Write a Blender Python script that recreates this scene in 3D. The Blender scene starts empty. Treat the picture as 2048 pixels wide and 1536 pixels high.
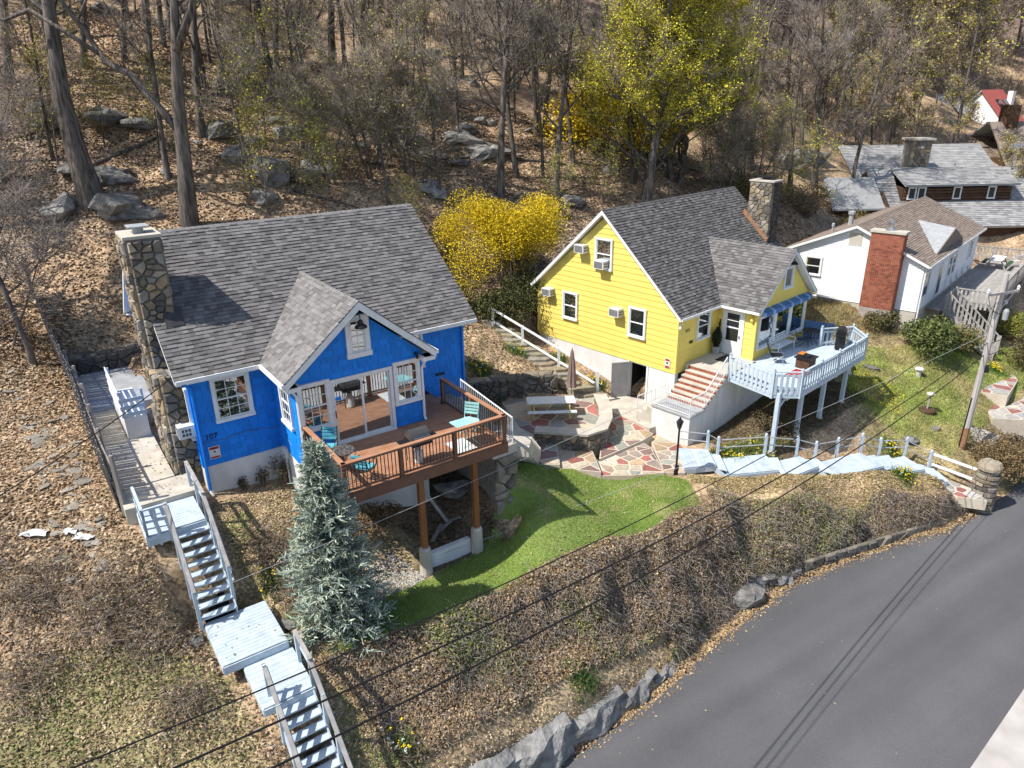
import bpy, math, random
import numpy as np
from mathutils import Vector, Matrix
random.seed(7); np.random.seed(7)
SC = bpy.context.scene; COL = SC.collection
# ---------------------------------------------------------------- camera, sky, sun, exposure
PITCH, ROLL, FPX, HC = math.radians(22.20555), math.radians(-.95793), 1428.86, 20.0
_r = np.array([1, 0, 0.]); _f = np.array([0, math.cos(PITCH), -math.sin(PITCH)]); _u = np.array([0, math.sin(PITCH), math.cos(PITCH)])
_r, _u = math.cos(ROLL)*_r + math.sin(ROLL)*_u, -math.sin(ROLL)*_r + math.cos(ROLL)*_u
cam = bpy.data.cameras.new('camera'); cam.sensor_width = 36; cam.lens = FPX/2048*36; cam.clip_start = .1; cam.clip_end = 3000
camo = bpy.data.objects.new('camera', cam); COL.objects.link(camo)
camo.matrix_world = Matrix(((_r[0], _u[0], -_f[0], 0), (_r[1], _u[1], -_f[1], 0), (_r[2], _u[2], -_f[2], HC), (0, 0, 0, 1)))
SC.camera = camo
SUN_AZ, SUN_EL = math.radians(22), math.radians(53)      # direction the shadows run, and elevation
world = bpy.data.worlds.new('World'); SC.world = world; world.use_nodes = True
wn = world.node_tree.nodes; wn.clear()
sky = wn.new('ShaderNodeTexSky'); sky.sky_type = 'NISHITA'; sky.sun_disc = False
sky.sun_elevation = SUN_EL; sky.sun_rotation = math.radians(248)
bg = wn.new('ShaderNodeBackground'); bg.inputs[1].default_value = .145
wo = wn.new('ShaderNodeOutputWorld')
world.node_tree.links.new(sky.outputs[0], bg.inputs[0]); world.node_tree.links.new(bg.outputs[0], wo.inputs[0])
sl = bpy.data.lights.new('sun', 'SUN'); sl.energy = 5.0; sl.angle = math.radians(.5); sl.color = (1, .96, .89)
so = bpy.data.objects.new('sun', sl); COL.objects.link(so); so.location = (-40, -20, 80)
_sd = Vector((math.cos(SUN_AZ)*math.cos(SUN_EL), math.sin(SUN_AZ)*math.cos(SUN_EL), -math.sin(SUN_EL)))
so.rotation_euler = _sd.to_track_quat('-Z', 'Y').to_euler()
SC.view_settings.view_transform = 'Standard'; SC.view_settings.look = 'None'
SC.view_settings.exposure = .33; SC.view_settings.gamma = 1; SC.view_settings.use_curve_mapping = False
SC.cycles.max_bounces = 5; SC.cycles.transparent_max_bounces = 8; SC.cycles.diffuse_bounces = 3; SC.cycles.glossy_bounces = 3
# ---------------------------------------------------------------- materials
MATS = {}
def mat(name, col, rough=.8, col2=None, scale=3., mix=.5, bump=0., bscale=40., spec=.3, metal=0., attr=False, stretch=None, detail=4.):
    """Principled with two-colour noise; attr multiplies by the mesh attribute 'Col'."""
    m = bpy.data.materials.new(name); m.use_nodes = True; nt = m.node_tree; n = nt.nodes; L = nt.links
    b = n['Principled BSDF']; b.inputs['Roughness'].default_value = rough; b.inputs['Metallic'].default_value = metal
    b.inputs['Specular IOR Level'].default_value = spec
    tc = n.new('ShaderNodeNewGeometry'); vec = tc.outputs['Position']
    if stretch:
        mp = n.new('ShaderNodeMapping'); mp.inputs['Scale'].default_value = stretch; L.new(vec, mp.inputs[0]); vec = mp.outputs[0]
    c2 = col2 or tuple(x*.72 for x in col)
    nz = n.new('ShaderNodeTexNoise'); nz.inputs['Scale'].default_value = scale; nz.inputs['Detail'].default_value = detail; L.new(vec, nz.inputs['Vector'])
    rp = n.new('ShaderNodeValToRGB'); rp.color_ramp.elements[0].position = .5-.35*mix-.02; rp.color_ramp.elements[1].position = .5+.35*mix+.02
    rp.color_ramp.elements[0].color = (*c2, 1); rp.color_ramp.elements[1].color = (*col, 1)
    L.new(nz.outputs['Fac'], rp.inputs[0]); out = rp.outputs[0]
    if attr:
        a = n.new('ShaderNodeAttribute'); a.attribute_name = 'Col'
        mx = n.new('ShaderNodeMix'); mx.data_type = 'RGBA'; mx.blend_type = 'MULTIPLY'; mx.inputs[0].default_value = 1
        L.new(out, mx.inputs[6]); L.new(a.outputs['Color'], mx.inputs[7]); out = mx.outputs[2]
    L.new(out, b.inputs['Base Color'])
    if bump:
        nb = n.new('ShaderNodeTexNoise'); nb.inputs['Scale'].default_value = bscale; nb.inputs['Detail'].default_value = 3; L.new(vec, nb.inputs['Vector'])
        bp = n.new('ShaderNodeBump'); bp.inputs['Strength'].default_value = bump; bp.inputs['Distance'].default_value = .05
        L.new(nb.outputs['Fac'], bp.inputs['Height']); L.new(bp.outputs[0], b.inputs['Normal'])
    MATS[name] = m; return m
def glass_mat(name, fac, tint):
    m = bpy.data.materials.new(name); m.use_nodes = True; nt = m.node_tree; n = nt.nodes; L = nt.links; n.clear()
    o = n.new('ShaderNodeOutputMaterial'); mx = n.new('ShaderNodeMixShader'); t = n.new('ShaderNodeBsdfTransparent'); g = n.new('ShaderNodeBsdfGlossy')
    t.inputs[0].default_value = (*tint, 1); g.inputs['Roughness'].default_value = .015; g.inputs[0].default_value = (.9, .95, 1, 1)
    mx.inputs[0].default_value = fac; L.new(t.outputs[0], mx.inputs[1]); L.new(g.outputs[0], mx.inputs[2]); L.new(mx.outputs[0], o.inputs[0])
    MATS[name] = m; return m
W3 = (1, 1, 1)
mat('white_paint', (.80, .80, .79), .55, (.70, .70, .68), 5, spec=.4)
mat('blue_paint', (.008, .225, .76), .55, (.007, .200, .68), 2.2, spec=.3, attr=True, stretch=(1, 1, .25), mix=.8)
mat('yellow_paint', (.85, .67, .16), .6, (.75, .58, .135), 2., attr=True, stretch=(1, 1, .3), mix=.8)
mat('stucco', (.78, .77, .76), .9, (.56, .545, .52), 2.2, bump=.3, bscale=25, mix=.8, stretch=(1, 1, .35), detail=8)
mat('shingle', (.185, .176, .170), .95, (.14, .134, .13), 30, attr=True)
mat('brown_shingle', (.27, .215, .175), .95, (.21, .168, .135), 25, attr=True)
mat('grey_shingle', (.33, .33, .325), .95, (.27, .27, .268), 2, spec=.05, attr=True)
mat('stone', (.36, .325, .275), .92, (.18, .165, .145), 5, attr=True, bump=.5, bscale=14, mix=.9)
mat('rock', (.36, .345, .325), .95, (.085, .082, .078), 3.2, attr=True, bump=1., bscale=9, mix=.75, detail=12)
mat('mortar', (.27, .25, .22), .95, (.18, .165, .145), 8)
mat('flag', (1, 1, 1), .85, (.72, .72, .72), 6, attr=True, bump=.15, bscale=18)
mat('flag_mortar', (.62, .54, .43), .95, (.50, .43, .34), 5)
mat('concrete', (.56, .51, .43), .92, (.42, .38, .32), 2.2, bump=.1, bscale=40)
mat('pale_boards', (.53, .61, .67), .65, (.38, .44, .49), 3.5, mix=.6, attr=True, stretch=(1, 1, 1))
mat('grey_paint', (.50, .57, .63), .65, (.42, .49, .55), 3, attr=True)
mat('slate_boards', (.10, .20, .36), .6, (.07, .15, .29), 3, attr=True)
mat('deck_wood', (.44, .235, .14), .6, (.36, .17, .09), 3, attr=True, stretch=(1, 1, 1))
mat('deck_frame', (.20, .10, .062), .6, (.15, .075, .048), 4, attr=True)
mat('post_wood', (.30, .125, .045), .6, (.20, .08, .03), 5, stretch=(1, 1, .1))
mat('dark_metal', (.018, .016, .015), .45, spec=.5)
mat('black', (.012, .012, .013), .5, spec=.4)
mat('grill_hood', (.16, .15, .14), .35, metal=.6)
mat('steel', (.55, .56, .58), .35, metal=.8)
mat('galv', (.40, .41, .42), .6, (.30, .31, .32), 3)
mat('teal', (.14, .52, .62), .55, attr=True)
mat('mint', (.40, .74, .72), .5)
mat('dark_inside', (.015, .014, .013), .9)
mat('room', (.10, .085, .07), .9, (.06, .05, .04), 1.5)
mat('floor_in', (.33, .15, .07), .5)
mat('curtain', (.70, .60, .42), .9, (.42, .34, .22), 9, stretch=(1, 1, .05), mix=.4)
mat('blind', (.30, .50, .40), .7, (.24, .42, .33), 4)
mat('brick', (.40, .135, .075), .9, (.27, .08, .045), 5, attr=True)
mat('brick_mortar', (.42, .36, .32), .95)
def asphalt():
    m = mat('asphalt', (.128, .126, .130), .92, (.100, .098, .102), .5, bump=.35, bscale=90, mix=1.); nt = m.node_tree; n = nt.nodes; L = nt.links; b = n['Principled BSDF']; src = b.inputs['Base Color'].links[0].from_socket
    g = n.new('ShaderNodeNewGeometry'); out = src
    for sc, lo, hi, d0, d1 in ((60., .0, 1., .82, 1.12),):
        v = n.new('ShaderNodeTexVoronoi'); v.inputs['Scale'].default_value = sc
        if d0 < .8:
            v.feature = 'DISTANCE_TO_EDGE'; nz = n.new('ShaderNodeTexNoise'); nz.inputs['Scale'].default_value = 1.6; nz.inputs['Detail'].default_value = 5; L.new(g.outputs['Position'], nz.inputs['Vector']); va = n.new('ShaderNodeVectorMath'); va.operation = 'MULTIPLY_ADD'; L.new(nz.outputs['Color'], va.inputs[0]); va.inputs[1].default_value = (1.6, 1.6, 0); L.new(g.outputs['Position'], va.inputs[2]); L.new(va.outputs[0], v.inputs['Vector']); fac = v.outputs['Distance']
        else:
            L.new(g.outputs['Position'], v.inputs['Vector']); sp = n.new('ShaderNodeSeparateColor'); L.new(v.outputs['Color'], sp.inputs[0]); fac = sp.outputs[0]
        r = n.new('ShaderNodeMapRange'); r.inputs[1].default_value = lo; r.inputs[2].default_value = hi; r.inputs[3].default_value = d0; r.inputs[4].default_value = d1; L.new(fac, r.inputs[0])
        mx = n.new('ShaderNodeMix'); mx.data_type = 'RGBA'; mx.blend_type = 'MULTIPLY'; mx.inputs[0].default_value = 1; L.new(out, mx.inputs[6]); L.new(r.outputs[0], mx.inputs[7]); out = mx.outputs[2]
    nz = n.new('ShaderNodeTexNoise'); nz.inputs['Scale'].default_value = .35; nz.inputs['Detail'].default_value = 2; mp = n.new('ShaderNodeMapping'); mp.vector_type = 'TEXTURE'; mp.inputs['Rotation'].default_value = (0, 0, .56); mp.inputs['Scale'].default_value = (9, .5, 1); L.new(g.outputs['Position'], mp.inputs[0]); L.new(mp.outputs[0], nz.inputs['Vector'])
    r = n.new('ShaderNodeMapRange'); r.inputs[1].default_value = .35; r.inputs[2].default_value = .65; r.inputs[3].default_value = .86; r.inputs[4].default_value = 1.1; L.new(nz.outputs['Fac'], r.inputs[0]); mx = n.new('ShaderNodeMix'); mx.data_type = 'RGBA'; mx.blend_type = 'MULTIPLY'; mx.inputs[0].default_value = 1; L.new(out, mx.inputs[6]); L.new(r.outputs[0], mx.inputs[7]); L.new(mx.outputs[2], b.inputs['Base Color'])
asphalt()
mat('sidewalk', (.50, .46, .42), .92, (.38, .35, .32), 1.2, bump=.1)
mat('fence_wood', (.34, .31, .28), .95, (.20, .18, .16), 6, attr=True, stretch=(1, 1, .15))
mat('weathered', (.42, .39, .36), .95, (.28, .26, .24), 4, attr=True)
mat('bark', (.21, .18, .155), .95, (.04, .034, .03), 7, bump=1., bscale=12, stretch=(1, 1, .16), mix=.5, attr=True)
mat('twig', (.40, .35, .305), .95, (.25, .215, .185), 2, attr=True)
mat('pole_wood', (.50, .46, .42), .95, (.36, .33, .30), 5, stretch=(1, 1, .1))
mat('leaf', (1, 1, 1), .75, (.70, .70, .70), 1.1, attr=True, spec=.2)
mat('grassblade', (1, 1, 1), .7, (.75, .75, .75), .9, attr=True, spec=.2)
mat('red', (.42, .035, .03), .6); mat('rust', (.34, .18, .10), .9, (.22, .11, .06), 4)
mat('redroof', (.40, .10, .085), .8, (.33, .08, .07), 2)
mat('logs', (.11, .06, .035), .9, (.06, .035, .02), 3, attr=True)
mat('umbrella', (.28, .20, .17), .9, (.20, .14, .12), 5)
mat('flashing_grey', (.06, .055, .06), .6, (.045, .04, .045), 3)
mat('sign_white', (.75, .72, .68), .6); mat('cable', (.014, .014, .015), .6)
mat('grey_door', (.30, .29, .29), .7, (.24, .23, .23), 3)
mat('plastic_white', (.78, .78, .76), .5); mat('acgrille', (.10, .10, .10), .7)
mat('awning_blue', (.09, .20, .42), .7); mat('blue_trim', (.30, .47, .72), .6)
mat('daff', (.85, .62, .03), .7); mat('green_pot', (.05, .10, .05), .7, (.03, .06, .03), 8)
mat('orange', (.70, .22, .03), .6); mat('white_siding', (.80, .80, .80), .6, (.74, .74, .75), 2, attr=True)
glass_mat('glass', .42, (.55, .58, .58)); glass_mat('glass_door', .50, (.75, .78, .78))
mat('pane_dark', (.03, .035, .035), .12, (.015, .018, .02), 2, spec=.7)
# ---------------------------------------------------------------- geometry helpers
def V3(a): return np.array(a, float)
def unit(a): a = V3(a); return a/np.linalg.norm(a)
class Fr:
    """A building's own axes: u along the ridge, v to the back, z up (absolute)."""
    def __init__(s, x, y, yaw):
        s.o = np.array([x, y]); s.yaw = yaw
        s.U = np.array([math.cos(yaw), math.sin(yaw)]); s.V = np.array([-math.sin(yaw), math.cos(yaw)])
    def w(s, u, v, z): p = s.o+u*s.U+v*s.V; return np.array([p[0], p[1], z])
    def app(s, P): P = np.asarray(P, float); q = s.o+P[:, :1]*s.U+P[:, 1:2]*s.V; return np.concatenate([q, P[:, 2:3]], 1)
WF = Fr(0, 0, 0); BF = Fr(-10.257, 20.216, .604); YF = Fr(7.984, 32.142, .746); HF = Fr(24.281, 40.691, .84)
WL = {}
class MB:
    def __init__(s, fr=WF): s.fr = fr; s.v = []; s.f = []; s.c = []; s.mi = []; s.cm = 0
    def add(s, vs, fs, col=None):
        b = len(s.v); s.v.extend([tuple(float(x) for x in p) for p in vs]); s.f.extend([tuple(b+i for i in f) for f in fs])
        s.c.extend([col or W3]*len(vs)); s.mi.extend([s.cm]*len(fs)); return s
    def box(s, x0, x1, y0, y1, z0, z1, col=None):
        x0, x1 = min(x0, x1), max(x0, x1); y0, y1 = min(y0, y1), max(y0, y1); z0, z1 = min(z0, z1), max(z0, z1)
        return s.add([(x0,y0,z0),(x1,y0,z0),(x1,y1,z0),(x0,y1,z0),(x0,y0,z1),(x1,y0,z1),(x1,y1,z1),(x0,y1,z1)],
              [(0,3,2,1),(4,5,6,7),(0,1,5,4),(1,2,6,5),(2,3,7,6),(3,0,4,7)], col)
    def bar(s, p, q, w, h, up=(0,0,1), col=None):
        p, q = V3(p), V3(q); d = unit(q-p); r = np.cross(d, up)
        if np.linalg.norm(r) < 1e-4: r = np.array([1., 0, 0])
        r = unit(r); t = np.cross(r, d); r = r*w/2; t = t*h/2
        vs = [p-r-t, p+r-t, p+r+t, p-r+t, q-r-t, q+r-t, q+r+t, q-r+t]
        return s.add(vs, [(0,1,2,3),(7,6,5,4),(0,4,5,1),(1,5,6,2),(2,6,7,3),(3,7,4,0)], col)
    def prism(s, poly, vec, col=None):
        n = len(poly); P = [V3(p) for p in poly]; v = V3(vec); nn = np.zeros(3)
        for i in range(n): nn += np.cross(P[i], P[(i+1) % n])
        if nn@v > 0: P = P[::-1]
        vs = P+[p+v for p in P]
        return s.add(vs, [tuple(range(n)), tuple(range(2*n-1, n-1, -1))]+[(i, i+n, (i+1) % n+n, (i+1) % n) for i in range(n)], col)
    def quad(s, a, b, c, d, col=None): return s.add([a, b, c, d], [(0, 1, 2, 3)], col)
    def tube(s, pts, rad, n=6, col=None, cap=True):
        pts = [V3(p) for p in pts]; R = rad if hasattr(rad, '__len__') else [rad]*len(pts); vs = []; fs = []
        pr = None
        for i, p in enumerate(pts):
            d = unit(pts[min(i+1, len(pts)-1)]-pts[max(i-1, 0)])
            if pr is None:
                pr = np.cross(d, (0, 0, 1) if abs(d[2]) < .9 else (1, 0, 0))
            a = pr-d*(pr@d); a = unit(a); b = np.cross(d, a); pr = a
            for k in range(n):
                t = 2*math.pi*k/n; vs.append(p+R[i]*(a*math.cos(t)+b*math.sin(t)))
        for i in range(len(pts)-1):
            for k in range(n):
                k2 = (k+1) % n; fs.append((i*n+k, i*n+k2, (i+1)*n+k2, (i+1)*n+k))
        if cap: fs.append(tuple(range(n-1, -1, -1))); fs.append(tuple((len(pts)-1)*n+k for k in range(n)))
        return s.add(vs, fs, col)
    def lathe(s, c, prof, n=12, col=None):
        vs = []; fs = []
        for r, z in prof:
            for k in range(n): t = 2*math.pi*k/n; vs.append((c[0]+r*math.cos(t), c[1]+r*math.sin(t), c[2]+z))
        for i in range(len(prof)-1):
            for k in range(n): k2 = (k+1) % n; fs.append((i*n+k, i*n+k2, (i+1)*n+k2, (i+1)*n+k))
        fs.append(tuple(range(n-1, -1, -1))); fs.append(tuple((len(prof)-1)*n+k for k in range(n)))
        return s.add(vs, fs, col)
    def build(s, name, mats, parent=None, smooth=False, **tags):
        P = s.fr.app(s.v); lo, hi = P.min(0), P.max(0); c = np.array([(lo[0]+hi[0])/2, (lo[1]+hi[1])/2, lo[2]])
        me = bpy.data.meshes.new(name); me.from_pydata((P-c).tolist(), [], s.f)
        for m in (mats if isinstance(mats, (list, tuple)) else [mats]): me.materials.append(MATS[m])
        if s.cm: me.polygons.foreach_set('material_index', s.mi)
        if any(k is not W3 for k in s.c):
            a = me.attributes.new('Col', 'FLOAT_COLOR', 'POINT'); a.data.foreach_set('color', np.concatenate([np.array(s.c, np.float32), np.ones((len(s.c), 1), np.float32)], 1).ravel())
        else:
            a = me.attributes.new('Col', 'FLOAT_COLOR', 'POINT'); a.data.foreach_set('color', np.ones(len(s.v)*4, np.float32))
        if smooth: me.polygons.foreach_set('use_smooth', [True]*len(me.polygons))
        return link(name, me, c, parent, **tags)
def link(name, me, wloc, parent=None, rotz=0., scale=None, **tags):
    o = bpy.data.objects.new(name, me); COL.objects.link(o); WL[o.name] = V3(wloc)
    if parent is not None: o.parent = parent; o.location = V3(wloc)-WL[parent.name]
    else: o.location = wloc
    if rotz: o.rotation_euler = (0, 0, rotz)
    if scale is not None: o.scale = scale
    for k, v in tags.items():
        if v: o[{'cat': 'category'}.get(k, k)] = v
    return o
def thing(name, loc, label, cat, group=None): return link(name, None, loc, None, label=label, cat=cat, group=group)
def big_mesh(name, V, F, col, m, smooth=False, parent=None, origin=None, **tags):
    """V (n,3), F (m,k) fixed-size faces, col (n,3)."""
    V = np.asarray(V, np.float32); F = np.asarray(F, np.int32); k = F.shape[1]
    c = V3(origin) if origin is not None else np.array([V[:, 0].mean(), V[:, 1].mean(), V[:, 2].min()])
    me = bpy.data.meshes.new(name); me.vertices.add(len(V)); me.vertices.foreach_set('co', (V-c.astype(np.float32)).ravel())
    me.loops.add(F.size); me.loops.foreach_set('vertex_index', F.ravel()); me.polygons.add(len(F))
    me.polygons.foreach_set('loop_start', np.arange(0, F.size, k, dtype=np.int32)); me.polygons.foreach_set('loop_total', np.full(len(F), k, np.int32))
    a = me.attributes.new('Col', 'FLOAT_COLOR', 'POINT'); a.data.foreach_set('color', np.concatenate([np.asarray(col, np.float32), np.ones((len(V), 1), np.float32)], 1).ravel())
    if smooth: me.polygons.foreach_set('use_smooth', np.ones(len(F), bool))
    me.update(calc_edges=True); me.materials.append(MATS[m])
    return link(name, me, c, parent, **tags) if name else me
def copy_tree(root, loc, rotz=0., scale=1., label=None):
    r = root.copy(); COL.objects.link(r); r.location = loc; r.rotation_euler = (0, 0, rotz); r.scale = (scale,)*3 if not hasattr(scale, '__len__') else scale
    if label: r['label'] = label
    for ch in root.children:
        c = ch.copy(); COL.objects.link(c); c.parent = r
        for g in ch.children: d = g.copy(); COL.objects.link(d); d.parent = c
    return r
def jit(a=.12, base=1.): k = base*(1+random.uniform(-a, a)); return (k, k, k)
def jitc(col, a=.15): k = 1+random.uniform(-a, a); return tuple(min(1, c*k*(1+random.uniform(-a/3, a/3))) for c in col)
# clip a 2-D polygon by a half plane  n.p <= d
def clip2(poly, n, d):
    out = []
    for i in range(len(poly)):
        a, b = poly[i], poly[(i+1) % len(poly)]; da = n[0]*a[0]+n[1]*a[1]-d; db = n[0]*b[0]+n[1]*b[1]-d
        if da <= 0: out.append(a)
        if da*db < 0: t = da/(da-db); out.append((a[0]+t*(b[0]-a[0]), a[1]+t*(b[1]-a[1])))
    return out
def ccw(poly):
    A = sum(poly[i][0]*poly[(i+1) % len(poly)][1]-poly[(i+1) % len(poly)][0]*poly[i][1] for i in range(len(poly)))
    return poly if A > 0 else poly[::-1]
def shrink(poly, g):
    poly = ccw(poly); out = list(poly)
    for i in range(len(poly)):
        a, b = poly[i], poly[(i+1) % len(poly)]; dx, dy = b[0]-a[0], b[1]-a[1]; l = math.hypot(dx, dy)
        if l < 1e-6: continue
        n = (dy/l, -dx/l); out = clip2(out, n, n[0]*a[0]+n[1]*a[1]-g)
        if len(out) < 3: return []
    return out
def inpoly(p, poly):
    c = False
    for i in range(len(poly)):
        a, b = poly[i], poly[i-1]
        if (a[1] > p[1]) != (b[1] > p[1]) and p[0] < (b[0]-a[0])*(p[1]-a[1])/(b[1]-a[1])+a[0]: c = not c
    return c
def cells(poly, size, aspect=1.6, seed=1, gap=.02, relax=2):
    """Irregular cells (stones) tiling a convex 2-D polygon; the poly may be concave only if cells are dropped outside."""
    rnd = random.Random(seed); xs = [p[0] for p in poly]; ys = [p[1] for p in poly]
    sx, sy = size*math.sqrt(aspect), size/math.sqrt(aspect); pts = []; j = 0; y = min(ys)+sy*.4
    while y < max(ys):
        x = min(xs)+sx*(.3+.5*(j % 2))-sx*.5
        while x < max(xs)+sx*.3:
            p = (x+rnd.uniform(-.38, .38)*sx, y+rnd.uniform(-.33, .33)*sy)
            if inpoly(p, poly): pts.append(p)
            x += sx*rnd.uniform(.75, 1.3)
        y += sy; j += 1
    A = np.array(pts) if pts else np.zeros((0, 2)); out = []
    for i, p in enumerate(pts):
        d = np.hypot((A[:, 0]-p[0])/aspect, A[:, 1]-p[1]); c = ccw(list(poly))
        for q in np.argsort(d)[1:15]:
            q = pts[q]; n = (q[0]-p[0], (q[1]-p[1])*1.); l = math.hypot(*n)
            n = (n[0]/l, n[1]/l); m = ((p[0]+q[0])/2, (p[1]+q[1])/2); c = clip2(c, n, n[0]*m[0]+n[1]*m[1])
            if len(c) < 3: break
        if len(c) >= 3:
            c = shrink(c, gap/2)
            if len(c) >= 3 and abs(sum(c[k][0]*c[(k+1) % len(c)][1]-c[(k+1) % len(c)][0]*c[k][1] for k in range(len(c))))/2 > .15*size*size: out.append(c)
    return out
def stone(mb, c, O, A, B, N, depth, rnd, bulge=.6, col=None, rough=.02):
    """One stone: cell c in the plane O + a A + b B, standing 'depth' proud along N."""
    c = ccw(c); cx = sum(p[0] for p in c)/len(c); cy = sum(p[1] for p in c)/len(c); n = len(c)
    O, A, B, N = V3(O), V3(A), V3(B), V3(N); flip = np.cross(A, B)@N < 0; vs = []
    for k, (s, h) in enumerate(((1., -.03), (1., depth*bulge), (.78, depth))):
        for p in c:
            a = cx+(p[0]-cx)*s; b = cy+(p[1]-cy)*s; vs.append(O+A*a+B*b+N*(h+(rnd.uniform(-rough, rough) if k else 0)))
    fs = [tuple(range(2*n, 3*n))]
    for r in (0, 1): fs += [(r*n+i, r*n+(i+1) % n, (r+1)*n+(i+1) % n, (r+1)*n+i) for i in range(n)]
    if flip: fs = [f[::-1] for f in fs]
    mb.add(vs, fs, col)
STONE_COLS = [(1.05, .97, .85), (.80, .77, .72), (1.2, 1.0, .74), (.62, .61, .60), (.95, .82, .66), (1.3, 1.22, 1.1), (.72, .65, .56), (.85, .86, .87), (.5, .5, .5)]
def stone_face(fr, O, A, B, N, poly, size, parent, name='stone', aspect=1.5, seed=1, depth=.07, cols=STONE_COLS, m='stone', gap=.03, stuff=False, bulge=.6):
    rnd = random.Random(seed); mb = MB(fr)
    for c in cells(poly, size, aspect, seed, gap):
        kk = rnd.uniform(.75, 1.15); col = tuple(x*kk for x in rnd.choice(cols))
        if stuff: stone(mb, c, O, A, B, N, depth*rnd.uniform(.6, 1.2), rnd, bulge, col, depth*.18)
        else:
            s = MB(fr); stone(s, c, O, A, B, N, depth*rnd.uniform(.6, 1.2), rnd, bulge, col, depth*.18); s.build(name, m, parent)
    if stuff and mb.v: mb.build(name+'s', m, parent, kind='stuff')
def interval(poly, b):
    xs = []
    for i in range(len(poly)):
        p, q = poly[i], poly[(i+1) % len(poly)]
        if (p[1] <= b) != (q[1] <= b): xs.append(p[0]+(q[0]-p[0])*(b-p[1])/(q[1]-p[1]))
    return (min(xs), max(xs)) if len(xs) >= 2 else None
def shingles(fr, O, A, B, N, poly, parent, m='shingle', expo=.155, w=(.14, .32), tones=(.66, .82, .94, 1.05, 1.18), seed=1, thick=.034, name='shingle_courses', lift=.0):
    rnd = random.Random(seed); mb = MB(fr); O, A, B, N = V3(O), V3(A), V3(B), V3(N); bmax = max(p[1] for p in poly); b = min(p[1] for p in poly); flip = np.cross(A, B)@N < 0
    while b < bmax-.02:
        iv = interval(poly, min(b+expo*.5, bmax-.005))
        if iv:
            a, a1 = iv
            a0 = a
            while a < a1-.01:
                e = min(a+rnd.uniform(*w), a1)
                if a1-e < w[0]*.4: e = a1
                t = thick*rnd.choice((.7, 1, 1.25)); k = rnd.choice(tones)*rnd.uniform(.94, 1.06); top = min(b+expo+.02, bmax)
                q = [O+A*a+B*b+N*lift, O+A*e+B*b+N*lift, O+A*e+B*b+N*(lift+t), O+A*a+B*b+N*(lift+t), O+A*e+B*top+N*(lift+.004), O+A*a+B*top+N*(lift+.004)]
                fs = [(0, 1, 2, 3), (3, 2, 4, 5), (0, 3, 5), (1, 4, 2)]
                mb.add(q, [f[::-1] for f in fs] if flip else fs, (k, k*.985, k*.985)); a = e
        b += expo
    return mb.build(name, m, parent, kind='stuff')
def ridge_caps(fr, P, Q, n1, n2, parent, m='shingle', w=.15, step=.2, tone=1.05):
    mb = MB(fr); P, Q = V3(P), V3(Q); L = np.linalg.norm(Q-P); d = (Q-P)/L; k = int(L/step); d1 = np.cross(d, n1); d2 = np.cross(d, n2)
    d1 = d1 if d1[2] < 0 else -d1; d2 = d2 if d2[2] < 0 else -d2
    for i in range(k):
        a = P+d*(L*i/k); b = P+d*(L*(i+1)/k+.02); h0, h1 = .05, .03; t = tone*random.uniform(.85, 1.1); up = np.array([0, 0, 1.])
        vs = [a+up*h0, b+up*h1, b+d1*w+up*(h1-.01), a+d1*w+up*(h0-.01), b+d2*w+up*(h1-.01), a+d2*w+up*(h0-.01), a+up*(h0-.03), a+d1*w+up*(h0-.04), a+d2*w+up*(h0-.04)]
        mb.add(vs, [(0, 1, 2, 3), (1, 0, 5, 4), (0, 3, 7, 6), (5, 0, 6, 8)], (t, t, t))
    mb.build('ridge_cap', m, parent, kind='stuff')
def slab(mb, fr_pts, N, t, col=None): mb.prism(fr_pts, V3(N)*-t, col)
def text_obj(txt, size, fr, O, yaw, m, parent, name='lettering', ext=.006):
    cu = bpy.data.curves.new(name, 'FONT'); cu.body = txt; cu.size = size; cu.extrude = ext; cu.align_x = 'CENTER'; cu.align_y = 'CENTER'; cu.materials.append(MATS[m])
    tmp = bpy.data.objects.new('tmp', cu); me = bpy.data.meshes.new_from_object(tmp); bpy.data.objects.remove(tmp); o = link(name, me, fr.w(*O), parent); o.rotation_euler = (math.pi/2, 0, yaw); return o
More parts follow.
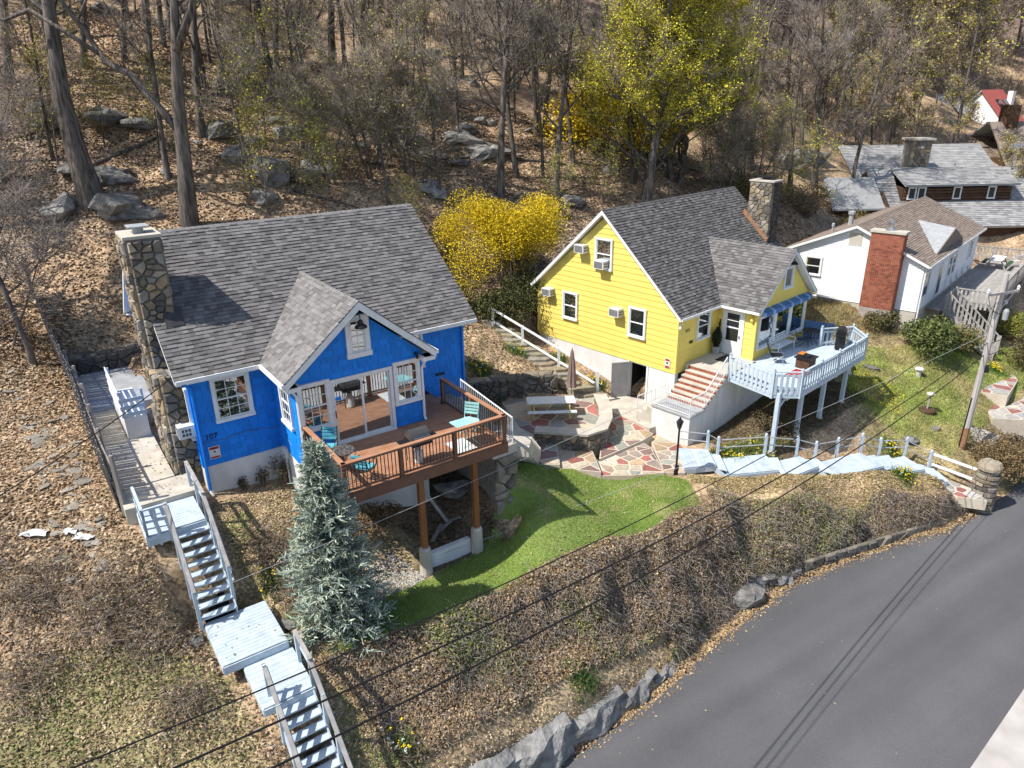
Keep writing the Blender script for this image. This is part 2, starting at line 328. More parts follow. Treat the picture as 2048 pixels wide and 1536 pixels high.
def window(fr, face, at, c, z0, w, h, parent, grid=(0, 0), trim=.1, proud=.03, glass='glass', back='room', sill=True, frame='white_paint', trimmat=None, split=True, sash=.045, name='window', curtain=False):
    """Double hung window on the wall plane. face: 'v' (wall v=at, looks to -v) or 'u' (wall u=at, looks to -u) or 'u+' (looks +u)."""
    base = .034
    def P(a, d, z):   # a along the wall, d outwards
        d = d+base if d > 0 else d
        return (a, at-d, z) if face == 'v' else (at-d, a, z) if face == 'u' else (at+d, a, z)
    def B(mb, a0, a1, d0, d1, zz0, zz1, col=None):
        p, q = P(a0, d0, zz0), P(a1, d1, zz1); mb.box(p[0], q[0], p[1], q[1], p[2], q[2], col)
    a0, a1, z1 = c-w/2, c+w/2, z0+h; mb = MB(fr); d = proud+.035
    B(mb, a0-trim, a0, 0, d, z0-.0, z1); B(mb, a1, a1+trim, 0, d, z0, z1); B(mb, a0-trim-.01, a1+trim+.01, 0, d+.004, z1, z1+trim); B(mb, a0-trim-.02, a1+trim+.02, 0, d+(.04 if sill else .004), z0-trim, z0)
    fo = mb.build(name, trimmat or frame, parent)
    mb = MB(fr); s = sash; zm = z0+h/2; B(mb, a0, a0+s, 0, proud, z0, z1); B(mb, a1-s, a1, 0, proud, z0, z1); B(mb, a0+s, a1-s, 0, proud, z0, z0+s); B(mb, a0+s, a1-s, 0, proud, z1-s, z1)
    if split: B(mb, a0+s, a1-s, 0, proud+.012, zm-s*.5, zm+s*.5)
    mb.build('sash', frame, fo)
    if grid[0]:
        mb = MB(fr); gx, gz = grid; t = .011
        for i in range(1, gx): x = a0+s+(w-2*s)*i/gx; B(mb, x-t, x+t, proud*.55, proud*.9, z0+s, z1-s)
        for half in ((z0+s, zm-s/2), (zm+s/2, z1-s)):
            for j in range(1, gz): z = half[0]+(half[1]-half[0])*j/gz; B(mb, a0+s, a1-s, proud*.5, proud*.92, z-t, z+t)
        mb.build('muntin', frame, fo)
    for zz in ((z0+s, zm-s/2), (zm+s/2, z1-s)) if split else ((z0+s, z1-s),):
        mb = MB(fr); B(mb, a0+s, a1-s, proud*.35, proud*.5, *zz); mb.build('pane', glass, fo)
    mb = MB(fr); B(mb, a0+s, a1-s, .001, proud*.12, z0+s, z1-s); mb.build('blind' if back == 'blind' else 'curtain' if back == 'curtain' else 'interior', back, fo)
    if back == 'blind':
        mb = MB(fr)
        for j in range(int((h-2*s)/.07)): z = z0+s+.07*j; B(mb, a0+s+.01, a1-s-.01, proud*.14, proud*.3, z, z+.045)
        mb.build('slat', 'blind', fo, kind='stuff')
    return fo
# ---------------------------------------------------------------- terrain heights
ROADL=np.array([(-12,6.5),(-4,11.6),(1.0,15.2),(4.35,17.6),(7.3,20.3),(10.9,23.2),(14.2,25.0),(17.6,26.4),(19.2,26.9),(21.3,28.2),(22.9,29.3),(25.4,31.2),(30,35.4),(40,44),(60,60)],float)
T0=[0,12.2,13,16,22,26,33,38,60,110,400]
Z0=[1.5,1.5,1.9,4.9,6.0,8.2,9.1,12.6,23,46,150]
AN=[#x,y,z
# bank: rock top
(-1.4,13.6,3.0),(-.3,14.9,3.0),(1.0,15.8,2.9),(2.3,16.6,2.7),(3.2,17.2,2.5),(4.6,18.7,2.2),(5.8,19.8,2.0),
(9.0,22.6,1.7),(11.5,24.2,1.7),(14.6,25.6,1.7),(19.4,27.4,1.7),
# lawn edge
(-5.2,15.5,5.4),(-1.75,17.45,5.4),(.5,19.15,5.4),(3.1,20.9,5.4),(6.05,22.9,5.25),(8.0,24.6,4.9),(12.0,26.0,4.3),(16.0,27.3,3.7),(19.3,28.0,3.1),
# hedge base
(-3.4,14.5,4.1),(-1.3,15.9,4.0),(.95,17.9,3.8),(3.5,19.6,3.3),(6.3,21.4,2.7),(8.6,23.3,2.3),(12.5,25.0,1.8),(15,26.2,1.75),
# mid slope
(-1.2,14.8,3.6),(1.6,17,3.4),(3.6,18.4,2.8),
# lawn
(-3.5,18.4,5.4),(0,21.5,5.4),(1.3,26.4,5.3),(3.5,24,5.35),(6.4,25.4,5.2),(-1,19.5,5.4),(4,26.5,5.2),
# flagstone / patio / terrace under-structures
(4.5,28,4.9),(6.5,27.5,4.75),(6,30,4.9),(2,29,5.2),(1,31.5,5.3),(3,33,5.3),(-1.5,33,5.4),(5.4,33.8,4.9),(7,33,4.9),(0,29,5.3),
# under blue deck
(-3.2,19.9,5.45),(-5.2,19.3,5.8),(-4.7,21.7,6.5),(-2.5,23.5,6.3),(-.25,22.1,6.9),(-.3,23.6,7.2),(.3,25.4,6.4),(.1,21.4,5.7),(-1.8,24.3,7.0),(.15,26.6,6.0),(-2.6,21.5,5.6),
# blue front left
(-10.1,20.5,7.7),(-8.3,21.9,7.55),(-8.6,19.4,7.3),(-7.0,20.5,7.2),(-7.6,18.4,6.7),(-6.6,17.3,6.1),(-5.6,16.2,5.7),
# stairs lower
(-4.9,14.7,5.1),(-3.9,13.6,4.2),(-2.6,12.7,3.2),(-5.5,13.0,4.5),(-5.0,12.0,3.6),(-7.4,14.5,5.7),
# left slope
(-12.5,18.8,8.1),(-10.9,17.2,7.7),(-9.9,15.8,6.4),(-13.5,20.5,8.3),(-15.8,24,8.5),(-12.5,16.5,7.0),(-15,18,7.7),(-18,22,8.4),(-11,13.6,5.6),(-14,14,6.2),(-9,12.5,4.9),(-7,11.5,4.0),(-20,20,8.3),(-19,27,9.0),(-21,31,9.8),(-24,28,10.2),(-27,34,13),(-25,38,15),
# path & behind blue
(-17.5,30.5,8.7),(-18.5,32.5,9.3),(-14,22,8.4),(-16.5,26,8.4),(-19.5,36,12.5),(-15,31,9.0),(-10,34,9.2),(-6,36.5,9.0),(-13,36,11.5),(-8,39.5,11.6),
# between houses
(-1.8,34.6,6.9),(.5,34.6,6.8),(2.2,35.2,6.3),(-1,37.5,8.0),(-3.5,37,8.6),(-3,33.5,7.0),(1.0,38.7,6.5),(3.2,36.2,6.1),(-2,40.5,9.0),(.5,41.5,9.2),(-5,40,10.2),
# yellow surroundings
(10.5,43.5,8.6),(5,43.5,9.0),(16,43,7.6),(9,28.6,4.7),(11.6,29.3,4.6),(13.4,30.5,4.9),(15,31.8,5.0),(17,33.4,5.0),(14.5,34.3,5.1),(11.5,31.5,4.9),
(12.8,29.2,4.3),(16.7,30.4,3.9),(19,31,3.5),(20.5,30.6,3.1),(9.3,27.2,4.6),
# right lawn
(21.6,33.8,4.1),(22.6,36.8,4.9),(19.5,34.5,4.6),(18.5,37,5.4),(20,40,6.2),(22.3,31.6,3.3),(24.6,39.4,5.6),(25.5,36.5,4.1),(24.3,33.4,3.0),(26.5,35,2.7),(28.8,39,4.1),(31,40.5,4.0),(29.3,43,4.6),(28,46,5.6),(33,45,4.6),(36,50,5.5),(24,31.2,2.3),(22.4,30.1,2.3),(28,35.5,2.0),
(24,41.5,6.1),(20.5,45,7.2),(18,47.5,7.8),(30,55,7.4),(38,60,8.8),(45,62,8.8),(32,62,9.6),(26,58,9.4),(58,95,15.6),(64,97,15.6),(50,75,12),(42,78,14),(70,90,13),(60,70,9),(50,60,8),(45,52,6.5)]
AN=np.array(AN,float)
def zb(x,y):
    return np.interp(-.52*x+.85*y,T0,Z0)
def _hz():
    far=[]
    for x in range(-90,140,15):
        for y in range(20,200,15):
            d=np.hypot(AN[:,0]-x,AN[:,1]-y).min()
            if d>10 and (-.52*x+.85*y)>20: far.append((x,y,zb(x,y)))
    return np.vstack([AN,np.array(far)])
A2=_hz()
def _phi(r): return np.sqrt(r*r+.35**2)
_D=np.hypot(A2[:,None,0]-A2[None,:,0],A2[:,None,1]-A2[None,:,1])
_W=np.linalg.solve(_phi(_D)+np.eye(len(A2))*1e-4,A2[:,2]-zb(A2[:,0],A2[:,1]))
def seg_dist(x,y,L):
    best=np.full(x.shape,1e9);sg=np.ones(x.shape)
    for a,b in zip(L[:-1],L[1:]):
        d=b-a;t=np.clip(((x-a[0])*d[0]+(y-a[1])*d[1])/(d@d),0,1)
        px=x-a[0]-t*d[0];py=y-a[1]-t*d[1];r=np.hypot(px,py)
        c=d[0]*(y-a[1])-d[1]*(x-a[0])
        m=r<best;best=np.where(m,r,best);sg=np.where(m,np.sign(c),sg)
    return best*sg   # + uphill side
def vnoise(x,y,s,seed=0):
    x=x/s;y=y/s;xi=np.floor(x).astype(int);yi=np.floor(y).astype(int);fx=x-xi;fy=y-yi
    def h(a,b):
        n=(a*374761393+b*668265263+seed*974711)&0x7fffffff;n=((n^(n>>13))*1274126177)&0x7fffffff
        return ((n^(n>>16))&0xffff)/65535.
    fx=fx*fx*(3-2*fx);fy=fy*fy*(3-2*fy)
    return (h(xi,yi)*(1-fx)+h(xi+1,yi)*fx)*(1-fy)+(h(xi,yi+1)*(1-fx)+h(xi+1,yi+1)*fx)*fy-.5
def lbf(u,v):
    c,s=np.cos(.604),np.sin(.604);return (-10.257+u*c-v*s,20.216+u*s+v*c)
def hf(u,v):
    c,s=np.cos(.84),np.sin(.84);return (24.281+u*c-v*s,40.691+u*s+v*c)
CARVE=[([(7.3,27.45,4.75),(9,27.55,4.6),(11.7,28.15,4.25),(14.1,28.8,3.9),(17,29.55,3.4),(19.3,30.05,2.85),(21,29.3,2.3)],.95,.8),
 ([(*lbf(-.7,-1.9),7.7),(*lbf(-.7,-4.2),5.8),(*lbf(-.2,-4.3),5.75),(*lbf(-.2,-6.2),5.6),(*lbf(.1,-7.9),5.2),(*lbf(.15,-12),2.2)],.95,1.0),
 ([(*lbf(-1.2,-.4),8.1),(*lbf(-1.2,8),8.2),(*lbf(-1.1,13),8.3)],1.0,1.2),
 ([(4.2,27.2,4.6),(6.4,28.2,4.6),(5.8,31.5,4.7),(6.2,33.2,4.75)],1.5,1.5),([(.6,31.2,5.25),(3.2,31.2,5.25)],2.0,3.),([(*lbf(9.8,-3.4),7.4),(*lbf(12.3,-1.),5.9)],.6,1.0),
 ([(*hf(3,-1.4),6.3),(*hf(21,-1.4),6.5)],2.2,.7),([(.3,27.2,5.5),(1.6,27.6,5.1),(2.8,27.4,4.9)],.7,1.2)]
def carve(x,y,z):
    for L,hw,k in CARVE:
        for a,b in zip(L[:-1],L[1:]):
            dx,dy=b[0]-a[0],b[1]-a[1];t=np.clip(((x-a[0])*dx+(y-a[1])*dy)/(dx*dx+dy*dy),0,1)
            d=np.hypot(x-a[0]-t*dx,y-a[1]-t*dy);zl=a[2]+(b[2]-a[2])*t
            z=np.minimum(z,zl+np.maximum(d-hw,0)*k*1.6)
    return z
def ground(x,y):
    x=np.asarray(x,float);y=np.asarray(y,float);sh=x.shape;x=x.ravel();y=y.ravel()
    out=np.zeros_like(x)
    for i in range(0,len(x),20000):
        X=x[i:i+20000];Y=y[i:i+20000]
        r=np.hypot(X[:,None]-A2[None,:,0],Y[:,None]-A2[None,:,1])
        z=zb(X,Y)+_phi(r)@_W
        t=-.52*X+.85*Y
        k=np.clip((t-33)/8,0,1)
        z=z+k*(vnoise(X,Y,9,1)*2.2+vnoise(X,Y,3.3,2)*.9+vnoise(X,Y,1.2,3)*.3)+vnoise(X,Y,.9,5)*.06
        z=carve(X,Y,z)
        s=seg_dist(X,Y,ROADL)
        w=np.clip(s/.7,0,1);w=w*w*(3-2*w)
        z=np.where(s<0,1.45,1.5*(1-w)+np.maximum(z,1.5)*w)
        out[i:i+20000]=z
    return out.reshape(sh)
# ---------------------------------------------------------------- ground, road, lawn
def mat_ground():
    m = bpy.data.materials.new('ground_cover'); m.use_nodes = True; nt = m.node_tree; n = nt.nodes; L = nt.links; b = n['Principled BSDF']
    b.inputs['Roughness'].default_value = .95; b.inputs['Specular IOR Level'].default_value = .15
    g = n.new('ShaderNodeNewGeometry'); a = n.new('ShaderNodeAttribute'); a.attribute_name = 'Col'
    v = n.new('ShaderNodeTexVoronoi'); v.inputs['Scale'].default_value = 11; L.new(g.outputs['Position'], v.inputs['Vector'])
    sp = n.new('ShaderNodeSeparateColor'); L.new(v.outputs['Color'], sp.inputs[0])
    mr = n.new('ShaderNodeMapRange'); mr.inputs[3].default_value = .55; mr.inputs[4].default_value = 1.45; L.new(sp.outputs[0], mr.inputs[0])
    nz = n.new('ShaderNodeTexNoise'); nz.inputs['Scale'].default_value = .9; nz.inputs['Detail'].default_value = 6; L.new(g.outputs['Position'], nz.inputs['Vector'])
    m2 = n.new('ShaderNodeMapRange'); m2.inputs[1].default_value = .3; m2.inputs[2].default_value = .7; m2.inputs[3].default_value = .55; m2.inputs[4].default_value = 1.3; L.new(nz.outputs['Fac'], m2.inputs[0])
    mu = n.new('ShaderNodeMath'); mu.operation = 'MULTIPLY'; L.new(mr.outputs[0], mu.inputs[0]); L.new(m2.outputs[0], mu.inputs[1])
    mx = n.new('ShaderNodeMix'); mx.data_type = 'RGBA'; mx.blend_type = 'MULTIPLY'; mx.inputs[0].default_value = 1
    L.new(a.outputs['Color'], mx.inputs[6]); L.new(mu.outputs[0], mx.inputs[7]); L.new(mx.outputs[2], b.inputs['Base Color'])
    bp = n.new('ShaderNodeBump'); bp.inputs['Strength'].default_value = .9; bp.inputs['Distance'].default_value = .08; L.new(sp.outputs[1], bp.inputs['Height']); L.new(bp.outputs[0], b.inputs['Normal'])
    MATS['ground_cover'] = m
mat_ground()
def poly_mask(x, y, poly):
    c = np.zeros(x.shape, bool)
    for i in range(len(poly)):
        a, b = poly[i], poly[i-1]
        k = (a[1] > y) != (b[1] > y)
        c ^= k & (x < (b[0]-a[0])*(y-a[1])/((b[1]-a[1]) or 1e-9)+a[0])
    return c
LAWN = [(-4.0, 18.2), (-5.3, 15.55), (-1.75, 17.4), (.5, 19.1), (3.1, 20.85), (6.05, 22.8), (7.2, 24.1), (7.0, 25.6), (6.3, 26.1), (4.4, 26.0), (3.2, 26.1), (2.0, 26.9), (1.2, 26.9), (.5, 25.2), (-.5, 22.4), (-1.1, 20.5), (-2.6, 19.3)]
RLAWN = [(17.6, 34.5), (19.6, 31.6), (21.5, 31.0), (23.2, 32.3), (25.5, 34.6), (30.5, 39.0), (33, 43), (27, 43.5), (24.5, 40.2), (21, 39.5), (18.5, 37.5)]
BANK = [(-5.6, 15.4), (-1.8, 17.55), (.45, 19.25), (3.05, 21.0), (6.0, 22.95), (7.5, 24.3), (7.8, 25.0), (12, 25.95), (16, 27.2), (19.9, 28.1), (21.0, 28.5), (20.4, 27.9), (19.2, 27.15), (17.6, 26.7), (14.2, 25.35), (10.9, 23.6), (7.3, 20.75), (4.35, 18.1), (1, 15.7), (-.9, 14.4), (-2.8, 13.4), (-4, 14.3)]
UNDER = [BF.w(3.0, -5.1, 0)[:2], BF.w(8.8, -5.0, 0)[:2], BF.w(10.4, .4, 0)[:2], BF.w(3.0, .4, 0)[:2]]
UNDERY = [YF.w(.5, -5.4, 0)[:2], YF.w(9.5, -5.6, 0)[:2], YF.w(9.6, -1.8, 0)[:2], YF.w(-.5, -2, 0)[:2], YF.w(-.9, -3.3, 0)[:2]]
LOWL = [(-16, 14.5), (-9.6, 15.4), (-7.6, 14.6), (-5.6, 12), (-6, 8), (-18, 8)]
def cover(x, y):
    t = -.52*x+.85*y; n1 = vnoise(x, y, 2.7, 21)+.5; n2 = vnoise(x, y, 6.5, 22)+.5; n3 = vnoise(x, y, .8, 23)+.5
    lit = np.array([.42, .295, .185]); col = np.empty(x.shape+(3,)); col[:] = lit
    k = (n1*.6+n3*.4)[..., None]; col = col*(.75+.5*k)
    def blend(mask, c, amt): nonlocal col; w = (np.clip(amt, 0, 1)*mask)[..., None]; col = col*(1-w)+np.array(c)*w
    blend(t > 33, (.22, .19, .17), np.clip((n2-.55)*3, 0, .6))
    blend(poly_mask(x, y, BANK), (.44, .33, .20), .6+.4*(n1-.5))
    blend(poly_mask(x, y, LOWL), (.19, .19, .075), np.clip((n1-.35)*2.4, 0, .75))
    blend(poly_mask(x, y, RLAWN), (.20, .26, .05), .8+.4*(n1-.6)); blend(poly_mask(x, y, RLAWN), (.36, .29, .13), np.clip((n3*.5+n2*.5-.42)*2.6, 0, .7))
    blend((x > 17) & (x < 36) & (y > 30) & (y < 50) & ~poly_mask(x, y, RLAWN), (.26, .22, .10), .5+.5*n1)
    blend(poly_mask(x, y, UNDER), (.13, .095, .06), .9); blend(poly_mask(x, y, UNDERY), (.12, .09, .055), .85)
    blend((x > -9) & (x < -3.4) & (y > 15.8) & (y < 21) & ~poly_mask(x, y, LAWN), (.46, .36, .20), .5+.4*n1)
    blend((x > 7) & (x < 19.5) & (y > 25) & (y < 28.5) & (t > 12.9), (.42, .31, .17), .6)
    blend((t > 60) & (x > 8), (.27, .20, .19), .6)
    return col
xs = np.concatenate([np.arange(-190, -34, 4.), np.arange(-34, 34, .3), np.arange(34, 60, .8), np.arange(60, 260, 5.)])
ys = np.concatenate([np.arange(-30, 8, 4.), np.arange(8, 56, .3), np.arange(56, 100, .9), np.arange(100, 320, 5.)])
GX, GY = np.meshgrid(xs, ys); GZ = ground(GX, GY)
GZ = GZ+np.clip((np.hypot(GX, GY)-125)/120, 0, 2)*26*np.clip((GX+20)/40, 0, 1)
nx, ny = len(xs), len(ys); idx = np.arange(nx*ny).reshape(ny, nx)
F = np.stack([idx[:-1, :-1], idx[:-1, 1:], idx[1:, 1:], idx[1:, :-1]], -1).reshape(-1, 4)
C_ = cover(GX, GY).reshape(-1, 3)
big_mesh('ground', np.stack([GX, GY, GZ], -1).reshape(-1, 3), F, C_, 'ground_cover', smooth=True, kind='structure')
def gz(x, y): return float(ground(np.array([x]), np.array([y]))[0])
# road: the paved sheet, its edge a little ragged
rl = []
for a, b in zip(ROADL[:-1], ROADL[1:]):
    k = max(1, int(np.hypot(*(b-a))/.35))
    for i in range(k):
        p = a+(b-a)*i/k; n = np.array([b[1]-a[1], a[0]-b[0]]); n = n/np.linalg.norm(n); w = .05+.09*math.sin(p[0]*2.3)*math.sin(p[1]*3.1)+random.uniform(-.03, .03); rl.append(p+n*w)
mb = MB(); pts = [(p[0], p[1], 1.55) for p in rl]+[(90, 85, 1.55), (90, -25, 1.55), (-40, -25, 1.55), (-40, -8, 1.55)]
mb.prism(pts, (0, 0, .05)); mb.build('road', 'asphalt', kind='structure')
mb = MB(); mb.prism([(7.1, 9.9, 1.6), (16.39, 17.6, 1.6), (30, 29.0, 1.6), (30, 0, 1.6), (10, 0, 1.6)], (0, 0, .11)); mb.build('sidewalk', 'sidewalk', kind='structure')
# lawn sheet
g = .1; lx, ly = np.meshgrid(np.arange(-5, 8, g), np.arange(15.8, 27.5, g)); mk = poly_mask(lx, ly, LAWN); lx, ly = lx[mk], ly[mk]
cx = np.stack([lx, lx+g, lx+g, lx], 1); cy = np.stack([ly, ly, ly+g, ly+g], 1); cz = ground(cx, cy)+.03
n1 = vnoise(cx, cy, 1.3, 9)+.5; n3 = np.clip((vnoise(cx, cy, .55, 19)+vnoise(cx, cy, 2.2, 20)-.12)*3.4, 0, .8)[..., None]; lc = np.array([.20, .285, .05])*(1-n1[..., None]*.6)+np.array([.36, .40, .13])*n1[..., None]*.6; lc = lc*(1-n3)+np.array([.44, .38, .17])*n3
mat('lawn_green', (1, 1, 1), .9, (.6, .7, .6), 22, attr=True, bump=.4, bscale=60)
big_mesh('lawn', np.stack([cx, cy, cz], -1).reshape(-1, 3), np.arange(len(lx)*4).reshape(-1, 4), lc.reshape(-1, 3), 'lawn_green', kind='structure')
# ---- loose natural stuff -------------------------------------------------------
RS = np.random.RandomState(11)
def rand_in(poly, n):
    P = np.array(poly); lo, hi = P.min(0), P.max(0); out = np.zeros((0, 2))
    while len(out) < n:
        q = lo+RS.rand(n*2, 2)*(hi-lo); out = np.vstack([out, q[poly_mask(q[:, 0], q[:, 1], poly)]])
    return out[:n]
def pick(pal, n, w=None, jitter=.2):
    pal = np.array(pal); i = RS.choice(len(pal), n, p=None if w is None else np.array(w)/np.sum(w)); return np.clip(pal[i]*(1+(RS.rand(n, 1)-.5)*2*jitter), 0, 1)
def leaves_mesh(name, P, size, col, tilt=.6, aspect=.6, m='leaf', nrm=None, **tags):
    n = len(P); ph = RS.rand(n)*2*np.pi; N = RS.randn(n, 3)*tilt+(np.array([0, 0, 1.]) if nrm is None else nrm); N /= np.linalg.norm(N, axis=1)[:, None]
    a = np.stack([np.cos(ph), np.sin(ph), np.zeros(n)], 1); a -= N*(a*N).sum(1)[:, None]; a /= np.linalg.norm(a, axis=1)[:, None]+1e-9; b = np.cross(N, a)
    s = np.broadcast_to(size, (n,))[:, None]*(.7+.6*RS.rand(n, 1)); a = a*s*.5; b = b*s*.5*aspect
    V = np.stack([P-a, P-b+N*s*.08, P+a, P+b+N*s*.08], 1).reshape(-1, 3)
    return big_mesh(name, V, np.arange(n*4).reshape(-1, 4), np.repeat(col, 4, 0), m, **tags)
def blades(name, P, h, w, col, lean=.5, m='grassblade', **tags):
    n = len(P); ph = RS.rand(n)*2*np.pi; d = np.stack([np.cos(ph), np.sin(ph), 0*ph], 1); e = np.stack([-np.sin(ph), np.cos(ph), 0*ph], 1)
    hh = (np.broadcast_to(h, (n,))*(.6+.8*RS.rand(n)))[:, None]; up = np.array([0, 0, 1.])*hh; L = d*hh*lean*RS.rand(n, 1)
    V = np.stack([P-e*w/2, P+e*w/2, P+up+L], 1).reshape(-1, 3); return big_mesh(name, V, np.arange(n*3).reshape(-1, 3), np.repeat(col, 3, 0), m, **tags)
def twigs_mesh(name, P, D, w, col, m='twig', **tags):
    """Bent twigs: P start, D vector; two cross strips each made of two quads."""
    n = len(P); D = np.asarray(D); s = np.cross(D, RS.randn(n, 3)); s /= np.linalg.norm(s, axis=1)[:, None]+1e-9; wv = np.broadcast_to(w, (n,))[:, None]
    mid = P+D*.5+np.cross(s, D)*(RS.rand(n, 1)-.5)*.5; e = P+D; a = s*wv*.5; t = np.cross(D, s); t = t/(np.linalg.norm(t, axis=1)[:, None]+1e-9)*wv*.5
    V = np.stack([P-a, P+a, P+t, mid-a*.8, mid+a*.8, mid+t*.8, e], 1).reshape(-1, 3); b = np.arange(n)[:, None]*7
    Q = np.array([[0, 1, 4], [0, 4, 3], [1, 2, 5], [1, 5, 4], [2, 0, 3], [2, 3, 5], [3, 4, 6], [4, 5, 6], [5, 3, 6]])
    F = (b[:, :, None]+Q[None]).reshape(-1, 3); return big_mesh(name, V, F, np.repeat(col, 7, 0), m, **tags)
def G3(p, dz=0): return np.column_stack([p, ground(p[:, 0], p[:, 1])+dz])
# lawn blades
p = rand_in(LAWN, 70000); pc = pick([(.235, .335, .065), (.17, .26, .045), (.33, .41, .10), (.46, .44, .17)], len(p), [4, 3, 3, 1])
blades('lawn_grass', G3(p, .02), .06, .016, pc, .9, kind='stuff')
gl = []
for a_, b_ in zip(LAWN[:-1], LAWN[1:]):
    a_, b_ = np.array(a_), np.array(b_); gl.append(a_+(b_-a_)*RS.rand(int(np.hypot(*(b_-a_))*260), 1)+RS.randn(int(np.hypot(*(b_-a_))*260), 2)*.07)
gl = np.vstack(gl); blades('lawn_edge_grass', G3(gl, .0), .09, .018, pick([(.20, .36, .04), (.30, .42, .07), (.40, .40, .14), (.46, .38, .2)], len(gl), [3, 2, 1, 1]), .9, kind='stuff')
edge = rand_in([(-5.6, 15.4), (-4.6, 18.2), (-3.4, 18.9), (-2.6, 17.6)], 1500); blades('edge_grass', G3(edge), .12, .016, pick([(.30, .30, .08), (.16, .24, .04), (.38, .32, .16)], len(edge)), .9, kind='stuff')
p = rand_in(RLAWN, 45000); k = vnoise(p[:, 0], p[:, 1], 1.6, 31)+.5+RS.randn(len(p))*.12
pc = np.where((k > .5)[:, None], pick([(.26, .36, .06), (.34, .39, .09), (.18, .28, .05)], len(p)), pick([(.52, .43, .21), (.42, .38, .16), (.30, .24, .12)], len(p)))
blades('slope_grass', G3(p), .11, .022, pc, 1.0, kind='stuff')
# dead vines, twigs and ivy over the bank
p = rand_in(BANK, 120000); rd_ = seg_dist(p[:, 0], p[:, 1], ROADL); p = p[(rd_ > np.where(p[:, 0] < 5.2, 1.0, .35)+RS.rand(len(p))*.25)]; t = -.52*p[:, 0]+.85*p[:, 1]; zz = ground(p[:, 0], p[:, 1]); lump = vnoise(p[:, 0], p[:, 1], 1.1, 41)+.5; lump2 = vnoise(p[:, 0], p[:, 1], .45, 42)+.5
gxn = (ground(p[:, 0]+.2, p[:, 1])-ground(p[:, 0]-.2, p[:, 1]))/.4; gyn = (ground(p[:, 0], p[:, 1]+.2)-ground(p[:, 0], p[:, 1]-.2))/.4
nrm = np.stack([-gxn, -gyn, np.ones(len(p))], 1); nrm /= np.linalg.norm(nrm, axis=1)[:, None]; steep = np.clip((1-nrm[:, 2])*2.6, 0, 1)
roadd = seg_dist(p[:, 0], p[:, 1], ROADL); hgt = (lump*.55+lump2*.25)*(.12+1.15*steep)*np.clip((roadd-.3)/.9, .05, 1)
P3 = np.column_stack([p, zz])+nrm*(hgt*RS.rand(len(p))**.45)[:, None]
green = (vnoise(p[:, 0], p[:, 1], 1.7, 44)+.5+RS.randn(len(p))*.1) > .66
pc = np.where(green[:, None], pick([(.22, .26, .07), (.30, .34, .09), (.15, .19, .05), (.42, .34, .18)], len(p)), pick([(.42, .29, .16), (.30, .20, .11), (.58, .45, .28), (.18, .125, .075), (.46, .27, .13)], len(p), [4, 4, 4, 2, 1]))
leaves_mesh('bank_leaf_litter', P3, .085, pc, .8, .6, nrm=nrm, kind='stuff')
i = RS.choice(len(p), 16000, p=(steep+.08)/np.sum(steep+.08)); D = RS.randn(16000, 3)*.16-nrm[i]*0+np.array([0, 0, -.14])+np.cross(nrm[i], RS.randn(16000, 3))*.12
twigs_mesh('bank_twigs', P3[i]+nrm[i]*.08, D, .018, pick([(1.3, 1.2, 1.1), (.8, .7, .6), (1.8, 1.65, 1.5)], 16000), kind='stuff')
i = RS.choice(len(p), 5000, p=(steep**2+.01)/np.sum(steep**2+.01)); twigs_mesh('bank_stems', P3[i], RS.randn(5000, 3)*np.array([.22, .22, .1])+nrm[i]*.22+np.array([0, 0, -.18]), .022, pick([(1.5, 1.4, 1.3), (1.0, .9, .8), (1.9, 1.8, 1.65)], 5000), kind='stuff')
q = rand_in(LAWN, 260); leaves_mesh('lawn_leaves', G3(q, .06), .09, pick([(.55, .42, .26), (.40, .28, .15)], len(q)), .4, kind='stuff')
q = np.array([2., 14.])+RS.rand(420, 2)*np.array([22., 16.]); q = q[seg_dist(q[:, 0], q[:, 1], ROADL) < -.1-np.abs(RS.randn(len(q)))*.0]; q = q[RS.rand(len(q)) < np.exp(seg_dist(q[:, 0], q[:, 1], ROADL)/1.8)+.08]; leaves_mesh('road_leaves', np.column_stack([q, np.full(len(q), 1.605)]), .07, pick([(.5, .36, .2), (.36, .26, .15), (.22, .18, .14)], len(q)), .15, kind='stuff')
# left slope: leaf litter, low ivy and dead brush
LS = [(-26, 34), (-19.6, 30), (-13.0, 19.9), (-12.0, 19.0), (-10.6, 17.5), (-9.2, 16.0), (-8.6, 15.6), (-7.2, 13.9), (-6.2, 13.4), (-4.6, 11), (-3, 8.5), (-20, 8.5), (-28, 24)]
p = rand_in(LS, 70000); lump = vnoise(p[:, 0], p[:, 1], 1.3, 51)+.5; low = poly_mask(p[:, 0], p[:, 1], LOWL); h = np.where(low, .05+.16*lump, .03+.04*lump)
green = low & ((vnoise(p[:, 0], p[:, 1], 1.9, 52)+.5+RS.randn(len(p))*.13) > .42)
pc = np.where(green[:, None], pick([(.21, .22, .075), (.14, .16, .05), (.30, .29, .11), (.42, .32, .18)], len(p)), pick([(.46, .33, .20), (.33, .225, .13), (.62, .48, .33), (.20, .14, .085), (.48, .28, .14)], len(p), [4, 3, 4, 2, 1]))
leaves_mesh('leaf_litter', np.column_stack([p, ground(p[:, 0], p[:, 1])+h*RS.rand(len(p))]), np.where(low, .085, .13), pc, .5, .6, kind='stuff')
br = []
